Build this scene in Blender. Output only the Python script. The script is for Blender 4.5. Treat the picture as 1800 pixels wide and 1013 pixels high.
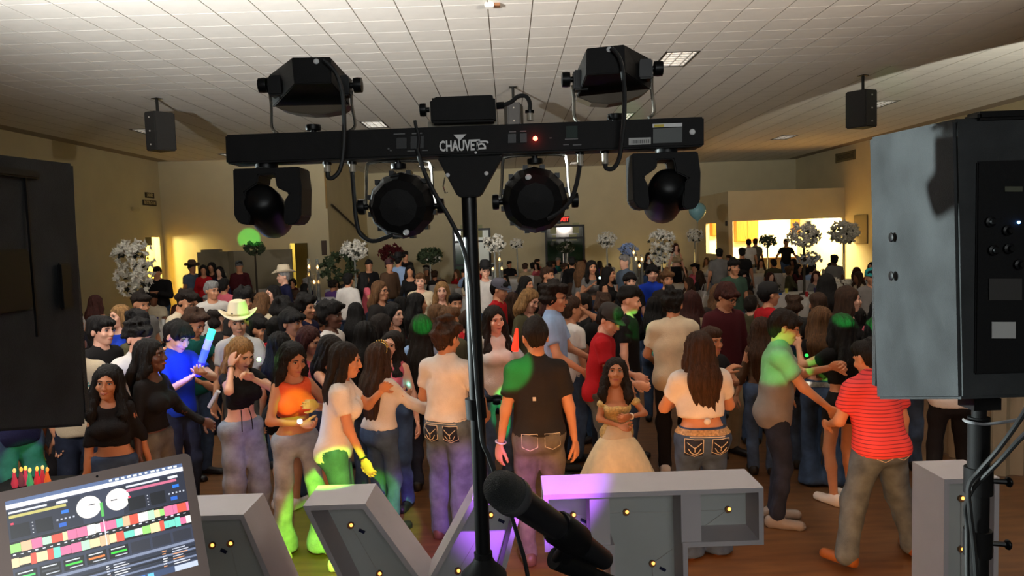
import bpy, bmesh, math, random
import numpy as np
from mathutils import Vector, Matrix, Euler
for o in list(bpy.data.objects): bpy.data.objects.remove(o)
SC = bpy.context.scene
COL = SC.collection
random.seed(7)
PI = math.pi
R = math.radians
# ---------------------------------------------------------------- camera
FPX = 1320.0
CAMZ = 2.30
cam = bpy.data.cameras.new('camera')
cam.sensor_width = 36.0
cam.lens = FPX / 1800 * 36
cam.clip_start = 0.05
cam.clip_end = 200
camo = bpy.data.objects.new('camera', cam)
COL.objects.link(camo)
CAMR = Matrix.Rotation(R(-0.168), 3, 'Z') @ Matrix.Rotation(R(90 - 4.10), 3, 'X') @ Matrix.Rotation(R(-1.9), 3, 'Z')
camo.matrix_world = Matrix.Translation((0, 0, CAMZ)) @ CAMR.to_4x4()
SC.camera = camo
SC.view_settings.view_transform = 'Standard'
SC.view_settings.look = 'None'
SC.view_settings.gamma = 1.0
SC.view_settings.exposure = 0.0
SC.view_settings.use_curve_mapping = False

def ray(px, py):
    d = CAMR @ Vector(((px - 900) / FPX, -(py - 506.5) / FPX, -1))
    return d
def at(px, py, Y):
    d = ray(px, py)
    t = Y / d.y
    return Vector((d.x * t, Y, CAMZ + d.z * t))
def onz(px, py, z):
    d = ray(px, py)
    t = (z - CAMZ) / d.z
    return Vector((d.x * t, d.y * t, z))
def onx(px, py, X):
    d = ray(px, py)
    t = X / d.x
    return Vector((X, d.y * t, CAMZ + d.z * t))
# ---------------------------------------------------------------- world and large lights
w = bpy.data.worlds.new('world')
SC.world = w
w.use_nodes = True
w.node_tree.nodes['Background'].inputs[0].default_value = (1.0, 0.93, 0.84, 1)
w.node_tree.nodes['Background'].inputs[1].default_value = 0.012

def lamp(name, kind, loc, energy, color=(1, 1, 1), target=None, size=0.1, angle=60, blend=0.5):
    l = bpy.data.lights.new(name, kind)
    l.energy = energy
    l.color = color
    if kind == 'SPOT':
        l.spot_size = R(angle); l.spot_blend = blend; l.shadow_soft_size = size
    elif kind == 'POINT':
        l.shadow_soft_size = size
    elif kind == 'AREA':
        l.shape = 'RECTANGLE'
        l.size = size if not isinstance(size, tuple) else size[0]
        l.size_y = size if not isinstance(size, tuple) else size[1]
    o = bpy.data.objects.new(name, l)
    COL.objects.link(o)
    o.location = loc
    if target is not None:
        o.rotation_euler = (Vector(target) - Vector(loc)).to_track_quat('-Z', 'Y').to_euler()
    return o
# stage lamps on stands at the two front corners of the stage: uplights on the ceiling, a wash over the dance floor
lamp('stage_uplight', 'SPOT', (-4.8, 2.6, 2.9), 10000, (1.0, 0.985, 0.94), (-3.4, 9.0, 6.6), 0.12, 84, 1.0)
lamp('stage_uplight', 'SPOT', (5.2, 2.4, 2.9), 4500, (1.0, 0.88, 0.76), (3.0, 9.0, 6.6), 0.12, 84, 1.0)
lamp('stage_side_lamp', 'SPOT', (-4.2, 3.3, 2.4), 4200, (0.86, 1.0, 0.99), (1.02, 1.95, 2.0), 0.10, 20, 0.7)
lamp('stage_wash', 'SPOT', (-3.6, 2.9, 3.0), 400, (1.0, 0.95, 0.93), (-3.6, 8.5, 1.1), 0.2, 62, 1.0)
lamp('stage_wash', 'SPOT', (4.2, 2.9, 3.0), 40, (1.0, 0.90, 0.86), (2.5, 9.0, 1.0), 0.2, 85, 0.9)
lamp('stage_side_lamp', 'SPOT', (10.8, 8.0, 1.6), 2600, (1.0, 0.95, 0.80), onz(1770, 128, 5.4), 0.05, 34, 0.12)
# a dim room lamp over the stage behind the photographer
lamp('stage_room_lamp', 'AREA', (0.6, -3.0, 3.2), 85, (0.94, 0.98, 0.98), (0.3, 3.3, 0.8), (2.4, 1.2))
# ---------------------------------------------------------------- materials
MATS = {}
def mat(name, color, rough=0.7, metal=0.0, var=0.0, vscale=8.0, bump=0.0, bscale=60.0, emit=None, estr=0.0, spec=0.4, stretch=None, alpha=1.0, trans=0.0, sss=0.0):
    if name in MATS: return MATS[name]
    m = bpy.data.materials.new(name)
    m.use_nodes = True
    nt = m.node_tree; b = nt.nodes['Principled BSDF']
    c = tuple(color[:3]) + (1,)
    b.inputs['Base Color'].default_value = c
    b.inputs['Roughness'].default_value = rough
    b.inputs['Metallic'].default_value = metal
    b.inputs['Specular IOR Level'].default_value = spec
    if alpha < 1: b.inputs['Alpha'].default_value = alpha
    if trans: b.inputs['Transmission Weight'].default_value = trans
    if sss:
        b.inputs['Subsurface Weight'].default_value = sss
        b.inputs['Subsurface Radius'].default_value = (0.012, 0.005, 0.003)
    if emit is not None:
        b.inputs['Emission Color'].default_value = tuple(emit[:3]) + (1,)
        b.inputs['Emission Strength'].default_value = estr
    if var or bump:
        tc = nt.nodes.new('ShaderNodeTexCoord'); mp = nt.nodes.new('ShaderNodeMapping')
        nt.links.new(tc.outputs['Object'], mp.inputs['Vector'])
        if stretch: mp.inputs['Scale'].default_value = stretch
    if var:
        n = nt.nodes.new('ShaderNodeTexNoise'); n.inputs['Scale'].default_value = vscale; n.inputs['Detail'].default_value = 5
        nt.links.new(mp.outputs['Vector'], n.inputs['Vector'])
        mx = nt.nodes.new('ShaderNodeMix'); mx.data_type = 'RGBA'
        mx.inputs['A'].default_value = tuple(max(0, x * (1 - var)) for x in color[:3]) + (1,)
        mx.inputs['B'].default_value = tuple(min(1, x * (1 + var)) for x in color[:3]) + (1,)
        rp = nt.nodes.new('ShaderNodeMapRange'); rp.inputs['From Min'].default_value = 0.3; rp.inputs['From Max'].default_value = 0.7
        nt.links.new(n.outputs['Fac'], rp.inputs['Value'])
        nt.links.new(rp.outputs['Result'], mx.inputs['Factor'])
        nt.links.new(mx.outputs['Result'], b.inputs['Base Color'])
    if bump:
        n2 = nt.nodes.new('ShaderNodeTexNoise'); n2.inputs['Scale'].default_value = bscale; n2.inputs['Detail'].default_value = 3
        nt.links.new(mp.outputs['Vector'], n2.inputs['Vector'])
        bp = nt.nodes.new('ShaderNodeBump'); bp.inputs['Strength'].default_value = bump; bp.inputs['Distance'].default_value = 0.02
        nt.links.new(n2.outputs['Fac'], bp.inputs['Height'])
        nt.links.new(bp.outputs['Normal'], b.inputs['Normal'])
    MATS[name] = m
    return m
def s2l(*c):
    c = c[0] if len(c) == 1 else c
    return tuple(((x / 255) / 12.92 if x / 255 <= 0.04045 else ((x / 255 + 0.055) / 1.055) ** 2.4) for x in c)

# ---------------------------------------------------------------- mesh helpers
def link(name, me, parent=None, m=None):
    o = bpy.data.objects.new(name, me)
    COL.objects.link(o)
    if parent is not None: o.parent = parent
    if m is not None and not me.materials: me.materials.append(m)
    return o
def empty(name, loc=(0, 0, 0), rz=0.0):
    o = bpy.data.objects.new(name, None)
    COL.objects.link(o)
    o.location = loc; o.rotation_euler = (0, 0, rz)
    o.empty_display_size = 0.1
    return o
def tag(o, label=None, cat=None, group=None, kind=None):
    if label: o['label'] = label
    if cat: o['category'] = cat
    if group: o['group'] = group
    if kind: o['kind'] = kind
    return o
def fastmesh(name, V, Q, smooth=True):
    V = np.asarray(V, dtype=np.float32); Q = np.asarray(Q, dtype=np.int32)
    me = bpy.data.meshes.new(name)
    k = Q.shape[1]
    me.vertices.add(len(V)); me.vertices.foreach_set('co', V.ravel())
    me.loops.add(Q.size); me.loops.foreach_set('vertex_index', Q.ravel())
    me.polygons.add(len(Q)); me.polygons.foreach_set('loop_start', np.arange(0, Q.size, k, dtype=np.int32))
    if smooth: me.polygons.foreach_set('use_smooth', np.ones(len(Q), dtype=bool))
    me.update(calc_edges=True)
    return me
class MB:
    def __init__(s): s.v = []; s.f = []
    def add(s, vs, fs):
        n = len(s.v); s.v += [tuple(v) for v in vs]; s.f += [tuple(i + n for i in f) for f in fs]; return s
    def box(s, c, d, rot=None):
        x, y, z = [q / 2 for q in d]
        vs = [Vector((a, b, e)) for a in (-x, x) for b in (-y, y) for e in (-z, z)]
        if rot is not None: vs = [rot @ v for v in vs]
        vs = [v + Vector(c) for v in vs]
        return s.add(vs, [(0, 1, 3, 2), (4, 6, 7, 5), (0, 4, 5, 1), (2, 3, 7, 6), (0, 2, 6, 4), (1, 5, 7, 3)])
    def box2(s, lo, hi):
        return s.box([(a + b) / 2 for a, b in zip(lo, hi)], [abs(b - a) for a, b in zip(lo, hi)])
    def tube(s, pts, r, n=8, caps=True):
        pts = [Vector(p) for p in pts]
        rr = r if isinstance(r, (list, tuple)) else [r] * len(pts)
        up = None; rings = []
        for i, p in enumerate(pts):
            t = (pts[min(i + 1, len(pts) - 1)] - pts[max(i - 1, 0)])
            if t.length < 1e-9: t = Vector((0, 0, 1))
            t.normalize()
            if up is None: up = t.orthogonal().normalized()
            else:
                up = up - t * up.dot(t)
                up = up.normalized() if up.length > 1e-6 else t.orthogonal().normalized()
            bi = t.cross(up)
            rings.append([p + (up * math.cos(2 * PI * k / n) + bi * math.sin(2 * PI * k / n)) * rr[i] for k in range(n)])
        vs = [v for rg in rings for v in rg]; fs = []
        for i in range(len(pts) - 1):
            for k in range(n):
                fs.append((i * n + k, i * n + (k + 1) % n, (i + 1) * n + (k + 1) % n, (i + 1) * n + k))
        if caps: fs += [tuple(range(n - 1, -1, -1)), tuple((len(pts) - 1) * n + k for k in range(n))]
        return s.add(vs, fs)
    def lathe(s, prof, n=24, M=None):           # prof: (r, z) from bottom to top
        vs = []; fs = []
        for r, z in prof:
            for k in range(n):
                v = Vector((r * math.cos(2 * PI * k / n), r * math.sin(2 * PI * k / n), z))
                vs.append(M @ v if M is not None else v)
        for i in range(len(prof) - 1):
            for k in range(n):
                fs.append((i * n + k, i * n + (k + 1) % n, (i + 1) * n + (k + 1) % n, (i + 1) * n + k))
        if prof[0][0] > 1e-5: fs.append(tuple(range(n - 1, -1, -1)))
        if prof[-1][0] > 1e-5: fs.append(tuple((len(prof) - 1) * n + k for k in range(n)))
        return s.add(vs, fs)
    def prism(s, pts, off):                      # closed outline pts extruded by vector off
        n = len(pts); pts = [Vector(p) for p in pts]; off = Vector(off)
        vs = pts + [p + off for p in pts]
        fs = [tuple(range(n)), tuple(range(2 * n - 1, n - 1, -1))]
        for k in range(n): fs.append((k, k + n, (k + 1) % n + n, (k + 1) % n))
        return s.add(vs, fs)
    def loft(s, A, B):                           # two outlines of equal length
        n = len(A)
        fs = [tuple(range(n)), tuple(range(2 * n - 1, n - 1, -1))]
        for k in range(n): fs.append((k, k + n, (k + 1) % n + n, (k + 1) % n))
        return s.add(list(A) + list(B), fs)
    def ball(s, c, r, n=10, m=6, sc=(1, 1, 1), rot=None):
        vs = []; fs = []
        for i in range(m + 1):
            a = PI * i / m
            for k in range(n):
                v = Vector((r * sc[0] * math.sin(a) * math.cos(2 * PI * k / n), r * sc[1] * math.sin(a) * math.sin(2 * PI * k / n), r * sc[2] * math.cos(a)))
                if rot is not None: v = rot @ v
                vs.append(v + Vector(c))
        for i in range(m):
            for k in range(n):
                fs.append((i * n + k, (i + 1) * n + k, (i + 1) * n + (k + 1) % n, i * n + (k + 1) % n))
        return s.add(vs, fs)
    def mesh(s, name, m=None, smooth=False, bevel=0.0, seg=2):
        me = bpy.data.meshes.new(name)
        me.from_pydata([tuple(v) for v in s.v], [], s.f)
        bm = bmesh.new(); bm.from_mesh(me)
        bmesh.ops.remove_doubles(bm, verts=bm.verts, dist=1e-6)
        bmesh.ops.recalc_face_normals(bm, faces=bm.faces)
        if bevel > 0:
            es = [e for e in bm.edges if len(e.link_faces) == 2 and e.calc_face_angle(0) > R(25)]
            bmesh.ops.bevel(bm, geom=es, offset=bevel, segments=seg, affect='EDGES', clamp_overlap=True)
        bm.to_mesh(me); bm.free()
        if smooth:
            me.polygons.foreach_set('use_smooth', np.ones(len(me.polygons), dtype=bool))
            try: me.set_sharp_from_angle(angle=R(40))
            except Exception: pass
        if m: me.materials.append(m)
        me.update()
        return me
    def build(s, name, m, parent=None, smooth=False, bevel=0.0, seg=2):
        return link(name, s.mesh(name, m, smooth, bevel, seg), parent)
def text_mesh(name, txt, size, m, parent, M, extrude=0.001, bold=0.0, sx=1.0, align='CENTER'):
    cu = bpy.data.curves.new(name, 'FONT')
    cu.body = txt; cu.size = size; cu.extrude = extrude; cu.align_x = align; cu.align_y = 'CENTER'; cu.offset = bold
    cu.resolution_u = 2
    o = bpy.data.objects.new(name + '_tmp', cu); COL.objects.link(o)
    bpy.context.view_layer.update()
    me = bpy.data.meshes.new_from_object(o.evaluated_get(bpy.context.evaluated_depsgraph_get()))
    bpy.data.objects.remove(o); bpy.data.curves.remove(cu)
    me.transform(Matrix.Diagonal((sx, 1, 1, 1)))
    me.transform(M)
    me.name = name
    me.materials.clear(); me.materials.append(m)
    return link(name, me, parent)
def frame(o, u, v):                              # 4x4 matrix: local x->u, y->v, z->u x v
    u = Vector(u).normalized(); v = Vector(v); v = (v - u * v.dot(u)).normalized(); n = u.cross(v)
    M = Matrix((u, v, n)).transposed().to_4x4(); M.translation = Vector(o); return M
def smoothpath(pts, k=6):
    pts = [Vector(p) for p in pts]; out = []
    P = [pts[0]] + pts + [pts[-1]]
    for i in range(1, len(P) - 2):
        for j in range(k):
            t = j / k
            out.append(0.5 * ((2 * P[i]) + (-P[i - 1] + P[i + 1]) * t + (2 * P[i - 1] - 5 * P[i] + 4 * P[i + 1] - P[i + 2]) * t * t + (-P[i - 1] + 3 * P[i] - 3 * P[i + 1] + P[i + 2]) * t ** 3))
    out.append(pts[-1]); return out
# ---------------------------------------------------------------- room shell
CEIL = 5.40
XR, XL, YB = 13.8, -12.9, 36.0
KY, KX, KH = 30.8, 9.03, 3.75          # kitchen block: front plane, left side plane, height
LY, LX = 28.2, -6.7                    # left bay: its back plane and its right edge
wallm = mat('wall_paint', s2l(210, 200, 166), 0.85, var=0.04, vscale=1.5, bump=0.05, bscale=120)
ceilm = mat('ceiling_tile', s2l(224, 222, 216), 0.9, var=0.03, vscale=3, bump=0.15, bscale=150)
gridm = mat('ceiling_grid', s2l(150, 142, 130), 0.8)
def wall(name, lo, hi, m=None):
    o = MB().box2(lo, hi).build(name, m or wallm); o['kind'] = 'structure'; return o
# floor
fl = bpy.data.materials.new('floor_wood'); fl.use_nodes = True
nt = fl.node_tree; b = nt.nodes['Principled BSDF']
tc = nt.nodes.new('ShaderNodeTexCoord'); mp = nt.nodes.new('ShaderNodeMapping'); mp.inputs['Scale'].default_value = (1.2, 7, 1)
n1 = nt.nodes.new('ShaderNodeTexNoise'); n1.inputs['Scale'].default_value = 2.2; n1.inputs['Detail'].default_value = 6
nt.links.new(tc.outputs['Object'], mp.inputs['Vector']); nt.links.new(mp.outputs['Vector'], n1.inputs['Vector'])
rp = nt.nodes.new('ShaderNodeValToRGB')
rp.color_ramp.elements[0].position = 0.3; rp.color_ramp.elements[0].color = s2l(84, 54, 28) + (1,)
rp.color_ramp.elements[1].position = 0.7; rp.color_ramp.elements[1].color = s2l(112, 76, 42) + (1,)
nt.links.new(n1.outputs['Fac'], rp.inputs['Fac']); nt.links.new(rp.outputs['Color'], b.inputs['Base Color'])
b.inputs['Roughness'].default_value = 0.45
MATS['floor_wood'] = fl
wall('floor', (XL - 4, -5, -0.2), (XR + 1, YB + 4, 0), fl)
stm = mat('stage_carpet', s2l(40, 38, 40), 0.95)
st = MB().box2((-6.5, -4.9, 0), (6.5, 2.75, 0.75)).build('stage', stm); st['kind'] = 'structure'
# ceiling: slab with the tile grid proud of it
ce = MB().box2((XL - 4, -5, CEIL + 0.012), (XR + 1, YB + 4, CEIL + 0.2)).build('ceiling', gridm); ce['kind'] = 'structure'
TS = 0.61
gx0 = onz(937, 0, CEIL).x           # one runner passes here
tile_me = MB().box2((-TS / 2 + 0.008, -TS / 2 + 0.003, 0), (TS / 2 - 0.008, TS / 2 - 0.003, 0.014)).mesh('ceiling_tile', ceilm)
troffers = []
for px_, py_ in ((1197, 99), (655, 215), (1107, 200), (238, 228), (1555, 183), (391, 273), (1385, 240), (750, 293), (1015, 285)):
    p = onz(px_, py_, CEIL)
    cx = gx0 + (round((p.x - gx0) / TS - 0.5) + 0.5) * TS
    troffers.append((cx, (round(p.y / TS - 0.5) + 0.5) * TS))
cand = []; rest = MB()
i0 = int((XL - gx0) // TS); i1 = int((XR - gx0) // TS)
for i in range(i0, i1 + 1):
    for j in range(-6, int(YB / TS) + 1):
        cx = gx0 + (i + 0.5) * TS; cy = (j + 0.5) * TS
        if cx - TS / 2 < XL or cx + TS / 2 > XR or cy + TS / 2 > YB: continue
        if any(abs(cx - a) < 0.1 and abs(cy - b_) < TS * 1.1 and cy >= b_ - 0.1 for a, b_ in troffers): continue
        inview = abs(cx) < cy * 0.70 and cy > 9.0
        cand.append((0 if inview else 1, cy, cx))
cand.sort()
for n_, (v_, cy, cx) in enumerate(cand):
    if n_ < 300 and v_ == 0:
        o = link('ceiling_tile', tile_me, ce); o.location = (cx, cy, CEIL)
    else:
        a, b_ = TS / 2 - 0.008, TS / 2 - 0.003
        rest.add([(cx - a, cy - b_, CEIL), (cx + a, cy - b_, CEIL), (cx + a, cy + b_, CEIL), (cx - a, cy + b_, CEIL)], [(3, 2, 1, 0)])
ro = rest.build('ceiling_tile_field', ceilm, ce); ro['kind'] = 'stuff'
# troffers
tfm = mat('troffer_white', s2l(235, 232, 225), 0.4)
tfl = mat('troffer_louver', s2l(190, 186, 178), 0.25, metal=0.6)
tfd = mat('troffer_dark', s2l(60, 56, 50), 0.6)
tl_lab = ['flat recessed ceiling light with silver louvers above the large right wash light', 'recessed ceiling light above the bar just right of the left wash light',
          'recessed ceiling light with a green tint under the right wash light', 'recessed ceiling light left of the left hanging speaker', 'recessed ceiling light right of the right hanging speaker',
          'small recessed ceiling light by the left end of the lighting bar', 'small far ceiling light between lighting bar and right hanging speaker', 'tiny far ceiling light seen under the bar left of the pole', 'tiny far ceiling light seen under the bar right of the pole']
for k, (cx, cy) in enumerate(troffers):
    t = empty('ceiling_light', (cx, cy + TS / 2, CEIL))
    tag(t, tl_lab[k], 'ceiling light', 'recessed ceiling lights')
    W_, L_ = TS * 0.97, TS * 1.96
    m_ = MB()
    for sx in (-1, 1): m_.box((sx * (W_ / 2 - 0.012), 0, 0), (0.024, L_, 0.02))
    for sy in (-1, 1): m_.box((0, sy * (L_ / 2 - 0.012), 0), (W_, 0.024, 0.02))
    m_.build('frame', tfd, t)
    MB().box((0, 0, 0.008), (W_ - 0.04, L_ - 0.04, 0.004)).build('reflector', mat('troffer_reflector', s2l(240, 238, 232), 0.2, emit=(1, 0.97, 0.9), estr=0.25), t)
    for q in range(3): MB().box(((q - 1) * W_ / 3.2, 0, 0.0), (0.012, L_ - 0.05, 0.012)).build('louver', tfl, t)
    for q in range(6): MB().box((0, (q - 2.5) * L_ / 6.6, 0.0), (W_ - 0.05, 0.01, 0.012)).build('louver', tfl, t)
# walls
wall('wall_back', (XL - 4, YB, 0), (XR + 0.3, YB + 0.2, CEIL + 0.1))
# right wall with nothing cut
wall('wall_right', (XR, -5, 0), (XR + 0.2, YB, CEIL + 0.1))
wall('wall_front', (XL - 0.2, -5.2, 0), (XR + 0.2, -5, CEIL + 0.1))
# left wall with lit doorway
d0 = onx(256, 430, XL).y; d1 = min(onx(281, 430, XL).y, LY - 0.1)
dz = onx(268, 417, XL).z
wall('wall_left', (XL - 0.2, -5, 0), (XL, d0, CEIL + 0.1))
wall('wall_left', (XL - 0.2, d0, dz), (XL, d1, CEIL + 0.1))
wall('wall_left', (XL - 0.2, d1, 0), (XL, LY, CEIL + 0.1))
# left bay back wall with a door standing ajar
j0, j1 = at(509, 440, LY).x, at(519, 440, LY).x
jz = at(514, 428, LY).z
wall('wall_bay', (XL - 0.2, LY, 0), (j0, LY + 0.15, CEIL + 0.1))
wall('wall_bay', (j0, LY, jz), (j1, LY + 0.15, CEIL + 0.1))
wall('wall_bay', (j1, LY, 0), (LX, LY + 0.15, CEIL + 0.1))
wall('wall_bay_side', (LX - 0.15, LY + 0.15, 0), (LX, YB, CEIL + 0.1))
glow = mat('side_room_wall', s2l(235, 215, 130), 0.8)
# rooms behind the doors
wall('wall_side_room', (XL - 3.0, d0 - 1.5, 0), (XL - 2.9, d1 + 1.0, 3.2), glow)
wall('wall_side_room', (XL - 3.0, d1 + 0.3, 0), (XL - 0.2, d1 + 0.4, 3.2), glow)
wall('wall_side_room', (XL - 3.0, d0 - 1.6, 0), (XL - 0.2, d0 - 1.5, 3.2), glow)
wall('ceiling_side_room', (XL - 3.0, d0 - 1.6, 3.2), (XL - 0.2, d1 + 0.4, 3.3), glow)
lamp('restroom_lamp', 'POINT', (XL - 1.4, (d0 + d1) / 2 - 0.4, 2.7), 700, (1.0, 0.83, 0.36), None, 0.2)
wall('wall_storeroom', (j0 - 1.0, LY + 2.0, 0), (j1 + 1.0, LY + 2.1, 3.2), glow)
lamp('storeroom_lamp', 'POINT', ((j0 + j1) / 2, LY + 1.0, 2.4), 60, (1.0, 0.85, 0.4), None, 0.1)
# thin tube: dark diagonal rail in the bay
stripem = mat('dark_stripe', s2l(70, 58, 40), 0.6)
r0 = at(579, 360, LY + 0.4); r1 = at(690, 418, YB - 0.3)
tag(MB().tube([(LX + 0.07, r0.y, r0.z), (LX + 0.07, r1.y, r1.z)], 0.04, 6).build('diagonal_stripe', stripem), 'dark diagonal rail on the side wall behind the small left wash light', 'stripe')
c0 = at(579, 300, LY); 
tag(MB().box2((LX - 0.06, LY - 0.012, c0.z - 1.4), (LX + 0.004, LY, c0.z)).build('corner_guard', mat('tan_trim', s2l(150, 120, 70), 0.7)), 'tan vertical corner strip left of the small left wash light', 'trim')
# kitchen block with a pass-through and a side hatch
ox0, ox1 = at(1288, 420, KY).x, at(1481, 420, KY).x
oz0, oz1 = at(1385, 452, KY).z, at(1385, 386, KY).z
xd0 = at(1434, 420, KY).x
wall('wall_kitchen', (KX, KY, oz1), (XR, KY + 0.15, KH))
wall('wall_kitchen', (KX, KY, 0), (ox0, KY + 0.15, oz1))
wall('wall_kitchen', (ox0, KY, 0), (xd0, KY + 0.15, oz0))
wall('wall_kitchen', (ox1, KY, 0), (XR, KY + 0.15, oz1))
h0, h1 = onx(1259, 420, KX).y, onx(1241, 420, KX).y
hz0, hz1 = onx(1250, 446, KX).z, onx(1250, 393, KX).z
h0 = max(h0, KY + 0.4); h1 = min(h1, YB - 0.4)
wall('wall_kitchen_side', (KX, KY + 0.15, 0), (KX + 0.15, h0, KH))
wall('wall_kitchen_side', (KX, h0, hz1), (KX + 0.15, h1, KH))
wall('wall_kitchen_side', (KX, h0, 0), (KX + 0.15, h1, hz0))
wall('wall_kitchen_side', (KX, h1, 0), (KX + 0.15, YB, KH))
wall('ceiling_kitchen', (KX + 0.1, KY + 0.1, KH - 0.1), (XR, YB, KH))
wall('wall_kitchen_back', (KX + 0.15, YB - 0.1, 0), (XR, YB - 0.02, KH - 0.1), mat('kitchen_wall', s2l(250, 246, 225), 0.8))
sill = MB().box2((ox0, KY - 0.12, oz0 - 0.04), (xd0, KY + 0.25, oz0)).build('trim_sill', mat('sill', s2l(215, 150, 70), 0.5)); sill['kind'] = 'structure'
orw = mat('orange_wood', s2l(205, 112, 30), 0.5, var=0.15, vscale=4, stretch=(4, 4, 0.6))
def cab(x0, x1, z0, z1, y0, y1, label):
    t = empty('kitchen_cabinet', ((x0 + x1) / 2, y1, 0)); tag(t, label, 'cabinet')
    MB().box2((x0 - t.location.x, y0 - y1, z0), (x1 - t.location.x, 0, z1)).build('carcass', orw, t)
    n = max(1, int(round((x1 - x0) / 0.6)))
    for k in range(n):
        a = x0 + (x1 - x0) * k / n + 0.015; c = x0 + (x1 - x0) * (k + 1) / n - 0.015
        d = MB().box2((a - t.location.x, y0 - y1 - 0.025, z0 + 0.02), (c - t.location.x, y0 - y1 - 0.002, z1 - 0.02)).build('door', orw, t, bevel=0.006)
        MB().box2((c - t.location.x - 0.06, y0 - y1 - 0.05, z0 + 0.1), (c - t.location.x - 0.045, y0 - y1 - 0.026, z0 + 0.25)).build('handle', tfl, d)
YC = YB - 0.5
cab(at(1294, 420, YC).x, at(1333, 420, YC).x, at(1310, 425, YC).z, KH - 0.15, YC, YB - 0.104, 'orange wooden cabinet in the left of the lit kitchen opening')
cab(at(1395, 420, YC).x, min(XR - 0.04, at(1426, 420, YC).x), at(1400, 408, YC).z, KH - 0.15, YC, YB - 0.104, 'orange wooden cabinet in the right of the lit kitchen opening')
cab(KX + 0.6, at(1288, 420, YC).x - 0.5, 1.9, KH - 0.2, YC, YB - 0.104, 'orange wooden cabinet seen through the narrow side hatch')
lamp('kitchen_lamp', 'AREA', (KX + 1.6, KY + 1.6, KH - 0.15), 520, (1.0, 0.80, 0.34), (KX + 1.6, KY + 1.6, 0), (1.2, 1.2))
lamp('kitchen_lamp', 'AREA', (KX + 3.7, KY + 1.6, KH - 0.15), 900, (1.0, 0.82, 0.40), (KX + 3.7, KY + 1.6, 0), (1.2, 1.2))
# right wall fittings
vm = mat('vent_metal', s2l(120, 112, 80), 0.5, metal=0.3)
def on_right(px0, py0, px1, py1):
    a = onx(px0, py0, XR); c = onx(px1, py1, XR); return a, c
a, c = on_right(1471, 285, 1503, 265)
t = empty('air_vent', (XR, (a.y + c.y) / 2, (a.z + c.z) / 2)); tag(t, 'grey air vent grille high on the right wall', 'vent')
wy, hz = abs(a.y - c.y) / 2, abs(a.z - c.z) / 2
m_ = MB()
for sy in (-1, 1): m_.box((-0.02, sy * wy, 0), (0.04, 0.12, 2 * hz + 0.1))
for sz in (-1, 1): m_.box((-0.02, 0, sz * hz), (0.04, 2 * wy, 0.08))
m_.build('frame', vm, t)
MB().box((-0.005, 0, 0), (0.01, 2 * wy, 2 * hz)).build('backing', tfd, t)
for q in range(5): MB().box((-0.02, 0, (q - 2) * hz / 2.7), (0.03, 2 * wy, 0.03)).build('slat', vm, t)
a, c = on_right(1503, 428, 1526, 377)
tag(MB().box2((XR - 0.05, c.y, a.z), (XR, a.y, c.z)).build('wall_panel', mat('panel_grey', s2l(140, 126, 88), 0.7), bevel=0.01), 'tall grey-brown panel on the yellow right wall', 'panel')
a = onx(1537, 417, XR)
tag(MB().box((XR - 0.02, a.y, a.z), (0.04, 0.12, 0.18)).build('wall_switch', tfd, bevel=0.01), 'small dark switch on the right wall by the tall speaker', 'switch')
a = at(1278, 393, KY - 0.05)
tag(MB().box((KX - 0.03, KY + 0.2, a.z), (0.06, 0.16, 0.2)).build('wall_speaker', tfd, bevel=0.01), 'small black box high on the kitchen corner', 'box')
# partition in the left bay
pm = mat('partition_grey', s2l(150, 142, 120), 0.85)
pz = at(372, 443, 24.5).z
p0, p1, p2 = at(347, 460, 24.5).x, at(396, 460, 24.5).x, at(505, 460, 24.5).x
t = MB().box2((p0, 24.5, 0), (p1, 24.62, pz)).build('wall_partition', pm); t['kind'] = 'structure'
t = MB().box2((p1, 25.0, 0), (p2, 25.12, pz)).build('wall_partition', pm); t['kind'] = 'structure'
t = MB().box2((p1, 24.5, 0), (p1 + 0.1, 25.0, pz)).build('wall_partition', pm); t['kind'] = 'structure'
a = at(373, 441, 24.8)
tag(MB().box((a.x, 24.75, pz + 0.04), (0.6, 0.3, 0.08)).build('flat_box', pm, bevel=0.01), 'flat pale box lying on top of the grey partition', 'box')
# restroom sign on the left wall, two plates
sgm = mat('sign_plate', s2l(60, 52, 36), 0.6); sgt = mat('sign_letters', s2l(210, 196, 150), 0.6)
for nm, py_, txt, wd in (('LADIES', 343.5, 'LADIES', 15), ('RESTROOM', 357, 'RESTROOM', 23)):
    a = onx(262, py_, XL); e0 = onx(262 - wd / 2, py_, XL); e1 = onx(262 + wd / 2, py_, XL)
    L = abs(e1.y - e0.y)
    t = empty('wall_sign', (XL, a.y, a.z)); tag(t, 'small dark wall sign reading %s above the lit doorway' % txt, 'sign', 'signs above the doorway')
    MB().box((0.02, 0, 0), (0.03, L, 0.19)).build('plate', sgm, t)
    text_mesh('letters', txt, 0.17, sgt, t, frame((0.037, 0, 0), (0, 1, 0), (0, 0, 1)), 0.002, 0.002, sx=L * 0.9 / (0.115 * len(txt)))
a = onx(236, 368, XL)
tag(MB().box((XL + 0.05, a.y, a.z), (0.1, 0.5, 0.12)).build('emergency_light', mat('em_white', s2l(200, 190, 150), 0.5), bevel=0.02), 'small pale emergency light on the left wall below the restroom signs', 'light')
a = onx(263, 424, XL)
tag(MB().box((XL - 0.1, d0 + 0.4, dz - 0.15), (0.04, 0.5, 0.3)).build('door_sign', tfd), 'small dark plate hanging in the lit left doorway', 'sign')
a = at(570, 436, LY)
tag(MB().box((a.x, LY - 0.02, a.z), (0.19, 0.04, 0.55)).build('poster', mat('poster_dark', s2l(84, 70, 60), 0.7), bevel=0.004), 'narrow dark poster on the bay wall right of the ajar door', 'poster')
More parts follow.
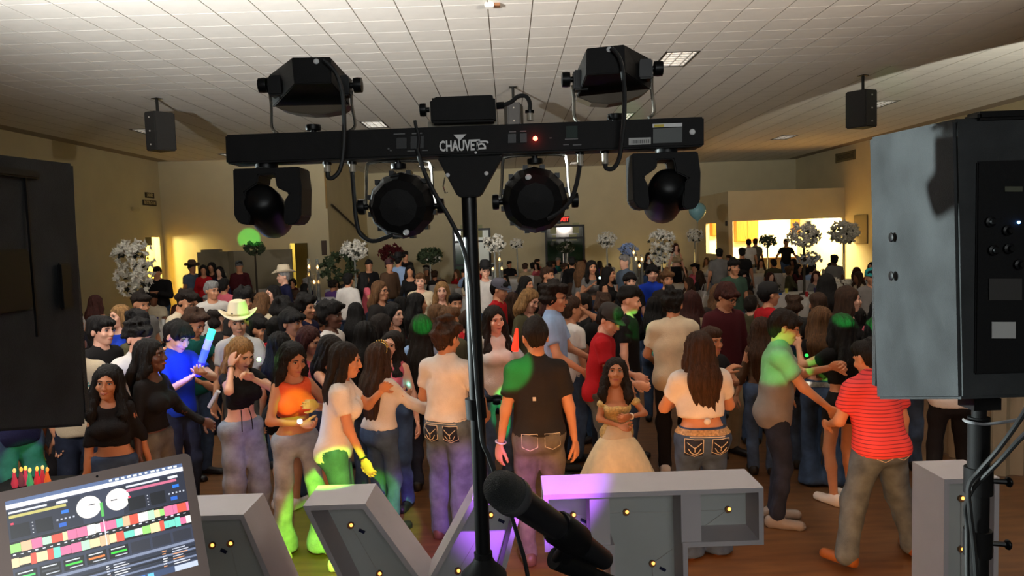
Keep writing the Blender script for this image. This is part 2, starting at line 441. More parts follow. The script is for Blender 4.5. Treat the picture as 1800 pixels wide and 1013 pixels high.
# ajar door leaf
o = MB().box((0.25, 0, jz / 2), (0.5, 0.04, jz)).build('door_1', mat('door_olive', s2l(90, 76, 30), 0.6)); o.location = (j1, LY - 0.02, 0); o.rotation_euler = (0, 0, R(-12)); o['kind'] = 'structure'
MB().ball((0.44, -0.05, 1.0), 0.03).build('door_handle', tfl, o, smooth=True)
# back wall glass doors
dkm = mat('door_frame_dark', s2l(24, 24, 22), 0.4, metal=0.3)
def gdoor(name, px0, py0, px1, pane, papers, lit):
    a = at(px0, py0, YB); c = at(px1, py0, YB); t = empty(name, ((a.x + c.x) / 2, YB, 0)); t['kind'] = 'structure'
    W_ = c.x - a.x; H_ = a.z; tr = H_ - 0.62
    m_ = MB()
    for x in (-W_ / 2, 0, W_ / 2): m_.box((x, -0.05, (H_ if x else tr) / 2), (0.1, 0.1, H_ if x else tr))
    for z in (H_ - 0.05, tr, 0.9, 0.08): m_.box((0, -0.05, z), (W_, 0.09, 0.1))
    m_.build('door_frame', dkm, t)
    for k, (x0, x1, z0, z1) in enumerate(((-W_ / 2, 0, 0.1, 0.9), (0, W_ / 2, 0.1, 0.9), (-W_ / 2, 0, 0.9, tr), (0, W_ / 2, 0.9, tr), (-W_ / 2, 0, tr, H_), (0, W_ / 2, tr, H_))):
        MB().box2((x0, -0.03, z0), (x1, -0.02, z1)).build('pane', pane[k % len(pane)], t)
    for k, (x, z, w_, h_) in enumerate(papers):
        MB().box((x * W_, -0.045, z), (w_, 0.004, h_)).build('paper', lit, t)
    for sx in (-1, 1): MB().box((sx * 0.1, -0.13, 1.05), (0.04, 0.06, 0.5)).build('door_handle', tfl, t)
papm = mat('paper_notice', s2l(176, 178, 140), 0.8)
gdoor('door_2', 797, 403, 860, [mat('glass_dusk', s2l(70, 100, 80), 0.1, spec=0.6), mat('glass_lit', (0.4, 0.42, 0.36), 0.1, emit=(1, 1, 0.85), estr=0.22)], [(-0.2, 2.5, 0.35, 0.6), (0.22, 2.5, 0.3, 0.6)], papm)
gdoor('door_3', 959, 397, 1025, [mat('glass_green_reflection', s2l(26, 52, 34), 0.08, spec=0.7)], [(-0.28, 2.05, 0.18, 0.26), (0.22, 2.05, 0.36, 0.28), (-0.3, 2.5, 0.3, 0.5), (0.3, 2.5, 0.3, 0.5)], papm)  # dark panes, their green reflections put into the glass colour
# exit sign above door
a = at(990, 386, YB - 0.08)
t = empty('exit_sign', (a.x, YB, a.z)); tag(t, 'red glowing EXIT sign above the dark double doors', 'sign')
MB().box((0, -0.04, 0), (0.6, 0.08, 0.3)).build('housing', tfd, t, bevel=0.01)
text_mesh('letters', 'EXIT', 0.26, mat('exit_red', (0.5, 0.01, 0.01), 0.5, emit=(1, 0.03, 0.02), estr=3.0), t, frame((0, -0.085, 0), (1, 0, 0), (0, 0, 1)), 0.004, 0.004)
# balloon
a = at(1226, 372, 27)
t = MB().lathe([(0.0, -0.40), (0.015, -0.38), (0.012, -0.35), (0.06, -0.31), (0.2, -0.2), (0.29, -0.05), (0.31, 0.06), (0.28, 0.18), (0.18, 0.28), (0.08, 0.315), (0.0, 0.325)], 20).build('balloon', mat('balloon_blue', s2l(130, 180, 190), 0.25), smooth=True)
t.location = a; tag(t, 'pale blue balloon floating below the right moving head', 'balloon')
MB().tube([(0, 0, -0.38), (0.03, 0, -1.0), (-0.02, 0.02, -a.z + 0.766)], 0.004, 4).build('string', mat('string_white', s2l(200, 200, 200), 0.8), t)
# hanging speakers
spm = mat('speaker_black', s2l(34, 33, 32), 0.6, var=0.1, vscale=20, bump=0.1, bscale=300)
for px0, px1, py0, py1, mx, my, ang, lab in ((255, 299, 198, 266, 269, 178, -25, 'black loudspeaker hanging from the ceiling over the left of the hall'),
                                     (884, 921, 183, 233, 901, 160, 0, 'dark loudspeaker hanging from the ceiling behind the central black box'),
                                     (1493, 1541, 160, 225, 1521, 137, 25, 'black loudspeaker hanging from the ceiling over the right of the hall')):
    Y = 16.1
    top = at((px0 + px1) / 2, py0, Y); bot = at((px0 + px1) / 2, py1 if px0 < 800 or px0 > 1000 else 247, Y)
    W_ = (px1 - px0) * Y / FPX * 0.92; H_ = top.z - bot.z
    t = empty('hanging_speaker', (top.x, Y, bot.z), R(ang)); tag(t, lab, 'speaker', 'ceiling loudspeakers')
    prof = [(-W_ * 0.5, 0.22), (-W_ * 0.32, -0.22), (W_ * 0.32, -0.22), (W_ * 0.5, 0.22)]
    MB().prism([(x, y, 0) for x, y in prof], (0, 0, H_)).build('cabinet', spm, t, bevel=0.02)
    MB().box((0, 0.225, H_ / 2), (W_ * 0.9, 0.02, H_ * 0.94)).build('grille', mat('grille_black', s2l(20, 20, 20), 0.7, bump=0.4, bscale=400), t)
    MB().tube([(0, 0, H_ - 0.01), (0, 0, CEIL - bot.z + 0.01)], 0.03, 8).build('mount_pole', dkm, t)
    MB().box((0, 0, CEIL - bot.z), (0.16, 0.16, 0.03)).build('mount_plate', dkm, t)
    for q in range(3): MB().ball((0, -0.225, H_ * (0.15 + 0.35 * q)), 0.02).build('screw', tfl, t)
# smoke detector / sensor box on the ceiling
a = onz(860, 6, CEIL)
t = empty('ceiling_sensor', a); tag(t, 'small white sensor box on the ceiling at the top centre', 'sensor')
MB().box((0, 0, -0.03), (0.12, 0.12, 0.06)).build('body', tfm, t, bevel=0.01)
MB().box((0.1, 0.02, -0.02), (0.09, 0.1, 0.04)).build('bracket', mat('sensor_brown', s2l(120, 80, 50), 0.6), t, bevel=0.005)
# ---------------------------------------------------------------- stage gear
blk = mat('gear_black', s2l(19, 18, 18), 0.6, var=0.15, vscale=30, bump=0.08, bscale=400, spec=0.12)
blk2 = mat('gear_black_gloss', s2l(10, 10, 11), 0.4, spec=0.2)
chrome = mat('chrome_rod', s2l(190, 186, 176), 0.2, metal=0.9)
white_m = mat('print_white', s2l(200, 200, 200), 0.6)
rubber = mat('cable_rubber', s2l(18, 18, 18), 0.6)
STG = 0.75
GY = 1.92
def gp(x, y, dy=0.0): return at(x, y, GY + dy)
LS = empty('lighting_stand', (gp(836, 600).x, GY, STG))
tag(LS, 'black lighting stand with a crossbar carrying wash lights and moving heads', 'light stand')
LSI = Vector(LS.location)
def lp(x, y, dy=0.0): return gp(x, y, dy) - LSI
# pole: hangs from bracket down to the tripod
px_top = lp(824, 345); px_bot = lp(850, 990)
pole_dir = (px_bot - px_top)
foot = px_top + pole_dir * ((0.0 - px_top.z) / pole_dir.z)
MB().tube([lp(822, 285), px_bot + Vector((0, 0, -0.05))], 0.0195, 16).build('pole', mat('pole_black', s2l(16, 16, 17), 0.35, metal=0.2), LS, smooth=True)
MB().tube([px_bot + Vector((0, 0, 0.03)), foot + Vector((0, 0, 0.12))], 0.024, 16).build('lower_pole', blk, LS, smooth=True)
MB().lathe([(0.021, 0.02), (0.032, 0.0), (0.06, -0.028), (0.062, -0.06), (0.03, -0.075)], 16, Matrix.Translation(px_bot)).build('collar', blk, LS, smooth=True)
MB().tube([lp(835, 700), lp(838, 735)], 0.027, 12).build('clamp_collar', blk, LS, smooth=True)
kb = MB().tube([lp(855, 703), lp(882, 700)], [0.008, 0.006], 8).build('clamp_knob', blk, LS, smooth=True)
MB().lathe([(0.012, 0), (0.014, 0.01), (0.012, 0.02)], 10, frame(lp(880, 703, -0.02), (0, 0, 1), (0, 1, 0))).build('knob_grip', blk2, kb, smooth=True)
for k in range(3):
    a = R(90 + 120 * k + 30)
    e = foot + Vector((math.cos(a) * 0.5, math.sin(a) * 0.4, 0.012))
    MB().tube([px_bot + Vector((math.cos(a) * 0.05, math.sin(a) * 0.05, -0.05)), e], 0.012, 8).build('leg', blk, LS, smooth=True)
# crossbar
A = [lp(395, 237, -0.045), lp(1238, 205, -0.045), lp(1238, 257, -0.045), lp(397, 288, -0.045)]
bar = MB().prism(A, (0, 0.09, 0)).build('crossbar', blk, LS, bevel=0.004)
ub = (A[1] - A[0]).normalized(); vb = (A[0] - A[3]).normalized()
def bp_(x, y, d=0.047): return lp(x, y, -d)
def bar_text(name, s, x, y, size, m, bold=0.0, sx=1.0, rot=0):
    Mx = frame(bp_(x, y), ub, vb) @ Matrix.Rotation(R(rot), 4, 'Z')
    return text_mesh(name, s, size, m, bar, Mx, 0.0006, bold, sx)
def bar_box(name, x0, y0, x1, y1, m, d=0.002, at_=0.045):
    return MB().prism([lp(x0, y0, -at_), lp(x1, y0 - 0.037 * (x1 - x0), -at_), lp(x1, y1 - 0.037 * (x1 - x0), -at_), lp(x0, y1, -at_)], (0, -d, 0)).build(name, m, bar)
bar_text('logo', 'CHAUVET', 808, 257, 0.036, white_m, 0.0011, 0.62)
bar_text('logo', 'DJ', 847, 255, 0.030, white_m, 0.0011, 0.75, 90)
bar_text('logo', '.', 836, 262, 0.036, white_m, 0.001)
MB().prism([bp_(797, 237), bp_(820, 236), bp_(808, 248)], (0, -0.001, 0)).build('logo_triangle', white_m, bar)
gm = mat('print_grey', s2l(90, 90, 90), 0.6)
for x0, y0, x1, y1 in ((692, 235, 712, 237), (724, 234, 742, 236), (716, 265, 732, 266.5), (742, 264, 752, 265.5), (895, 231, 907, 233), (914, 230, 925, 232), (993, 244, 1016, 246), (990, 254, 1000, 255.5), (1007, 254, 1022, 256), (966, 242, 970, 243.5)):
    bar_box('print_line', x0, y0, x1, y1, gm, 0.0006)
for x0, y0, x1, y1 in ((697, 243, 715, 262), (722, 240, 745, 262), (893, 236, 907, 252), (914, 235, 926, 251)):
    bar_box('socket', x0, y0, x1, y1, blk2, 0.003)
bar_box('lcd_window', 995, 222, 1015, 243, mat('lcd_green', s2l(48, 58, 55), 0.7, spec=0.1), 0.001)
bar_box('barcode_sticker', 1105, 243, 1144, 255, mat('sticker_white', s2l(160, 160, 158), 0.6), 0.0008)
for k in range(9): bar_box('barcode_bar', 1110 + k * 3.6, 246.3 - k * 0.13, 1111.4 + k * 3.6 + (k % 3) * 0.5, 252.5 - k * 0.13, gm, 0.0006, 0.0462)
bar_box('warning_sticker', 1147, 218, 1199, 224.5, white_m, 0.0008)
bar_box('warning_mark', 1150, 219, 1167, 224, mat('sticker_yellow', s2l(190, 170, 60), 0.6), 0.0006, 0.0462)
bar_box('rating_plate', 1148, 226, 1199, 252, mat('plate_grey', s2l(52, 56, 54), 0.5), 0.0008)
MB().ball(bp_(1217, 232), 0.0075, sc=(1, 0.3, 1)).build('bolt', white_m, bar, smooth=True)
MB().ball(bp_(941, 243.5), 0.006).build('led', mat('led_red', (0.5, 0, 0), 0.4, emit=(1, 0.08, 0.05), estr=14), bar, smooth=True)
for x, y in ((683, 262), (687, 265)): MB().ball(bp_(x, y), 0.003).build('screw', gm, bar)
lamp('bar_led', 'POINT', gp(941, 243.5, -0.06), 0.05, (1, 0.05, 0.03), None, 0.005)
MB().prism([lp(752, 214, -0.02), lp(874, 210, -0.02), lp(874, 222, -0.02), lp(752, 226, -0.02)], (0, 0.05, 0)).build('box_bracket', mat('bracket_tan', s2l(120, 112, 96), 0.5), LS)
# triangular bracket
MB().prism([lp(768, 277, -0.03), lp(884, 273, -0.03), lp(846, 342, -0.03), lp(836, 346, -0.03), lp(812, 347, -0.03), lp(803, 344, -0.03)], (0, 0.06, 0)).build('pole_bracket', blk, LS, bevel=0.003)
for x, y in ((787, 308), (855, 305)): MB().ball(lp(x, y, -0.032), 0.0055, sc=(1, 0.4, 1)).build('bolt', white_m, LS, smooth=True)
MB().tube([lp(782, 312, -0.03), lp(779, 328, -0.03), lp(783, 340, -0.03), lp(787, 338, -0.03)], 0.0018, 6).build('safety_pin', chrome, LS)
# central black effect box
eb = MB().prism([lp(755, 174, -0.06), lp(762, 170, -0.06), lp(862, 166, -0.06), lp(870, 169, -0.06), lp(872, 213, -0.06), lp(757, 216, -0.06)], (0, 0.14, 0)).build('effect_box', blk, LS, bevel=0.006)
def knob(c, axis, parent, r=0.017, L=0.03):
    c = Vector(c); axis = Vector(axis).normalized()
    M = axis.to_track_quat('Z', 'Y').to_matrix().to_4x4(); M.translation = c
    return MB().lathe([(r * 0.4, 0), (r * 0.4, L * 0.3), (r, L * 0.35), (r * 1.05, L * 0.6), (r, L * 0.95), (r * 0.6, L)], 12, M).build('knob', blk2, parent, smooth=True)
knob(lp(755, 193), (-1, 0, 0), eb, 0.016, 0.025)
MB().tube([lp(872, 186), lp(886, 185)], 0.009, 8).build('plug', blk2, eb, smooth=True)
cr = 0.0055
def cable(pts, dy=-0.055, r=cr, name='cable', parent=LS):
    return MB().tube(smoothpath([lp(x, y, dy) for x, y in pts]), r, 8).build(name, rubber, parent, smooth=True)
cable([(884, 185), (897, 180), (910, 170), (924, 169), (931, 180), (931, 195)], 0.0)
plugm = mat('plug_clear', s2l(150, 140, 124), 0.35)
for x, y0, y1 in ((931, 194, 212), (575, 285, 303), (619, 284, 303), (1019, 267, 292), (1063, 265, 290)):
    pg = MB().tube([lp(x, y0, -0.01), lp(x + 1, y1, -0.01)], 0.0085, 10).build('cable_plug', plugm, LS, smooth=True)
    MB().tube([lp(x, y0 + (0 if y0 < 250 else 0), -0.01), lp(x, y0 + 5, -0.01)], 0.0115, 10).build('plug_nut', blk2, pg, smooth=True)
# large wash lights on top of the bar
def big_par(back, front, knobs, feet, screw, label, cab):
    o = MB().loft([lp(x, y, -0.075) for x, y in back], [lp(x, y, 0.085) for x, y in front]).build('wash_light', blk, LS, bevel=0.002)
    o['label'] = label
    MB().loft([lp(x, y, 0.0851) for x, y in front], [lp(x * 0.97 + 0.03 * sum(p[0] for p in front) / len(front), y * 0.97 + 0.03 * sum(p[1] for p in front) / len(front), 0.1) for x, y in front]).build('lens_rim', blk2, o)
    for k, (kx, ky) in enumerate(knobs):
        s = -1 if k == 0 else 1
        knob(lp(kx, ky, 0.04) - Vector((s * 0.016, 0, 0)), (s, 0, 0), o, 0.019, 0.034)
        MB().box(lp(kx - s * 22, ky + 3, 0.04), (0.04, 0.05, 0.05)).build('side_bracket', blk2, o, bevel=0.004)
        fx, fy = feet[k]
        MB().tube(smoothpath([lp(kx - s * 7, ky + 10, 0.04), lp((kx * 0.65 + fx * 0.35) - s * 6, ky + (fy - ky) * 0.5, 0.035), lp(fx, fy - 2, 0.02), lp(fx + (-s) * 10, fy + 9, 0.01)], 4), 0.0042, 6).build('yoke', chrome, o, smooth=True)
    MB().ball(lp(screw[0], screw[1], -0.078), 0.007, sc=(1, 0.4, 1)).build('screw', white_m, o, smooth=True)
    return o
big_par([(513, 101), (581, 100), (583, 146), (518, 148)], [(474, 131), (609, 131), (615, 186), (480, 188)], [(467, 150), (625, 150)], [(478, 226), (624, 222)], (556, 108), 'large black wash light with grey side cheeks at the left of the bar', None)
big_par([(1031, 85), (1097, 78), (1099, 128), (1030, 132)], [(1016, 120), (1145, 104), (1143, 158), (1014, 172)], [(999, 140), (1153, 121)], [(1010, 208), (1150, 198)], (1071, 87), 'large black wash light tilted to the right at the right of the bar', None)
# curved lower rims of the wash lights
def rim(pts): 
    return MB().prism([lp(x, y, 0.03) for x, y in pts], (0, 0.06, 0)).build('front_hood', mat('hood_brown', s2l(70, 58, 40), 0.6), LS, bevel=0.002)
rim([(481, 186), (614, 184), (598, 195), (570, 200), (545, 201), (515, 198), (492, 192)])
rim([(1014, 170), (1143, 156), (1130, 166), (1100, 178), (1070, 183), (1040, 181)])
for x, y in ((551, 231), (1081, 212), (700, 286), (940, 277)):
    up = 1 if y < 250 else -1
    knob(lp(x, y, 0.0) + Vector((0, 0, -0.005 * up)), (0, 0, up), LS, 0.019, 0.022)
# small round wash lights under the bar
def small_par(cx, cy, rp, yoke, screw, label, tilt):
    o0 = lp(cx, cy, 0.0); r = rp * GY / FPX
    ax = Vector((0, math.cos(R(tilt)), math.sin(R(tilt)))); M = frame(o0, (1, 0, 0), Vector((0, -ax.z, ax.y)))
    # lathe axis (local z) = u x v; point it toward the camera side
    o = MB().lathe([(r * 0.93, -0.07), (r * 1.0, -0.055), (r * 1.0, 0.0), (r * 0.95, 0.012), (r * 0.80, 0.045), (r * 0.55, 0.062), (0.0, 0.066)], 12, M).build('wash_light', blk, LS)
    o['label'] = label
    for k in range(12):
        a = 2 * PI * (k + 0.5) / 12
        MB().box(M @ Vector((math.cos(a) * r * 0.985, math.sin(a) * r * 0.985, -0.025)), (0.012, 0.05, 0.012)).build('cooling_rib', blk2, o)
    MB().tube(smoothpath([lp(x, y) for x, y in yoke], 5), 0.0042, 6).build('yoke', chrome, o, smooth=True)
    for s, p in ((-1, yoke[0]), (1, yoke[-1])): knob(lp(*p) + Vector((-s * 0.006, 0, 0)), (s, 0, 0), o, 0.019, 0.026)
    MB().ball(M @ Vector(((screw[0] - cx) * GY / FPX, (cy - screw[1]) * GY / FPX, 0.05)), 0.008, sc=(1, 0.4, 1)).build('screw', white_m, o, smooth=True)
small_par(706, 362, 58, [(643, 364), (644, 330), (645, 296), (653, 286), (700, 283), (746, 284), (757, 293), (760, 330), (767, 362)], (716, 405), 'round black wash light hanging under the bar left of the pole', 6)
small_par(940, 352, 58, [(879, 355), (882, 320), (884, 285), (891, 276), (940, 272), (988, 272), (996, 282), (998, 320), (1003, 352)], (929, 311), 'round black wash light hanging under the bar right of the pole', 6)
# moving heads
def moving(dx, dy, label, ang):
    q = lambda x, y, d=0.0: lp(x + dx, y + dy, d)
    out = [(409, 297), (525, 293), (530, 330), (529, 380), (520, 394), (504, 396), (498, 390), (500, 352), (508, 340), (486, 330), (482, 307), (454, 308), (453, 322), (430, 338), (437, 352), (440, 385), (436, 396), (420, 393), (411, 380)]
    o = MB().prism([q(x, y, -0.06) for x, y in out], (0, 0.10, 0)).build('moving_head', blk, LS, bevel=0.003)
    o['label'] = label
    MB().tube([q(469, 282), q(469, 296)], 0.028, 16).build('swivel_base', blk2, o, smooth=True)
    c = q(468, 366, -0.01)
    d = Vector((math.sin(R(ang)) * 0.5, 0.93, -0.42)).normalized()
    M = d.to_track_quat('Z', 'Y').to_matrix().to_4x4(); M.translation = c
    h = MB().lathe([(0.0, -0.066), (0.026, -0.063), (0.041, -0.05), (0.047, -0.02), (0.05, 0.05), (0.046, 0.085), (0.040, 0.095), (0.037, 0.09), (0.0, 0.088)], 20, M).build('lamp_head', blk2, o, smooth=True)
    MB().lathe([(0.0, 0.0895), (0.036, 0.0905)], 16, M).build('lens', mat('lens_glass', s2l(120, 130, 120), 0.1), h, smooth=True)
    return c + LSI, d
mhL = moving(0, 0, 'black moving head light under the left end of the bar', -5)
mhR = moving(702, -27, 'black moving head light under the right end of the bar', 5)
# cables
cable([(568, 105), (590, 128), (602, 165), (605, 215), (604, 262), (598, 297), (586, 312), (577, 312), (576, 302)], -0.085)
cable([(1074, 84), (1090, 105), (1097, 150), (1097, 205), (1092, 255), (1088, 280), (1078, 296), (1066, 296), (1064, 288)], -0.085)
cable([(619, 302), (622, 340), (626, 385), (634, 412), (656, 424), (690, 413)], -0.02)
cable([(1019, 291), (1013, 325), (1003, 352), (985, 372), (962, 385)], -0.06)
cable([(733, 262), (745, 300), (764, 340), (788, 380), (812, 430), (826, 490), (830, 560), (836, 640), (842, 720), (848, 775), (858, 800), (868, 828), (884, 866), (898, 905), (912, 950), (922, 985), (930, 1030), (938, 1120), (950, 1300)], -0.05)
cable([(729, 212), (731, 222), (736, 240), (735, 262)], -0.05, 0.004)
# ---------------------------------------------------------------- powered speakers on stands
cabm = mat('speaker_cab', s2l(44, 46, 47), 0.6, spec=0.15, var=0.4, vscale=6, bump=0.15, bscale=350)
rearm = mat('speaker_rear', s2l(12, 12, 13), 0.7, spec=0.15, bump=0.1, bscale=300)
def pa_speaker(sgn, X, label):
    t = empty('pa_speaker', (sgn * (X + 0.21), 1.92, CAMZ - 0.52)); tag(t, label, 'speaker', 'loudspeakers on stands')
    L0 = Vector(t.location)
    prof = [(1.72, 0.228), (2.125, 0.237), (2.125, -0.508), (1.72, -0.418)]
    xin = sgn * X; 
    # side cheek slightly bowed top
    tilt_ = lambda z: sgn * 0.022 * (0.23 - z) / 0.74
    A = [Vector((xin + tilt_(z), y, CAMZ + z)) - L0 for y, z in prof]
    B_ = [Vector((sgn * (X + 0.42), y, CAMZ + z)) - L0 for y, z in prof]
    cabn = MB().loft(A, B_).build('cabinet', cabm, t, bevel=0.007, seg=2)
    MB().box(Vector((sgn * (X + 0.21), 2.135, CAMZ - 0.15)) - L0, (0.38, 0.02, 0.64)).build('grille', mat('grille_steel', s2l(18, 18, 18), 0.5, bump=0.5, bscale=300), t)
    # carry handle recess on the cheek
    if sgn < 0:
        MB().box(Vector((xin + 0.002, 1.80, CAMZ - 0.072)) - L0, (0.012, 0.17, 0.15)).build('handle_recess', blk2, t, bevel=0.004)
        MB().box(Vector((xin + 0.002, 2.035, CAMZ - 0.10)) - L0, (0.012, 0.05, 0.125)).build('handle_slot', blk2, t, bevel=0.004)
        MB().box(Vector((xin + 0.002, 1.9, CAMZ - 0.02)) - L0, (0.006, 0.006, 0.4)).build('panel_seam', blk2, t)
        MB().box(Vector((xin + 0.004, 1.86, CAMZ + 0.19)) - L0, (0.02, 0.17, 0.02)).build('corner_bumper', blk2, t, bevel=0.004)
    else:
        for z in (-0.042, -0.145):
            MB().ball(Vector((xin, 2.0, CAMZ + z)) - L0, 0.013, sc=(0.25, 1, 1)).build('rigging_point', blk2, t, smooth=True)
        rp_ = MB().prism([Vector((xin + 0.05, 1.722, CAMZ + 0.13)) - L0, Vector((xin + 0.40, 1.722, CAMZ + 0.13)) - L0, Vector((xin + 0.40, 1.722, CAMZ - 0.36)) - L0, Vector((xin + 0.05, 1.722, CAMZ - 0.36)) - L0], (0, -0.008, 0)).build('rear_panel', rearm, t, bevel=0.003)
        r2 = lambda x, y: at(x, y, 1.712) - L0
        MB().ball(r2(1791, 391), 0.0035).build('power_led', mat('led_blue', (0, 0.1, 0.6), 0.3, emit=(0.1, 0.35, 1.0), estr=20), rp_, smooth=True)
        for x, y in ((1740, 390), (1770, 405), (1772, 437), (1745, 440), (1790, 465)):
            MB().lathe([(0.012, 0), (0.012, 0.006), (0.007, 0.008), (0.006, 0.016)], 12, frame(r2(x, y), (1, 0, 0), (0, 0, 1)) @ Matrix.Rotation(0, 4, 'X')).build('control_knob', blk2, rp_, smooth=True)
        MB().prism([r2(1743, 566), r2(1785, 566), r2(1785, 595), r2(1743, 595)], (0, -0.001, 0)).build('label_sticker', mat('sticker_grey', s2l(150, 150, 148), 0.6), rp_)
        MB().prism([r2(1766, 328), r2(1797, 328), r2(1797, 337), r2(1766, 337)], (0, -0.001, 0)).build('label_sticker', mat('sticker_olive', s2l(60, 62, 48), 0.6), rp_)
        MB().prism([r2(1738, 490), r2(1796, 490), r2(1796, 528), r2(1738, 528)], (0, -0.001, 0)).build('label_plate', mat('plate_dark', s2l(38, 36, 34), 0.6), rp_)
        MB().box(Vector((xin + 0.2, 1.74, CAMZ + 0.232)) - L0, (0.3, 0.06, 0.02)).build('top_handle', blk2, t, bevel=0.006)
    # pole cup
    MB().box(Vector((sgn * (X + 0.19), 1.92, CAMZ - 0.475)) - L0, (0.07, 0.07, 0.03)).build('pole_cup', blk2, t)
    # stand
    s = empty('speaker_stand', (sgn * (X + 0.19), 1.92, STG)); tag(s, 'black tripod stand under the %s' % ('left loudspeaker' if sgn < 0 else 'right loudspeaker, cables wound around its pole'), 'speaker stand', 'speaker stands')
    H_ = CAMZ - 0.485 - STG
    MB().tube([(0, 0, 0.5), (0, 0, H_)], 0.0175, 14).build('upper_pole', blk, s, smooth=True)
    MB().tube([(0, 0, 0.1), (0, 0, H_ - 0.03)], 0.026, 14).build('lower_pole', blk, s, smooth=True)
    zc = CAMZ - 0.62 - STG
    for z, d in ((at(1700, 850, 1.9).z - STG, 0.034), (at(1700, 960, 1.9).z - STG, 0.034)):
        c_ = MB().tube([(0, 0, z - 0.035), (0, 0, z + 0.035)], d, 14).build('clamp_collar', blk, s, smooth=True)
        MB().tube([(0.03, -0.01, z), (0.062, -0.02, z)], 0.007, 8).build('clamp_screw', blk2, c_, smooth=True)
        MB().ball((0.066, -0.021, z), 0.014, sc=(0.6, 1, 1)).build('clamp_knob', blk2, c_, smooth=True)
    for k in range(3):
        a = R(30 + 120 * k)
        MB().tube([(math.cos(a) * 0.03, math.sin(a) * 0.03, 0.48), (math.cos(a) * 0.5, math.sin(a) * 0.5, 0.012)], 0.012, 8).build('leg', blk, s, smooth=True)
        MB().tube([(math.cos(a) * 0.03, math.sin(a) * 0.03, 0.14), (math.cos(a) * 0.27, math.sin(a) * 0.27, 0.245)], 0.008, 6).build('brace', blk, s, smooth=True)
    return t, s
pa_speaker(-1, 1.205, 'tall dark loudspeaker at the left edge with a recessed handle')
spR, stR = pa_speaker(1, 1.02, 'tall loudspeaker at the right edge with a mottled side cheek lit from the left')
def wcable(pts, label, r=0.006):
    o = MB().tube(smoothpath([at(x, y, Y) for x, y, Y in pts]), r, 8).build('speaker_cable', rubber, smooth=True)
    return tag(o, label, 'cable', 'cables on the right stand')
wcable([(1815, 700, 1.65), (1790, 742, 1.75), (1755, 790, 1.82), (1722, 828, 1.855), (1703, 855, 1.86), (1705, 900, 1.855), (1712, 960, 1.86), (1718, 1040, 1.86), (1735, 1250, 1.86), (1760, 1450, 1.9)], 'black cable running from the right loudspeaker down around its pole')
wcable([(1815, 752, 1.65), (1790, 775, 1.75), (1760, 808, 1.82), (1730, 838, 1.85), (1708, 862, 1.868), (1698, 890, 1.89), (1700, 930, 1.9), (1702, 1050, 1.88), (1720, 1250, 1.86), (1790, 1450, 1.9)], 'second black cable looping behind the pole of the right stand')
o = MB().tube(smoothpath([at(x, y, Y) for x, y, Y in ((1694, 738, 1.93), (1702, 742, 1.855), (1730, 746, 1.84), (1768, 742, 1.83), (1797, 736, 1.84), (1812, 728, 1.88))]), 0.004, 6).build('cable_tie', mat('tie_grey', s2l(120, 120, 122), 0.4), smooth=True)
tag(o, 'grey wire tie around the right stand just under the loudspeaker', 'wire')
# ---------------------------------------------------------------- microphone on a stand
mb0 = at(881, 859, 0.95); mt = at(1062, 985, 1.14)
md = (mt - mb0).normalized()
Mm = md.to_track_quat('Z', 'Y').to_matrix().to_4x4(); Mm.translation = mb0
T = empty('microphone', mb0); tag(T, 'black handheld wireless microphone with a round grey mesh head', 'microphone')
Mi = Mm.copy(); Mi.translation = (0, 0, 0)
ms = 1.0
mesh_m = mat('mic_mesh', s2l(60, 62, 62), 0.45, metal=0.5, bump=0.8, bscale=700)
MB().lathe([(0, -0.024), (0.012, -0.021), (0.02, -0.013), (0.0245, -0.002), (0.026, 0.010), (0.025, 0.022), (0.0245, 0.026)], 28, Mi).build('mesh_head', mesh_m, T, smooth=True)
MB().lathe([(0.0262, 0.021), (0.0268, 0.024), (0.0262, 0.034), (0.0235, 0.040)], 28, Mi).build('head_ring', mat('mic_ring', s2l(70, 70, 72), 0.4, metal=0.5), T, smooth=True)
ml = (mt - mb0).length
MB().lathe([(0.0215, 0.038), (0.0205, 0.05), (0.0195, ml * 0.5), (0.0185, ml * 0.72), (0.0165, ml * 0.95), (0.0155, ml), (0.010, ml + 0.004), (0, ml + 0.004)], 24, Mi).build('handle', mat('mic_body', s2l(20, 20, 22), 0.28), T, smooth=True)
MB().box(md * (ml * 0.47) + Vector((-0.006, -0.018, 0.008)), (0.004, 0.003, 0.018), Mi.to_3x3()).build('switch', gm, T)
MB().lathe([(0.0198, ml * 0.30), (0.0199, ml * 0.32)], 20, Mi).build('band', gm, T, smooth=True)
mc = mb0 + md * (ml * 0.60)
S = empty('microphone_stand', (mc.x + 0.12, mc.y + 0.15, STG)); tag(S, 'black microphone stand with a clip holding the microphone', 'microphone stand')
SI = Vector(S.location)
Mc = Mm.copy(); Mc.translation = mc - SI
MB().lathe([(0.0225, -0.035), (0.025, -0.03), (0.025, 0.03), (0.0225, 0.035)], 16, Mc).build('clip', blk2, S, smooth=True)
k0 = at(985, 985, 1.08) - SI; k1 = at(1075, 1022, 1.13) - SI
MB().tube([mc - SI + Vector((0, 0, -0.022)), k0], [0.013, 0.014], 10).build('clip_neck', blk2, S, smooth=True)
MB().tube([k0 + (k0 - k1).normalized() * 0.012, k0 + (k1 - k0) * 0.55], 0.0165, 12).build('swivel', blk2, S, smooth=True)
e2 = k0 + (k1 - k0) * 2.2
MB().tube([k0, e2], 0.009, 10).build('boom', blk, S, smooth=True)
MB().tube([(0, 0, 0.02), e2 * 1.0], 0.011, 10).build('upright', blk, S, smooth=True)
MB().lathe([(0.14, 0), (0.14, 0.012), (0.03, 0.03), (0.012, 0.04)], 24).build('base', blk, S, smooth=True)
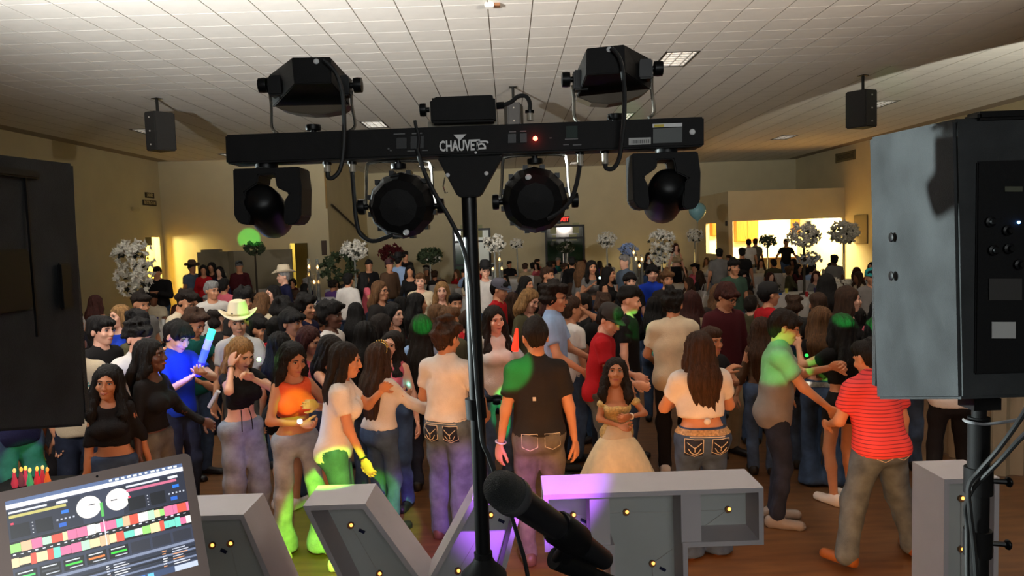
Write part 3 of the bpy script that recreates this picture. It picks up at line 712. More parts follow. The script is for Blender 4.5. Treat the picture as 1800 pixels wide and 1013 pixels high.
# ---------------------------------------------------------------- laptop on a table
TR = at(334, 795, 1.50); TL = at(-16, 869, 1.325)
ul = (TR - TL); wl = ul.length; ul.normalize()
hz_n = Vector((ul.y, -ul.x, 0)).normalized()      # horizontal, toward the camera
if hz_n.y > 0: hz_n = -hz_n
vl = (Vector((0, 0, 1)) * math.cos(R(20)) - hz_n * math.sin(R(20)))
vl = (vl - ul * vl.dot(ul)).normalized(); nl = ul.cross(vl)
if nl.dot(Vector((0, -1, 0))) < 0: nl = -nl
LW = wl; LH = LW * 0.76
lo = TL - vl * LH
LT = empty('laptop', lo + ul * LW / 2); tag(LT, 'open laptop at the lower left showing DJ mixing software', 'laptop')
LI = Vector(LT.location)
alu = mat('laptop_alu', s2l(112, 96, 90), 0.4, metal=0.3)
ML = frame(lo - LI, ul, vl)
def lrect(name, x0, y0, x1, y1, m, d, parent, th=0.0004):   # y from the top of the lid, in fractions of lid width
    y0 = LH - y0 * LW; y1 = LH - y1 * LW
    P = [lo - LI + ul * (a * LW) + vl * b_ + nl * d for a, b_ in ((x0, y0), (x1, y0), (x1, y1), (x0, y1))]
    return MB().prism(P, nl * th).build(name, m, parent)
def rr(w_, h_, r, n=5):
    out = []
    for cx, cy, a0 in ((w_ - r, h_ - r, 0), (r, h_ - r, 90), (r, r, 180), (w_ - r, r, 270)):
        for k in range(n + 1):
            a = R(a0 + 90 * k / n); out.append((cx + r * math.cos(a), cy + r * math.sin(a)))
    return out
lid = MB().prism([lo - LI + ul * x + vl * y for x, y in rr(LW, LH, 0.014)], -nl * 0.006).build('lid', alu, LT)
def em(name, c, s=1.0): return mat('scr_' + name, (0.02, 0.02, 0.02), 0.3, emit=s2l(c), estr=s * 1.3)
sx0, sy0, sx1, sy1 = 0.058, 0.056, 0.945, 0.655
scr = lrect('screen', sx0, sy0, sx1, sy1, em('bg', (52, 58, 78)), 0.0004, LT)
SW_, SH_ = sx1 - sx0, sy1 - sy0
def sr(name, u0, v0, u1, v1, c, d=0.001, s=1.0):
    return lrect(name, sx0 + u0 * SW_, sy0 + v0 * SH_, sx0 + u1 * SW_, sy0 + v1 * SH_, em('%d_%d_%d' % c, c, s), d, scr)
rs = random.Random(3)
sr('menu_bar', 0, 0, 1, 0.035, (90, 110, 150)); sr('title_bar', 0, 0.035, 1, 0.075, (238, 240, 245))
for k in range(12): sr('menu_icon', 0.56 + k * 0.035, 0.008, 0.575 + k * 0.035 + rs.random() * 0.012, 0.027, (235, 240, 240), 0.0015)
sr('deck_panel', 0.0, 0.09, 0.39, 0.36, (38, 42, 58)); sr('deck_panel', 0.62, 0.09, 1.0, 0.36, (38, 42, 58))
def disc(u, v, r, c):
    ctr = lo - LI + ul * ((sx0 + u * SW_) * LW) + vl * (LH - (sy0 + v * SH_) * LW) + nl * 0.0012
    P = [ctr + ul * (r * math.cos(2 * PI * k / 28)) + vl * (r * math.sin(2 * PI * k / 28)) for k in range(28)]
    return MB().prism(P, nl * 0.0004).build('platter', em('%d_%d_%d' % c, c), scr)
disc(0.43, 0.215, 0.0205, (236, 232, 226)); disc(0.595, 0.205, 0.0205, (236, 232, 226))
sr('needle', 0.43, 0.195, 0.465, 0.203, (40, 40, 60), 0.002); sr('needle', 0.555, 0.2, 0.59, 0.208, (40, 40, 60), 0.002)
sr('level_meter', 0.492, 0.2, 0.508, 0.33, (90, 190, 90), 0.0015)
for side, u0 in ((0, 0.01), (1, 0.65)):
    sr('track_title', u0, 0.10, u0 + 0.2, 0.118, (220, 225, 235), 0.0015)
    sr('track_wave', u0, 0.135, u0 + 0.30, 0.16, (200, 190, 110) if side == 0 else (210, 110, 140), 0.0015)
    sr('track_time', u0 + 0.25, 0.10, u0 + 0.31, 0.125, (230, 235, 240), 0.0015)
    sr('cue_panel', u0, 0.22, u0 + 0.10, 0.34, (14, 16, 24), 0.0015); sr('cue_panel', u0 + 0.13, 0.22, u0 + 0.22, 0.34, (14, 16, 24), 0.0015)
    sr('sync_button', u0 + 0.27, 0.19, u0 + 0.31, 0.22, (40, 120, 220), 0.0015)
    sr('loop_button', u0 + 0.25, 0.30, u0 + 0.29, 0.335, (40, 100, 200), 0.0015)
    sr('cue_dot', u0 + 0.005, 0.2, u0 + 0.02, 0.218, (235, 60, 90), 0.0015)
    for k in range(5): sr('knob_mark', u0 + 0.24 + k * 0.022, 0.26, u0 + 0.25 + k * 0.022, 0.275, (190, 196, 210), 0.0015)
    for k in range(4): sr('list_mark', u0 + 0.112, 0.23 + k * 0.03, u0 + 0.118, 0.238 + k * 0.03, (230, 232, 240), 0.0015)
sr('wave_lane', 0, 0.365, 1, 0.60, (8, 10, 14))
for lane, v0 in ((0, 0.375), (1, 0.50)):
    u = 0.0
    pal = [(235, 90, 70), (190, 240, 200), (240, 236, 228), (245, 190, 150), (250, 220, 170), (120, 220, 200), (230, 120, 160), (160, 230, 120)]
    while u < 0.99:
        wd = rs.uniform(0.025, 0.06); c = rs.choice(pal); hh = rs.uniform(0.03, 0.048)
        sr('waveform', u, v0 + 0.048 - hh, min(1, u + wd * 0.98), v0 + 0.048 + hh, c, 0.0015); u += wd
for k in range(26): sr('beat_mark', 0.01 + k * 0.038, 0.472 + rs.random() * 0.01, 0.025 + k * 0.038, 0.486, (225, 228, 240), 0.002)
sr('playhead', 0.498, 0.36, 0.503, 0.6, (240, 240, 255), 0.003)
for k in range(8):
    u0 = 0.01 + k * 0.124
    sr('sampler_slot', u0, 0.63, u0 + 0.11, 0.73, (12, 14, 18) if k < 5 else (44, 46, 58), 0.0015)
    if k < 5:
        sr('sampler_wave', u0 + 0.01, 0.672, u0 + 0.10, 0.69, [(80, 210, 110), (60, 64, 70), (70, 220, 70), (240, 130, 60), (60, 220, 60)][k], 0.002)
        sr('sampler_text', u0 + 0.012, 0.642, u0 + 0.09, 0.652, (220, 225, 230), 0.002); sr('sampler_text', u0 + 0.03, 0.708, u0 + 0.1, 0.717, (200, 205, 214), 0.002)
sr('toolbar', 0, 0.745, 1, 0.77, (130, 140, 165), 0.0015)
for k in range(7): 
    v0 = 0.78 + k * 0.023
    sr('track_row', 0, v0, 1, v0 + 0.019, (24, 28, 40) if k % 2 else (40, 46, 62), 0.0012)
    if k % 3 == 2: sr('track_row', 0, v0, 1, v0 + 0.016, (120, 132, 160), 0.0014)
    for u0, L in ((0.15, 0.12), (0.48, 0.02), (0.52, 0.09), (0.8, 0.03), (0.86, 0.1)):
        sr('track_text', u0, v0 + 0.004, u0 + L * rs.uniform(0.6, 1), v0 + 0.013, rs.choice([(230, 230, 235), (230, 160, 110), (200, 205, 220)]), 0.002)
sr('desktop_picture', 0, 0.945, 1, 1.0, (60, 76, 110), 0.0016)
sr('desktop_picture', 0.86, 0.95, 1.0, 1.0, (196, 206, 222), 0.0018)
for k in range(9): sr('dock_icon', 0.30 + k * 0.05, 0.952, 0.336 + k * 0.05, 0.995, rs.choice([(110, 200, 235), (230, 230, 235), (90, 190, 120), (60, 120, 210)]), 0.0022)
MB().ball(lo - LI + ul * (LW * 0.5) + vl * (LH - 0.026 * LW) + nl * 0.0005, 0.0022, sc=(1, 1, 1)).build('camera_dot', blk2, lid)
kb_ = MB().prism([lo - LI, lo - LI + ul * LW, lo - LI + ul * LW + hz_n * LH, lo - LI + hz_n * LH], (0, 0, -0.012)).build('keyboard_base', alu, LT)
keym = mat('key_black', s2l(20, 20, 20), 0.6)
for r_ in range(5):
    for c_ in range(13):
        MB().box(lo - LI + ul * (LW * (0.1 + 0.8 * (c_ + 0.5) / 13)) + hz_n * (LH * (0.15 + 0.09 * r_)) + Vector((0, 0, 0.001)), (LW * 0.05, LW * 0.04, 0.002), Matrix.Rotation(math.atan2(ul.y, ul.x), 3, 'Z')).build('key', keym, kb_)
tz = min((lo + hz_n * 0.0).z, (lo + ul * LW).z) - 0.02
DT = empty('dj_table', (lo.x + 0.1, lo.y - 0.15, STG)); tag(DT, 'black folding table under the laptop', 'table')
th_ = lo.z - 0.014 - STG
MB().box((-0.15, 0.0, th_ - 0.012), (1.1, 0.5, 0.024)).build('table_top', blk, DT)
for sx in (-0.66, 0.36):
    for sy in (-0.2, 0.2): MB().tube([(sx, sy, 0), (sx, sy, th_ - 0.02)], 0.014, 8).build('leg', blk, DT)
# ---------------------------------------------------------------- marquee letters
lw_ = mat('letter_white', s2l(190, 182, 184), 0.55, var=0.03, vscale=6)
lin = mat('letter_inside', s2l(180, 182, 178), 0.6, var=0.05, vscale=4)
bulbm = mat('bulb_glow', (0.9, 0.5, 0.2), 0.4, emit=(1.0, 0.40, 0.08), estr=2.6)
holm = mat('bulb_socket', s2l(120, 90, 60), 0.5)
wirem = mat('wire_clip', s2l(20, 24, 60), 0.5)
LD = 0.27
def letter(origin, u, outline, bulbs, braces, label, lightE):
    # outline in (x, z) metres, seen from behind; u is the letter's right, depth runs away from the camera
    u = Vector(u).normalized(); d = Vector((-u.y, u.x, 0))
    if d.y < 0: d = -d
    t = empty('marquee_letter', origin); tag(t, label, 'letter sign', 'giant marquee letters')
    P = [u * x + Vector((0, 0, z)) for x, z in outline]
    ar = sum(outline[i][0] * outline[(i + 1) % len(outline)][1] - outline[(i + 1) % len(outline)][0] * outline[i][1] for i in range(len(outline)))
    if ar < 0: P = P[::-1]; outline = outline[::-1]
    n = len(P); TH = 0.022
    # inner outline
    Q = []
    for i in range(n):
        a, b_, c_ = [Vector(outline[(i + k) % n]) for k in (-1, 0, 1)]
        e1 = (b_ - a).normalized(); e2_ = (c_ - b_).normalized()
        n1_ = Vector((-e1.y, e1.x)); n2_ = Vector((-e2_.y, e2_.x))
        bi = (n1_ + n2_); bi = bi / max(0.3, bi.length_squared / 2) 
        q = b_ + bi * TH / 1.0 * (1.0 if True else 1)
        Q.append(u * q.x + Vector((0, 0, q.y)))
    vs = P + Q + [p + d * LD for p in P] + [q + d * LD for q in Q]
    fs = []
    for i in range(n):
        j = (i + 1) % n
        fs += [(i, j, n + j, n + i), (2 * n + i, 3 * n + i, 3 * n + j, 2 * n + j), (i, 2 * n + i, 2 * n + j, j), (n + i, n + j, 3 * n + j, 3 * n + i)]
    MB().add(vs, fs).build('rim', lw_, t)
    MB().prism([q + d * 0.19 for q in Q], d * 0.012).build('back_panel', lin, t)
    for x0, z0, x1, z1, wd in braces:
        a = Vector((x0, z0)); c_ = Vector((x1, z1)); e = (c_ - a).normalized(); nn = Vector((-e.y, e.x)) * wd / 2
        MB().prism([u * p.x + Vector((0, 0, p.y)) + d * 0.01 for p in (a - nn, c_ - nn, c_ + nn, a + nn)], d * 0.17).build('brace', lw_, t)
    for k, (x, z) in enumerate(bulbs):
        p = u * x + Vector((0, 0, z))
        so = MB().lathe([(0.016, 0), (0.016, 0.014)], 10, frame(p + d * 0.19, u, (0, 0, 1))).build('socket', holm, t)
        MB().ball(p + d * 0.176 + u * 0.004 + Vector((0, 0, 0.004)), 0.0085, 8, 6).build('bulb_base', bulbm, so, smooth=True)
        MB().ball(p + d * 0.235, 0.028, 10, 8).build('bulb', bulbm, so, smooth=True)
        if k % 2 == 0: MB().box(p + d * 0.185 + u * 0.05 - Vector((0, 0, 0.03)), (0.03, 0.01, 0.012), Matrix.Rotation(0.5, 3, 'Y')).build('wire_clip', wirem, so)
    wr = [u * x + Vector((0, 0, z)) + d * 0.18 for x, z in bulbs]
    if len(wr) > 1: MB().tube(wr, 0.0016, 5).build('wire', mat('wire_white', s2l(190, 186, 180), 0.5), t)
    o = lamp('letter_bulbs', 'AREA', Vector(origin) + d * (LD + 0.05) + u * lightE[1] + Vector((0, 0, lightE[2])), lightE[0], (1.0, 0.40, 0.11), Vector(origin) + d * 3 + u * lightE[1] + Vector((0, 0, lightE[2])), (lightE[3], 0.8))
    return t
LZ = 1.19
def pb(lst, Y, x0):
    return [(at(x, y, Y + 0.19).x - x0, at(x, y, Y + 0.19).z) for x, y in lst]
# T
Yt = 3.30
a = at(955, 872, Yt); c_ = at(1342, 856, Yt)
ut = Vector((c_.x - a.x, 0, 0)); Wt = ut.length
zt = (a.z + c_.z) / 2
zb = at(1200, 963, Yt).z; s0 = at(1072, 965, Yt).x - a.x; s1 = at(1209, 965, Yt).x - a.x
KE = 0.38
letter((a.x, Yt, 0), (1, 0, 0), [(0, zt), (0, zb), (s0, zb), (s0, 0.0), (s1, 0.0), (s1, zb), (Wt, zb), (Wt, zt)],
       pb([(1007, 905), (1100, 900), (1188, 899), (1279, 895), (1146, 990), (1150, 1080), (1152, 1180)], Yt, a.x),
       [(s0 - 0.04, zb + 0.015, s0 - 0.04, zt - 0.015, 0.09), (s1 + 0.02, zb + 0.015, s1 + 0.02, zt - 0.015, 0.09)], 'white box letter T with two upright braces behind the microphone', (46 * KE, Wt / 2, 0.65, 0.95))
# I at the right
Yi = 3.32
a = at(1660, 843, Yi); c_ = at(1757, 839, Yi); Wi = c_.x - a.x
letter((a.x, Yi, 0), (1, 0, 0), [(0, a.z), (0, 0), (Wi, 0), (Wi, a.z)], pb([(1688, 876), (1688, 965), (1688, 1055), (1688, 1145)], Yi, a.x), [], 'white upright box letter behind the right speaker stand', (34 * KE, Wi / 2, 0.65, 0.3))
# V: two strokes
Yv = 3.22
def pz(px, py, Y=Yv):
    p = at(px, py, Y); return (p.x, p.z)
o_ = at(530, 890, Yv)
xs = [pz(532, 892), pz(642, 884), pz(740, 1020), pz(820, 876), pz(895, 872)]
zt = (xs[0][1] + xs[1][1]) / 2
x0 = xs[0][0]
mid = (pz(745, 1030)[0], 0.56); 
V_out = [(xs[0][0] - x0, zt), (xs[1][0] - x0, zt), (pz(748, 1030)[0] - x0, pz(748, 1030)[1]), (pz(829, 860)[0] - x0, zt), (pz(922, 860)[0] - x0, zt), (pz(780, 1250)[0] - x0 + 0.06, 0.0), (pz(780, 1250)[0] - x0 - 0.1, 0.0)]
letter((x0, Yv, 0), (1, 0, 0), V_out, pb([(617, 923), (667, 1008), (712, 1090), (765, 1170), (790, 1080), (805, 1003), (862, 905)], Yv, x0), [], 'white box letter V lying between the girls and the light pole', (40 * KE, 0.5, 0.7, 0.8))
# slanting stroke letter behind the laptop
Ya = 3.2
za = at(420, 905, Ya).z; xa = at(428, 905, Ya).x
letter((xa, Ya, 0), (1, 0, 0), [(0, za), (-0.34, za), (-0.80, 0), (-0.55, 0), (-0.40, 0.28), (0.02, 0.28), (0.12, 0.0), (0.40, 0.0)], pb([(374, 958), (406, 955), (425, 1040), (300, 1040)], Ya, xa), [], 'white slanting box letter half hidden behind the laptop', (30 * KE, -0.2, 0.65, 0.5))
# ---------------------------------------------------------------- figures: signed distance bodies meshed with surface nets
V3 = lambda *a: np.array(a, dtype=np.float64)
def unit(v):
    n = np.linalg.norm(v); return v / n if n > 1e-9 else v
def rx(a): c, s = math.cos(a), math.sin(a); return np.array([[1, 0, 0], [0, c, -s], [0, s, c]])
def ry(a): c, s = math.cos(a), math.sin(a); return np.array([[c, 0, s], [0, 1, 0], [-s, 0, c]])
def rz(a): c, s = math.cos(a), math.sin(a); return np.array([[c, -s, 0], [s, c, 0], [0, 0, 1]])
class SDF:
    def __init__(s): s.pr = []; s.cuts = []
    def cone(s, a, b, ra, rb, q=1.0, f=None, k=0.03, sub=False, flat=False):
        s.pr.append(('c', np.asarray(a, float), np.asarray(b, float), ra, rb, q, None if f is None else unit(np.asarray(f, float)), k, sub, flat)); return s
    def ell(s, c, r, Rm=None, k=0.02, sub=False):
        s.pr.append(('e', np.asarray(c, float), np.asarray(r, float), Rm, k, sub)); return s
    def cut(s, p, n): s.cuts.append((np.asarray(p, float), unit(np.asarray(n, float)))); return s
    def bounds(s, p):
        if p[0] == 'c':
            r = max(p[3], p[4]) * max(1.0, p[5]); return np.minimum(p[1], p[2]) - r, np.maximum(p[1], p[2]) + r
        r = p[2].max(); return p[1] - r, p[1] + r
    def mesh(s, h, noise=None):
        bs = [s.bounds(p) for p in s.pr if not p[-1 if p[0] == 'e' else 8]]
        lo = np.min([b[0] for b in bs], 0) - 2.5 * h; hi = np.max([b[1] for b in bs], 0) + 2.5 * h
        n = np.ceil((hi - lo) / h).astype(int) + 1
        D = np.full(n, 0.4)
        ax = [lo[i] + h * np.arange(n[i]) for i in range(3)]
        for p in s.pr:
            b0, b1 = s.bounds(p); k = p[4] if p[0] == 'e' else p[7]
            i0 = np.clip(np.floor((b0 - k - 2 * h - lo) / h).astype(int), 0, n); i1 = np.clip(np.ceil((b1 + k + 2 * h - lo) / h).astype(int) + 1, 0, n)
            if (i1 <= i0).any(): continue
            sl = tuple(slice(i0[i], i1[i]) for i in range(3))
            X, Y, Z = ax[0][sl[0]][:, None, None], ax[1][sl[1]][None, :, None], ax[2][sl[2]][None, None, :]
            if p[0] == 'c':
                _, a, b, ra, rb, q, f, k, sub, flat = p
                ba = b - a; L2 = max(ba @ ba, 1e-12)
                px, py, pz = X - a[0], Y - a[1], Z - a[2]
                t0 = (px * ba[0] + py * ba[1] + pz * ba[2]) / L2
                t = np.clip(t0, 0, 1)
                vx, vy, vz = px - t * ba[0], py - t * ba[1], pz - t * ba[2]
                d2 = vx * vx + vy * vy + vz * vz
                if f is not None and q != 1.0:
                    vf = vx * f[0] + vy * f[1] + vz * f[2]
                    d2 = d2 + vf * vf * (1 / (q * q) - 1)
                d = np.sqrt(d2) - (ra + (rb - ra) * t)
                if f is not None: d = d * min(1.0, 0.5 + 0.5 * q)
                if flat:
                    L = math.sqrt(L2); d = np.maximum(d, np.maximum(-t0 * L, (t0 - 1) * L))
            else:
                _, c, r, Rm, k, sub = p
                px, py, pz = X - c[0], Y - c[1], Z - c[2]
                if Rm is not None:
                    qx = px * Rm[0, 0] + py * Rm[1, 0] + pz * Rm[2, 0]; qy = px * Rm[0, 1] + py * Rm[1, 1] + pz * Rm[2, 1]; qz = px * Rm[0, 2] + py * Rm[1, 2] + pz * Rm[2, 2]
                else: qx, qy, qz = px, py, pz
                g = np.sqrt((qx / r[0]) ** 2 + (qy / r[1]) ** 2 + (qz / r[2]) ** 2)
                g2 = np.sqrt((qx / r[0] ** 2) ** 2 + (qy / r[1] ** 2) ** 2 + (qz / r[2] ** 2) ** 2)
                d = g * (g - 1) / np.maximum(g2, 1e-6)
            E = D[sl]
            if sub:
                hh = np.maximum(k - np.abs(E + d), 0) / k
                D[sl] = np.maximum(E, -d) + hh * hh * k * 0.25
            else:
                hh = np.maximum(k - np.abs(E - d), 0) / k
                D[sl] = np.minimum(E, d) - hh * hh * k * 0.25
        X, Y, Z = ax[0][:, None, None], ax[1][None, :, None], ax[2][None, None, :]
        if noise is not None: D = D + noise(X, Y, Z)
        for p, nn in s.cuts: D = np.maximum(D, (X - p[0]) * nn[0] + (Y - p[1]) * nn[1] + (Z - p[2]) * nn[2])
        s.D, s.lo, s.h = D, lo, h
        return snets(D, lo, h)
def snets(D, lo, h):
    n = np.array(D.shape)
    I = D < 0
    c = np.zeros(n - 1, dtype=np.uint8)
    for i in (0, 1):
        for j in (0, 1):
            for k in (0, 1): c += I[i:n[0] - 1 + i, j:n[1] - 1 + j, k:n[2] - 1 + k]
    A = np.argwhere((c > 0) & (c < 8))
    if len(A) == 0: return np.zeros((0, 3)), np.zeros((0, 4), int)
    idx = np.full(n - 1, -1, dtype=np.int32); idx[A[:, 0], A[:, 1], A[:, 2]] = np.arange(len(A))
    val = {}
    for i in (0, 1):
        for j in (0, 1):
            for k in (0, 1): val[i, j, k] = D[A[:, 0] + i, A[:, 1] + j, A[:, 2] + k]
    S = np.zeros((len(A), 3)); W = np.zeros(len(A))
    for a0 in val:
        for d in range(3):
            if a0[d]: continue
            a1 = list(a0); a1[d] = 1; a1 = tuple(a1)
            v0, v1 = val[a0], val[a1]
            m = (v0 < 0) != (v1 < 0)
            t = np.where(m, v0 / np.where(m, v0 - v1, 1), 0)
            for q in range(3): S[:, q] += m * (a0[q] + (t if q == d else 0))
            W += m
    P = lo + h * (A + S / np.maximum(W, 1)[:, None])
    quads = []
    for d in range(3):
        u, v = (d + 1) % 3, (d + 2) % 3
        sl0 = [slice(1, n[q] - 1) for q in range(3)]; sl0[d] = slice(0, n[d] - 1)
        sl1 = list(sl0); sl1[d] = slice(1, n[d])
        a, b = I[tuple(sl0)], I[tuple(sl1)]
        E = np.argwhere(a != b)
        if len(E) == 0: continue
        ins = a[E[:, 0], E[:, 1], E[:, 2]]
        off = np.ones(3, int); off[d] = 0
        E = E + off
        def cell(du, dv):
            C = E.copy(); C[:, u] += du; C[:, v] += dv
            return idx[C[:, 0], C[:, 1], C[:, 2]]
        q = np.stack([cell(-1, -1), cell(0, -1), cell(0, 0), cell(-1, 0)], 1)
        q[~ins] = q[~ins][:, ::-1]
        quads.append(q)
    return P, np.concatenate(quads)
def merge(*parts):
    V = []; Q = []; n = 0
    for v, q in parts:
        if len(v) == 0: continue
        V.append(v); Q.append(q + n); n += len(v)
    return np.concatenate(V), np.concatenate(Q)
def ik(a, t, l1, l2, hint):
    d = t - a; L = np.linalg.norm(d)
    Lm = (l1 + l2) * 0.995
    if L > Lm: t = a + d / L * Lm; d = t - a; L = Lm
    L = max(L, abs(l1 - l2) + 0.01); u = unit(d)
    x = (l1 * l1 - l2 * l2 + L * L) / (2 * L); y = math.sqrt(max(0, l1 * l1 - x * x))
    hv = hint - u * (hint @ u); hv = unit(hv)
    return a + u * x + hv * y, t
# skin, hair and cloth materials
SKIN = {'fair': (226, 172, 146), 'tan': (196, 138, 104), 'olive': (178, 120, 86), 'brown': (128, 80, 54), 'dark': (92, 58, 42)}
def skin_m(k): return mat('skin_' + k, s2l(SKIN[k]), 0.5, var=0.06, vscale=14, spec=0.35)
HAIR = {'black': (18, 15, 14), 'dark': (30, 22, 17), 'brown': (58, 38, 25), 'auburn': (58, 24, 18), 'blonde': (140, 104, 64), 'lightbrown': (96, 66, 40), 'grey': (130, 128, 126)}
def hair_m(k): return mat('hair_' + k, s2l(HAIR[k]), 0.6, var=0.5, vscale=30, bump=0.7, bscale=45, stretch=(3, 3, 0.35), spec=0.22)
CLOTH = {'white': (222, 216, 210), 'cream': (214, 198, 170), 'black': (24, 22, 23), 'charcoal': (40, 37, 36), 'grey': (120, 118, 116), 'red': (176, 22, 30), 'maroon': (70, 20, 26), 'pink': (206, 96, 110), 'coral': (226, 82, 78),
         'blue': (24, 58, 176), 'navy': (24, 26, 58), 'lightblue': (150, 176, 214), 'slate': (92, 108, 128), 'teal': (20, 90, 84), 'green': (60, 84, 70), 'polo_grey': (128, 122, 118), 'orange': (232, 92, 52), 'beige': (186, 168, 140), 'olive': (78, 74, 52), 'brown': (84, 62, 46), 'tan': (170, 146, 112), 'kelly': (30, 120, 74), 'purple': (92, 60, 120), 'yellow': (200, 186, 110),
         'denim': (62, 82, 112), 'denim_light': (142, 150, 164), 'denim_dark': (36, 42, 58), 'denim_wash': (92, 106, 118), 'khaki': (150, 132, 104), 'darkpants': (30, 28, 30), 'greyjean': (98, 94, 86), 'boot': (140, 84, 40)}
def cloth_m(k):
    den = k.startswith('denim') or k == 'greyjean'
    return mat('cloth_' + k, s2l(CLOTH[k]), 0.85, var=0.38 if den else 0.10, vscale=9 if den else 9, bump=0.25, bscale=220 if den else 160, spec=0.2)
def shoe_m(k): return mat('shoe_' + k, s2l(CLOTH.get(k, (90, 90, 90))), 0.5, spec=0.4)
eye_w = mat('eye_white', s2l(168, 160, 152), 0.3); eye_d = mat('eye_iris', s2l(26, 16, 12), 0.2); lip_m = mat('lips', s2l(166, 84, 76), 0.45); brow_m = mat('brow', s2l(26, 19, 16), 0.7)
# arm presets: wrist position in metres for a 1.72 m figure (left arm; mirrored for the right), elbow hint
ARM = {'down': ((0.27, -0.04, 0.83), (0.3, 1, 0)), 'fwd': ((0.20, -0.30, 1.02), (0.5, 0.6, -0.5)), 'chest': ((0.05, -0.25, 1.20), (0.8, 0.2, -0.6)), 'chest_hi': ((0.08, -0.28, 1.32), (0.6, 0.1, -0.8)),
       'ear': ((0.12, -0.10, 1.50), (0.6, -0.5, -0.8)), 'mouth': ((0.05, -0.19, 1.44), (0.7, -0.2, -0.8)), 'up': ((0.22, -0.20, 1.62), (0.8, 0.3, -0.3)), 'hip': ((0.22, -0.06, 1.02), (1, 0.6, 0)), 'reach': ((0.16, -0.46, 1.18), (0.5, 0.3, -0.8)),
       'side': ((0.42, -0.12, 0.95), (0.2, 1, 0)), 'lap': ((0.10, -0.30, 0.98), (1, 0.4, -0.2)), 'fwdlow': ((0.17, -0.28, 0.92), (0.5, 0.8, -0.1)), 'high_fwd': ((0.14, -0.38, 1.42), (0.6, 0.1, -0.8)), 'table': ((0.16, -0.40, 0.80), (0.7, 0.4, 0)), 'back': ((0.24, 0.10, 0.86), (0.3, 1, 0))}
def hand_sdf(w, d, n, s, curl=0.5, side=1, spread=0.3, fine=True):
    # w wrist, d along the hand, n palm normal (the way the fingers curl), side: +1 thumb on +x of (d x n)
    S = SDF(); d = unit(d); n = unit(n - d * (n @ d)); b = np.cross(d, n) * side
    L = 0.092 * s
    S.cone(w - d * 0.02 * s, w + d * L * 0.55, 0.026 * s, 0.036 * s, 0.48, n, 0.02)
    S.cone(w + d * L * 0.5 - b * 0.012 * s, w + d * L - b * 0.004 * s, 0.034 * s, 0.036 * s, 0.42, n, 0.02)
    for i, (o, ln) in enumerate(((0.030, 0.076), (0.010, 0.086), (-0.011, 0.080), (-0.030, 0.062))):
        p = w + d * (L * (0.99 - abs(i - 1.2) * 0.04)) + b * o * s; dd = unit(d + b * (o * spread * 8)); nn = n; c = curl * (0.85 + 0.12 * i)
        for j, fr in enumerate((0.45, 0.31, 0.24)):
            a = c * (0.55, 0.85, 0.6)[j]
            dd, nn = dd * math.cos(a) + nn * math.sin(a), nn * math.cos(a) - dd * math.sin(a)
            p2 = p + dd * ln * s * fr
            S.cone(p, p2, (0.0098, 0.0092, 0.0086)[j] * s, (0.0092, 0.0086, 0.0074)[j] * s, k=0.006); p = p2
    p = w + d * L * 0.28 + b * 0.026 * s; dd = unit(d * 0.75 + b * 0.62 + n * 0.3)
    for j, ln in enumerate((0.042, 0.034, 0.027)):
        p2 = p + dd * ln * s; S.cone(p, p2, (0.0135, 0.011, 0.0098)[j] * s, (0.011, 0.0098, 0.008)[j] * s, k=0.01); p = p2
        dd = unit(dd + n * 0.25 * curl + d * 0.25 - b * 0.2)
    return S
def head_sdf(S, C, Rm, s, fem, detail=True):
    P = lambda x, y, z: C + Rm @ (np.array((x, y, z)) * s)
    S.ell(P(0, 0.012, 0.030), V3(0.074, 0.094, 0.088) * s, Rm, 0.02)
    j = 0.92 if fem else 1.0
    S.ell(P(0, -0.026, -0.040), V3(0.056 * j, 0.066, 0.080) * s, Rm, 0.035 * s)
    S.ell(P(0, -0.066, -0.096), V3(0.024 * j, 0.022, 0.020) * s, Rm, 0.03 * s)
    if detail:
        S.ell(P(0, -0.080, 0.022), V3(0.050, 0.016, 0.012) * s, Rm, 0.018 * s)
        for e in (-1, 1):
            S.ell(P(e * 0.031, -0.098, 0.004), V3(0.019, 0.014, 0.012) * s, Rm, 0.012 * s, True)
            S.ell(P(e * 0.040, -0.066, -0.030), V3(0.022, 0.022, 0.020) * s, Rm, 0.02 * s)
            S.ell(P(e * 0.077, 0.010, -0.010), V3(0.010, 0.019, 0.031) * s, Rm, 0.008 * s)
            S.ell(P(e * 0.012, -0.103, -0.034), V3(0.010, 0.010, 0.008) * s, Rm, 0.008 * s)
        S.cone(P(0, -0.092, 0.008), P(0, -0.110, -0.030), 0.008 * s, 0.0115 * s, k=0.012 * s)
        S.ell(P(0, -0.089, -0.060), V3(0.022, 0.012, 0.007) * s, Rm, 0.010 * s)
        S.ell(P(0, -0.086, -0.071), V3(0.018, 0.011, 0.007) * s, Rm, 0.010 * s)
    else:
        S.ell(P(0, -0.098, -0.02), V3(0.014, 0.016, 0.022) * s, Rm, 0.015 * s)
        for e in (-1, 1): S.ell(P(e * 0.077, 0.010, -0.010), V3(0.013, 0.019, 0.031) * s, Rm, 0.008 * s)
def folds(seed, amp):
    r = random.Random(seed); ks = [(r.uniform(-14, 14), r.uniform(-10, 10), r.uniform(10, 34), r.uniform(0, 6)) for _ in range(4)]
    def f(X, Y, Z):
        a = 0
        for kx, ky, kz, ph in ks: a = a + np.sin(kx * X + ky * Y + kz * Z + ph + 1.5 * np.sin(7 * X + 5 * Z + ph))
        return amp * a * 0.45
    return f
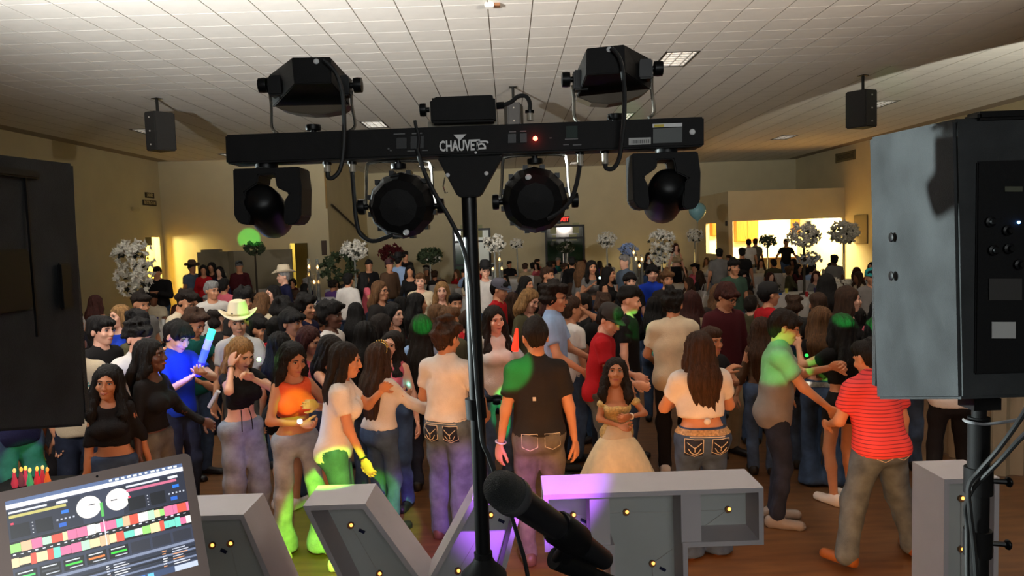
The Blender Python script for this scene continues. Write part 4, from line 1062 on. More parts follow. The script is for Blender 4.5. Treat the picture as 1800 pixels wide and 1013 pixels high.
def strands(C, Rm, s, amp, fr, seed):
    r = random.Random(seed); p1, p2 = r.uniform(0, 6), r.uniform(0, 6)
    def f(X, Y, Z):
        x = (X - C[0]) * Rm[0, 0] + (Y - C[1]) * Rm[1, 0] + (Z - C[2]) * Rm[2, 0]
        y = (X - C[0]) * Rm[0, 1] + (Y - C[1]) * Rm[1, 1] + (Z - C[2]) * Rm[2, 1]
        z = (X - C[0]) * Rm[0, 2] + (Y - C[1]) * Rm[1, 2] + (Z - C[2]) * Rm[2, 2]
        th = np.arctan2(x, y + 0.03 * s); am = amp * np.minimum(1.0, np.sqrt(x * x + (y + 0.03 * s) ** 2) / 0.07)
        return am * (np.sin(fr * th + 3.0 * np.sin(9 * z + p1) + p1) + 0.6 * np.sin(fr * 1.9 * th + 2.0 * np.sin(14 * z + p2)))
    return f
def curls(seed, amp, fr):
    r = random.Random(seed); p = [r.uniform(0, 6) for _ in range(6)]
    return lambda X, Y, Z: amp * (np.sin(fr * X + p[0] + 2 * np.sin(fr * 0.4 * Z + p[3])) + np.sin(fr * Y + p[1] + 2 * np.sin(fr * 0.4 * X + p[4])) + np.sin(fr * Z + p[2]))
def both(a, b): return lambda X, Y, Z: a(X, Y, Z) + b(X, Y, Z)
def hair_sdf(C, Rm, s, style, L, tdir, seed, lv=0):
    S = SDF(); P = lambda x, y, z: C + Rm @ (np.array((x, y, z)) * s); nz = None; fac = 1
    down = V3(0, 0, -1)
    if style in ('short', 'fringe', 'curly', 'fade', 'afro'):
        if style == 'short':
            S.ell(P(0, 0.020, 0.046), V3(0.083, 0.098, 0.088) * s, Rm, 0.02); S.ell(P(0, 0.055, -0.005), V3(0.072, 0.060, 0.075) * s, Rm, 0.03)
            S.ell(P(0, -0.045, 0.085), V3(0.066, 0.055, 0.042) * s, Rm, 0.03); nz = both(strands(C, Rm, s, 0.004, 15, seed), curls(seed, 0.003, 55))
        elif style == 'fringe':
            S.ell(P(0, 0.014, 0.046), V3(0.090, 0.106, 0.090) * s, Rm, 0.02); S.ell(P(0, 0.055, -0.01), V3(0.078, 0.062, 0.078) * s, Rm, 0.03)
            S.cone(P(-0.05, -0.084, 0.058), P(0.05, -0.084, 0.058), 0.024 * s, 0.024 * s, k=0.03)
            S.cone(P(-0.078, -0.03, 0.03), P(0.078, -0.03, 0.03), 0.022 * s, 0.022 * s, k=0.03); nz = both(strands(C, Rm, s, 0.005, 13, seed), curls(seed, 0.004, 48))
        elif style == 'fade':
            S.ell(P(0, 0.006, 0.082), V3(0.084, 0.104, 0.058) * s, Rm, 0.02); S.ell(P(0, -0.05, 0.090), V3(0.068, 0.055, 0.042) * s, Rm, 0.03)
            S.ell(P(0, 0.030, 0.035), V3(0.0795, 0.090, 0.080) * s, Rm, 0.02); nz = curls(seed, 0.0045, 60)
        elif style == 'curly':
            S.ell(P(0, 0.030, 0.022), V3(0.0805, 0.092, 0.085) * s, Rm, 0.02); S.ell(P(0, 0.010, 0.066), V3(0.085, 0.104, 0.080) * s, Rm, 0.03); S.ell(P(0, -0.058, 0.086), V3(0.070, 0.052, 0.046) * s, Rm, 0.03)
            S.ell(P(0, 0.045, 0.015), V3(0.082, 0.080, 0.085) * s, Rm, 0.03); nz = both(curls(seed, 0.0075, 50 if lv == 0 else 40), curls(seed + 9, 0.005, 105 if lv == 0 else 60))
        else:
            S.ell(P(0, 0.030, 0.022), V3(0.0815, 0.092, 0.085) * s, Rm, 0.02); S.ell(P(0, 0.012, 0.064), V3(0.106, 0.120, 0.090) * s, Rm, 0.02); S.ell(P(0, 0.05, 0.01), V3(0.098, 0.086, 0.09) * s, Rm, 0.03); nz = both(curls(seed, 0.0075, 48 if lv == 0 else 40), curls(seed + 9, 0.005, 100 if lv == 0 else 60))
        if style in ('curly', 'afro') and lv < 2:
            rr_ = random.Random(seed); big = 0.100 if style == 'afro' else 0.080
            for _ in range(44):
                a_ = rr_.uniform(0, 2 * PI); u_ = rr_.uniform(-0.1 if style == 'afro' else 0.1, 1.0); c_ = math.sqrt(max(0, 1 - u_ * u_))
                S.ell(P(big * c_ * math.cos(a_), 0.008 + (big + 0.02) * c_ * math.sin(a_), 0.070 + (0.088 if style == 'afro' else 0.074) * u_), V3(1, 1, 1) * rr_.uniform(0.013, 0.024) * s, None, 0.008)
        S.ell(P(0, -0.118, -0.030), V3(0.070, 0.062, 0.078) * s, Rm, 0.012, True)
        for e in (-1, 1): S.ell(P(e * 0.09, -0.02, -0.04), V3(0.030, 0.05, 0.055) * s, Rm, 0.01, True)
    else:
        S.ell(P(0, 0.018, 0.040), V3(0.089, 0.104, 0.090) * s, Rm, 0.02)
        S.ell(P(0, 0.050, -0.03), V3(0.088, 0.066, 0.10) * s, Rm, 0.03)
        tb = Rm @ V3(0, 1, 0)
        if style == 'bun':
            S.ell(P(0, 0.12, 0.05), V3(0.05, 0.045, 0.045) * s, Rm, 0.015)
        elif style == 'pony':
            a = P(0, 0.10, 0.05); S.cone(a, a + down * L * 0.5 + tb * 0.05, 0.035, 0.042, k=0.02); S.cone(a + down * L * 0.5 + tb * 0.05, a + down * L + tb * 0.03, 0.042, 0.018, k=0.02)
        else:
            bk = unit(np.array((tdir[0], tdir[1], 0.0))) if tdir is not None else tb
            a = P(0, 0.058, -0.03); m = a + down * L * 0.5 + bk * 0.050; e_ = a + down * L + bk * 0.055
            S.cone(a, m, 0.092 * s, 0.115 * s, 0.50, bk, 0.03); S.cone(m, e_, 0.115 * s, 0.085 * s, 0.38, bk, 0.03)
            for e in (-1, 1):
                a = P(e * 0.070, -0.005, 0.02); b_ = P(e * 0.085, 0.0, -0.09)
                S.cone(a, b_, 0.030 * s, 0.036 * s, k=0.025)
                fr = 0.42 if style == 'longfront' else 0.25
                b2 = b_ + down * L * fr + (Rm @ V3(e * 0.02, -0.055 if style == 'longfront' else 0.03, 0))
                S.cone(b_, b2, 0.036 * s, 0.038 * s if style == 'longfront' else 0.03, k=0.03)
                if style == 'longfront': S.cone(b2, b2 + down * L * 0.3 + Rm @ V3(-e * 0.01, -0.01, 0), 0.038 * s, 0.012, k=0.02)
        nz = strands(C, Rm, s, 0.006, 17, seed)
        S.ell(P(0, -0.128, -0.016), V3(0.062, 0.086, 0.094) * s, Rm, 0.012, True)
    return S, nz
class Person: pass
LODS = {0: dict(body=0.0205, cl=0.0175, head=0.0080, hand=0.0060, hair=0.0115), 1: dict(body=0.031, cl=0.026, head=0.0132, hand=0.0115, hair=0.0175), 2: dict(body=0.032, cl=0.034, head=0.0165, hand=None, hair=0.021)}
def figure(spec):
    """Build the meshes of one posed figure at the origin (feet on z=0, facing -y). Returns list of (part name, verts, quads, material, label)"""
    g = spec.get; lod = LODS[g('lod', 0)]; lv = g('lod', 0)
    h = spec['h']; s = h / 1.72; fem = g('sex', 'm') == 'f'; bw = g('w', 1.0) * (0.92 if fem else 1.0); seed = g('seed', 1)
    sit = g('sit', False)
    lean, side, twist = R(g('lean', 3)), R(g('side', 0)), R(g('twist', 0))
    zb = -0.46 + 0.02 if sit else 0.0       # seated: pelvis lowered
    base = V3(0, 0, zb * s)
    piv = V3(0, 0, 0.98 * s)
    def Rw(w): return rz(twist * w) @ ry(side * w) @ rx(lean * w)
    def wt(z): 
        t = min(1, max(0, (z - 0.92) / 0.26)); return t * t * (3 - 2 * t)
    def tp(p):
        p = np.array(p, float); w = wt(p[2]); return Rw(w) @ (p * s - piv) + piv + base
    def tf(z): return Rw(wt(z)) @ V3(0, -1, 0)
    hipw = 1.08 if fem else 1.0; shw = (0.90 if fem else 1.0) * bw
    # joints
    sh = {e: tp((e * 0.153 * shw, 0.012, 1.372)) for e in (-1, 1)}
    hipj = {e: V3(e * 0.088 * s * hipw, 0, 0.90 * s) + base for e in (-1, 1)}
    arms = g('arms', ('down', 'down')); wr = {}; el = {}
    for e, a in ((1, arms[0]), (-1, arms[1])):      # first = figure's left (+x)
        if isinstance(a, str): tgt, hint = ARM[a]
        else: tgt, hint = a[0], (a[1] if len(a) > 1 else (0.5, 0.6, -0.5))
        t_ = np.array((tgt[0] * e, tgt[1], tgt[2])); hv = np.array((hint[0] * e, hint[1], hint[2]), float)
        T_ = tp(t_) if tgt[2] > 1.05 else t_ * s + base + (Rw(1.0) @ V3(0, 0, 0.4) - V3(0, 0, 0.4)) * 0.6 * s
        el[e], wr[e] = ik(sh[e], T_, 0.285 * s, 0.25 * s, hv)
    feet = g('feet', ((0.10, 0, 8), (-0.10, 0, -8))); an = {}; kn = {}; fd = {}
    for e, f in ((1, feet[0]), (-1, feet[1])):
        if sit: f = (e * 0.12, -0.42, e * 6)
        lift = f[3] if len(f) > 3 else 0.0
        T_ = V3(f[0] * s, f[1] * s, (0.085 + lift) * s)
        fd[e] = rz(R(f[2])) @ V3(0, -1, 0)
        kn[e], an[e] = ik(hipj[e], T_, 0.418 * s, 0.405 * s, V3(0.12 * e, -1, 0.3 if sit else 0))
    # head
    nb = tp((0, 0.012, 1.43)); Rt = Rw(1.0)
    hy, hp, hr = g('head', (0, 0, 0))
    Rh = Rt @ rx(-lean * 0.6) @ rz(R(hy)) @ rx(R(hp)) @ ry(R(hr))
    hs = s ** 0.35 * g('hs', 1.0) * (1.03 if fem else 1.07)
    Rn = Rt @ rx(-lean * 0.3) @ rx(R(hp) * 0.5)
    C = nb + Rn @ V3(0, -0.012, 0.158 * s + 0.005) 
    HP = lambda x, y, z: C + Rh @ (np.array((x, y, z)) * hs)
    out = []
    skin = skin_m(g('skin', 'tan'))
    # ---- body
    B = SDF()
    def torso(S, o, k=0.04, top=True, zlo=0.88):
        fx = 1.0 if not fem else 0.93
        S.cone(tp((-0.07 * hipw, 0.01, 0.93)), tp((0.07 * hipw, 0.01, 0.93)), (0.098 * bw) * s + o, (0.098 * bw) * s + o, 1.0, None, k)
        S.cone(tp((0, 0.005, 0.95)), tp((0, 0.0, 1.13)), 0.138 * bw * s * hipw + o, (0.112 if fem else 0.130) * bw * s + o, 0.72, tf(1.0), k)
        if top:
            S.cone(tp((0, 0.0, 1.13)), tp((0, 0.0, 1.31)), (0.112 if fem else 0.130) * bw * s + o, 0.146 * shw * s + o, 0.70, tf(1.3), k)
            S.cone(tp((-0.100 * shw, 0.012, 1.365)), tp((0.100 * shw, 0.012, 1.365)), 0.055 * s + o, 0.055 * s + o, 1.0, None, k)
            S.cone(tp((0, 0.012, 1.36)), tp((0, 0.012, 1.44)), 0.10 * s + o, 0.055 * s + o, 0.8, tf(1.4), k)
            if fem:
                for e in (-1, 1): S.ell(tp((e * 0.068, -0.095, 1.235)), V3(0.068, 0.062, 0.065) * s + o, Rt, 0.04)
        for e in (-1, 1):
            S.ell(tp((e * 0.07 * hipw, 0.055, 0.90)), V3(0.085, 0.085, 0.095) * s * bw + o, None, 0.05)
    torso(B, 0)
    B.cone(tp((0, 0.012, 1.40)), C + Rh @ V3(0, 0.012, -0.05), 0.060 * s * (0.9 if fem else 1.0), 0.053 * s * (0.88 if fem else 1.0), k=0.03)
    for e in (-1, 1):
        B.cone(sh[e], el[e], 0.050 * s * bw, 0.040 * s * bw, k=0.03)
        B.cone(el[e], wr[e], 0.039 * s * bw, 0.0255 * s, k=0.02)
        bare = g('bottom', ('jeans', ''))[0] in ('shorts', 'skirt', 'gown')
        if not bare:
            B.cone(hipj[e], hipj[e] + (kn[e] - hipj[e]) * 0.25, 0.083 * s * bw, 0.075 * s, k=0.03)
        else: B.cone(hipj[e], kn[e], 0.083 * s * bw, 0.052 * s, k=0.03)
        mid = kn[e] + (an[e] - kn[e]) * 0.35 + V3(0, 0.006, 0)
        if bare: B.cone(kn[e], mid, 0.050 * s, 0.051 * s, k=0.02); B.cone(mid, an[e], 0.050 * s, 0.034 * s, k=0.02)
        if bare: B.cone(an[e] + V3(0, 0, -0.03 * s) - fd[e] * 0.02 * s, an[e] + fd[e] * 0.14 * s + V3(0, 0, -0.05 * s), 0.038 * s, 0.028 * s, k=0.03)
        if lv == 2:
            B.cone(wr[e], wr[e] + unit(wr[e] - el[e]) * 0.15 * s, 0.032 * s, 0.022 * s, k=0.01)
    if lv == 2: head_sdf(B, C, Rh, hs, fem, False); parts = [B.mesh(0.028)]
    else:
        parts = [B.mesh(lod['body'])]
        Hd = SDF(); head_sdf(Hd, C, Rh, hs, fem, True); Hd.cone(C + Rh @ V3(0, 0.012, -0.05), C + Rh @ V3(0, 0.016, -0.11), 0.05 * s, 0.052 * s, k=0.02)
        parts.append(Hd.mesh(lod['head']))
        hn = g('hands', (None, None))
        for e, hd in ((1, hn[0]), (-1, hn[1])):
            fd_ = unit(wr[e] - el[e]); cu = 0.55; nrm = V3(-e * 0.8, -0.45, 0)
            if isinstance(hd, dict):
                if 'd' in hd: fd_ = unit(np.array((hd['d'][0] * e, hd['d'][1], hd['d'][2]), float))
                if 'n' in hd: nrm = np.array((hd['n'][0] * e, hd['n'][1], hd['n'][2]), float)
                cu = hd.get('curl', cu)
            if abs(nrm @ fd_) > 0.9 * np.linalg.norm(nrm): nrm = nrm + V3(0, -0.6, 0.5)
            parts.append(hand_sdf(wr[e], fd_, nrm, s ** 0.6 * (0.9 if fem else 1.0), cu, side=e).mesh(lod['hand']))
    Vb, Qb = merge(*parts); out.append(('body', Vb, Qb, skin, None, None))
    res = Person(); res.C = C; res.HP = HP; res.Rh = Rh; res.wr = wr; res.el = el; res.tp = tp; res.tf = tf; res.hs = hs; res.s = s; res.sh = sh; res.Rt = Rt; res.kn = kn; res.an = an
    res.top_z = C[2] + (Rh @ V3(0, 0.0, 0.118 * hs))[2] + 0.012 * hs; res.headx = C
    # ---- trousers
    kind, colr = g('bottom', ('jeans', 'denim'))
    fo = folds(seed, 0.0065 if lv == 0 else 0.0) if lv == 0 else None
    if kind in ('jeans', 'loose', 'flare', 'shorts', 'slim'):
        S = SDF(); o = 0.012
        wtop = g('waist', 1.035)
        torso(S, o, 0.04, top=False)
        for e in (-1, 1):
            t0 = 0.098 * s * bw + (0.010 if kind == 'loose' else 0); kr = (0.070 + (0.022 if kind == 'loose' else 0.0)) * s; ar = {'jeans': 0.060, 'loose': 0.082, 'flare': 0.120, 'slim': 0.052, 'shorts': 0.06}[kind] * s
            if kind == 'shorts':
                en = hipj[e] + (kn[e] - hipj[e]) * g('short_len', 0.42); S.cone(hipj[e], en, t0, t0 * 0.95, k=0.04)
            else:
                S.cone(hipj[e], kn[e], t0, kr, k=0.04)
                hem = an[e] + V3(0, 0, (-0.045 if kind == 'flare' else -0.01) * s)
                mid = kn[e] + (hem - kn[e]) * 0.4
                S.cone(kn[e], mid, kr, (kr + ar) / 2 if kind != 'flare' else kr * 1.05, k=0.03); S.cone(mid, hem, (kr + ar) / 2 if kind != 'flare' else kr * 1.05, ar, k=0.02)
        if kind == 'shorts':
            for e in (-1, 1): 
                en = hipj[e] + (kn[e] - hipj[e]) * g('short_len', 0.42)
                if not sit: S.cut(en, (0, 0, -1))
                break
        S.cut(V3(0, 0, max(0.018, 0.02)), (0, 0, -1)); S.cut(tp((0, 0, wtop)), Rw(wt(wtop)) @ V3(0, 0, 1))
        v, q = S.mesh(lod['cl'], fo); out.append(('shorts' if kind == 'shorts' else 'trousers', v, q, cloth_m(colr), None, None)); res.pants = S
    elif kind in ('skirt', 'gown'):
        S = SDF(); zl = g('hem', 0.55)
        S.cone(tp((0, 0.0, 1.0)), tp((0, 0.0, 0.92)), 0.135 * s, 0.165 * s, 0.8, V3(0, -1, 0), 0.03); S.cone(tp((0, 0.0, 0.92)), tp((0, -0.01, zl)), 0.165 * s, 0.20 * s, 0.85, V3(0, -1, 0), 0.03)
        S.cut(V3(0, 0, zl * s), (0, 0, -1)); S.cut(tp((0, 0, 1.03)), Rw(wt(1.03)) @ V3(0, 0, 1))
        v, q = S.mesh(lod['cl'], fo); out.append(('skirt', v, q, cloth_m(colr), None, None)); res.pants = S
    # ---- shoes
    sc_ = g('shoe', 'black')
    if sc_:
        for e in (-1, 1):
            S = SDF(); a0 = an[e]; zf = a0[2] - 0.085 * s
            hl = V3(a0[0], a0[1], zf) - fd[e] * 0.045 * s; to = V3(a0[0], a0[1], zf) + fd[e] * 0.175 * s
            S.cone(hl + V3(0, 0, 0.040), to + V3(0, 0, 0.030), 0.043 * s, 0.040 * s, k=0.02); S.cone(hl + V3(0, 0, 0.05), a0 + V3(0, 0, -0.01), 0.043 * s, 0.045 * s, k=0.03)
            S.cone(hl + V3(0, 0, 0.02), to + V3(0, 0, 0.02), 0.046 * s, 0.044 * s, k=0.01)
            S.cut(V3(0, 0, zf + 0.001), (0, 0, -1)); S.cut(a0 + V3(0, 0, 0.03), (0, 0, 1))
            v, q = S.mesh(0.017 if lv == 0 else 0.03); out.append(('shoe', v, q, shoe_m(sc_), None, None))
    # ---- top
    tk, tcol = g('top', ('tee', 'white'))
    S = SDF(); o = 0.015 if tk not in ('crop', 'tank', 'fit', 'gownbodice') else 0.011
    hem = g('top_hem', {'crop': 1.10, 'tank': 1.12, 'fit': 0.98, 'gownbodice': 0.86}.get(tk, 0.86))
    o += g('fit', 0.0)
    fx = o
    torso(S, fx, 0.04)
    if tk not in ('crop', 'tank', 'fit', 'gownbodice'):
        S.cone(tp((0, 0.0, 0.88)), tp((0, 0.0, 1.2)), 0.150 * s * bw + o, 0.132 * s * bw + o, 0.78, tf(1.0), 0.05)
    if tk == 'polo' or tk == 'shirt':
        S.cone(tp((0, 0.016, 1.425)), tp((0, 0.010, 1.462)), 0.068 * s, 0.064 * s, k=0.008, flat=True)
    sl = g('sleeve', {'tee': 0.62, 'polo': 0.66, 'shirt': 0.7, 'crop': 0.5, 'tank': 0, 'long': 2.0, 'fit': 2.0, 'gownbodice': 0}.get(tk, 0.6))
    for e in (-1, 1):
        r0 = (0.058 if tk in ('crop', 'fit') else 0.066) * s * bw + g('fit', 0)
        if sl > 0:
            en = sh[e] + (el[e] - sh[e]) * min(1, sl); S.cone(sh[e], en, r0, r0 * (0.95 if sl < 1 else 0.82), k=0.03, flat=sl < 1)
            if sl < 1: S.cone(sh[e], sh[e] + (el[e] - sh[e]) * 0.1, r0, r0, k=0.03)
        if sl > 1: S.cone(el[e], el[e] + (wr[e] - el[e]) * min(0.97, sl - 1 if sl < 2 else 0.97), r0 * 0.82, r0 * (0.95 if g('bell') else 0.60), k=0.02, flat=False)
    S.cut(tp((0, 0, hem)), Rw(wt(hem)) @ V3(0, 0, -1))
    ntop = 1.446 if tk not in ('tank', 'gownbodice') else (1.40 if tk == 'tank' else 1.345)
    if tk not in ('polo', 'shirt'): S.cone(tp((0, -0.01, 1.445)), tp((0, 0.0, 1.56)), 0.062 * s * (1.0 if tk in ('tee', 'long') else 1.35), 0.08 * s, k=0.01, sub=True)
    if tk == 'gownbodice': S.cut(tp((0, 0, 1.285)), Rw(1.0) @ V3(0, -0.15, 1))
    v, q = S.mesh(lod['cl'], fo); out.append((g('top_name', 'shirt'), v, q, cloth_m(tcol) if isinstance(tcol, str) else tcol, g('top_label'), None)); res.shirt = S
    # ---- hair
    hst = g('hair', ('short', 'black'))
    if hst and hst[0] != 'none':
        L = (hst[2] if len(hst) > 2 else 0.35) * s
        HS, nz = hair_sdf(C, Rh, hs, hst[0], L, g('hairdir', (Rt @ V3(0, 1, 0))), seed, lv)
        v, q = HS.mesh(lod['hair'], nz); out.append(('hair', v, q, hair_m(hst[1]), None, None))
    res.parts = out
    return res
def drape(S, o, u, v, d, nu, nv, off=0.003):
    """a patch of nu x nv points spanned by u, v around o, pushed along d until it meets the surface of S"""
    D, lo, h = S.D, S.lo, S.h; n = np.array(D.shape); pts = []
    d = unit(np.asarray(d, float)); ts = np.arange(0, 0.5, h * 0.5)
    for j in range(nv):
        for i in range(nu):
            p = o + u * (i / (nu - 1) - 0.5) + v * (j / (nv - 1) - 0.5)
            Pn = p + ts[:, None] * d
            G = (Pn - lo) / h; i0 = np.clip(np.floor(G).astype(int), 0, n - 2); f = np.clip(G - i0, 0, 1)
            val = 0
            for a in (0, 1):
                for b in (0, 1):
                    for c in (0, 1):
                        val = val + D[i0[:, 0] + a, i0[:, 1] + b, i0[:, 2] + c] * (f[:, 0] if a else 1 - f[:, 0]) * (f[:, 1] if b else 1 - f[:, 1]) * (f[:, 2] if c else 1 - f[:, 2])
            k = np.argmax(val < 0)
            t = 0.25 if not (val < 0).any() else (ts[k] if k == 0 else ts[k - 1] + (ts[k] - ts[k - 1]) * val[k - 1] / (val[k - 1] - val[k]))
            pts.append(p + d * (t - off))
    q = [(j * nu + i, j * nu + i + 1, (j + 1) * nu + i + 1, (j + 1) * nu + i) for j in range(nv - 1) for i in range(nu - 1)]
    return np.array(pts), np.array(q)
PEOPLE = {}
def face_parts(P, root, lip=True, glasses=False, smile=False, brow=brow_m):
    HP, Rh, hs = P.HP, P.Rh, P.hs; RM = Matrix(Rh.tolist())
    for e in (-1, 1):
        ey = MB().ball(HP(e * 0.031, -0.0815, 0.004), 0.0125 * hs, 10, 7, (1.15, 0.62, 0.62), RM).build('eye', eye_w, root, smooth=True)
        MB().ball(HP(e * 0.031, -0.0872, 0.004), 0.0062 * hs, 8, 6, (1, 0.6, 1), RM).build('iris', eye_d, ey, smooth=True)
        MB().tube([HP(e * 0.014, -0.096, 0.022), HP(e * 0.030, -0.0965, 0.027), HP(e * 0.047, -0.084, 0.022)], [0.0035 * hs, 0.004 * hs, 0.002 * hs], 6).build('eyebrow', brow, root, smooth=True)
        MB().tube([HP(e * 0.019, -0.0895, 0.009), HP(e * 0.031, -0.0905, 0.013), HP(e * 0.045, -0.083, 0.009)], 0.0021 * hs, 5).build('eyelash', brow, root, smooth=True)
    if lip:
        z = -0.064; c = 0.006 if smile else 0.0
        MB().tube([HP(-0.024, -0.0865, z + c), HP(-0.010, -0.0985, z - 0.001), HP(0, -0.100, z - 0.002), HP(0.010, -0.0985, z - 0.001), HP(0.024, -0.0865, z + c)], [0.002 * hs, 0.006 * hs, 0.0066 * hs, 0.006 * hs, 0.002 * hs], 6).build('lips', lip_m, root, smooth=True)
        if smile: MB().tube([HP(-0.016, -0.0985, z + 0.0015), HP(0, -0.1055, z - 0.003), HP(0.016, -0.0985, z + 0.0015)], [0.001, 0.0033 * hs, 0.001], 6).build('teeth', eye_w, root, smooth=True)
    if glasses:
        gl = MB()
        for e in (-1, 1):
            ring = [HP(e * 0.033 + 0.024 * math.cos(a), -0.106, 0.003 + 0.018 * math.sin(a)) for a in [2 * PI * k / 14 for k in range(15)]]
            gl.tube(ring, 0.0022, 5, caps=False)
            gl.tube([HP(e * 0.056, -0.104, 0.008), HP(e * 0.082, -0.05, 0.008), HP(e * 0.084, 0.015, 0.004)], 0.0022, 5)
        gl.tube([HP(-0.01, -0.108, 0.005), HP(0.01, -0.108, 0.005)], 0.0022, 5)
        gl.build('glasses', mat('glasses_frame', s2l(30, 26, 24), 0.3), root, smooth=True)
def cowboy(P, root, m, band=None, sc=1.0):
    HP, hs = P.HP, P.hs * sc; n = 28; vs = []; fs = []
    rows = [(0.150, 0.195, 0.0), (0.118, 0.150, -0.006), (0.086, 0.110, 0.0), (0.083, 0.106, 0.03), (0.078, 0.100, 0.075), (0.064, 0.088, 0.112), (0.040, 0.066, 0.122), (0.0, 0.03, 0.108)]
    for i, (a, b, z) in enumerate(rows):
        for k in range(n):
            t = 2 * PI * k / n; x, y = a * math.cos(t), b * math.sin(t)
            zz = z + (0.05 * abs(math.cos(t)) ** 2.2 * (1.0 if i == 0 else 0.35 if i == 1 else 0) - (0.018 * abs(math.sin(t)) ** 2 if i == 0 else 0))
            vs.append(HP(x * sc, y * sc + 0.008, zz * sc + 0.075))
    for i in range(len(rows) - 1):
        for k in range(n): fs.append((i * n + k, i * n + (k + 1) % n, (i + 1) * n + (k + 1) % n, (i + 1) * n + k))
    fs.append(tuple((len(rows) - 1) * n + k for k in range(n)))
    o = MB().add(vs, fs).build('cowboy_hat', m, root, smooth=True)
    md = o.modifiers.new('thick', 'SOLIDIFY'); md.thickness = 0.006
    MB().tube([HP(0.088 * sc * math.cos(t), 0.112 * sc * math.sin(t) + 0.008, 0.086) for t in [2 * PI * k / 24 for k in range(25)]], 0.008, 5, caps=False).build('hat_band', band or hair_m('black'), o, smooth=True)
    return o
def capp(P, root, m, backwards=False, patch=None, brimm=None):
    HP = P.HP; n = 20; vs = []; fs = []; f = -1 if not backwards else 1
    for i, (sc_, z) in enumerate(((1.0, 0.035), (1.02, 0.07), (0.92, 0.105), (0.66, 0.130), (0.30, 0.142), (0.0, 0.145))):
        for k in range(n):
            t = 2 * PI * k / n; vs.append(HP(0.088 * sc_ * math.cos(t), 0.107 * sc_ * math.sin(t) + 0.014, z))
    for i in range(5):
        for k in range(n): fs.append((i * n + k, i * n + (k + 1) % n, (i + 1) * n + (k + 1) % n, (i + 1) * n + k))
    o = MB().add(vs, fs).build('cap', m, root, smooth=True)
    A = []; B_ = []
    for k in range(9):
        t = PI * k / 8; A.append(HP(0.084 * math.cos(t), f * (0.085 * math.sin(t)) + 0.014, 0.045)); B_.append(HP(0.078 * math.cos(t), f * (0.085 + 0.085) * math.sin(t) ** 0.8 + 0.014, 0.030 - 0.012 * abs(math.cos(t))))
    V_ = A + B_; F_ = [(k, k + 1, 9 + k + 1, 9 + k) for k in range(8)]
    br = MB().add(V_, F_).build('brim', brimm or m, o, smooth=True); md = br.modifiers.new('thick', 'SOLIDIFY'); md.thickness = 0.004
    MB().ball(HP(0, 0.014, 0.146), 0.008, 8, 5).build('button', m, o, smooth=True)
    if patch: MB().ball(HP(0.0, f * 0.092 + 0.014, 0.082), 0.03, 10, 6, (1, 0.22, 0.75), Matrix(P.Rh.tolist())).build('patch', patch, o, smooth=True)
    return o
NP = [0]
def person(px_, py_, Y, rot, label, cat='person', group=None, face=False, hat=None, glasses=False, smile=False, htmin=None, **sp):
    """a figure whose hair top shows at pixel px_, py_ when it stands at depth Y; rot 0 faces the camera, 90 faces image right, 180 away"""
    NP[0] += 1; sp.setdefault('seed', NP[0]); sp.setdefault('lod', 0 if Y < 7.05 else 1 if Y < 14.2 else 2)
    if sp['lod'] < 2 and abs(rot) < 100: face = True
    tgt = at(px_, py_, Y)
    sp['h'] = 1.72
    hgt = tgt.z
    # scale so that the posed head top lands at the target height
    lean, side = sp.get('lean', 3), sp.get('side', 0)
    piv = 0.98; drop = (1.80 - piv) * (1 - math.cos(R(lean)) * math.cos(R(side)))
    hp = sp.get('head', (0, 0, 0))[1]
    rest = 1.735 - drop - 0.035 * abs(math.sin(R(hp + lean * 0.4))) + {'afro': 0.035, 'curly': 0.03, 'fade': 0.02}.get((sp.get('hair') or ('x',))[0], 0.01)
    if hat == 'cowboy': rest += 0.075
    elif hat: rest += 0.02
    if sp.get('sit'): rest -= 0.44
    sp['h'] = 1.72 * hgt / rest
    P = figure(sp)
    off = Matrix.Rotation(R(rot), 3, 'Z') @ Vector(P.HP(0, 0.0, 0.09))
    root = empty('person', (tgt.x - off.x, Y - off.y, 0), R(rot))
    tag(root, label, cat, group)
    for nm, v, q, m, lb, _ in P.parts:
        me = fastmesh(nm, v, q); me.materials.append(m); o = link(nm, me, root)
        if lb: o['label'] = lb
    if face and sp['lod'] < 2: face_parts(P, root, True, glasses, smile)
    elif glasses: face_parts(P, root, False, True)
    P.root = root; P.h = sp['h']
    for e in (-1, 1):
        pass
    return P
def child(P, name, v, q, m, label=None, par=None):
    me = fastmesh(name, v, q); me.materials.append(m); o = link(name, me, par or P.root)
    if label: o['label'] = label
    return o
# ---------------------------------------------------------------- front row of dancers
def patch(P, S, name, o, wd, ht, dirv, m, nu=5, nv=5, label=None, off=0.004, par=None, up=(0, 0, 1)):
    d = unit(np.asarray(dirv, float)); up = np.asarray(up, float); u = unit(np.cross(up, d)) * wd * P.s; v = unit(np.cross(d, u)) * ht * P.s
    pv, pq = drape(S, np.asarray(o, float) * P.s - d * 0.28, u, v, d, nu, nv, off)
    return child(P, name, pv, pq, m, label, par)
def find(P, nm): return [o for o in P.root.children if o.name.split('.')[0] == nm][0]
G1 = 'front row of dancers'; G2 = 'crowd on the dance floor'; G3 = 'standing guests at the back'
person(190, 640, 5.2, 8, 'smiling person with long dark hair in a black long-sleeved crop top', group=G1, face=True, smile=True, sex='f', skin='olive', hair=('longfront', 'black', 0.36), top=('fit', 'black'), top_hem=1.06, bottom=('jeans', 'denim'), waist=0.99, arms=('back', ((0.21, -0.06, 0.84), (0.4, 1, 0))), head=(5, 0, 6))
person(262, 592, 5.5, 82, 'person in a black long-sleeved top, dark hair, face in profile to the right', group=G1, face=True, sex='f', skin='dark', hair=('long', 'black', 0.24), top=('fit', 'black'), top_hem=1.0, bottom=('jeans', 'greyjean'), waist=1.0, arms=('fwd', 'down'), head=(5, -4, 0))
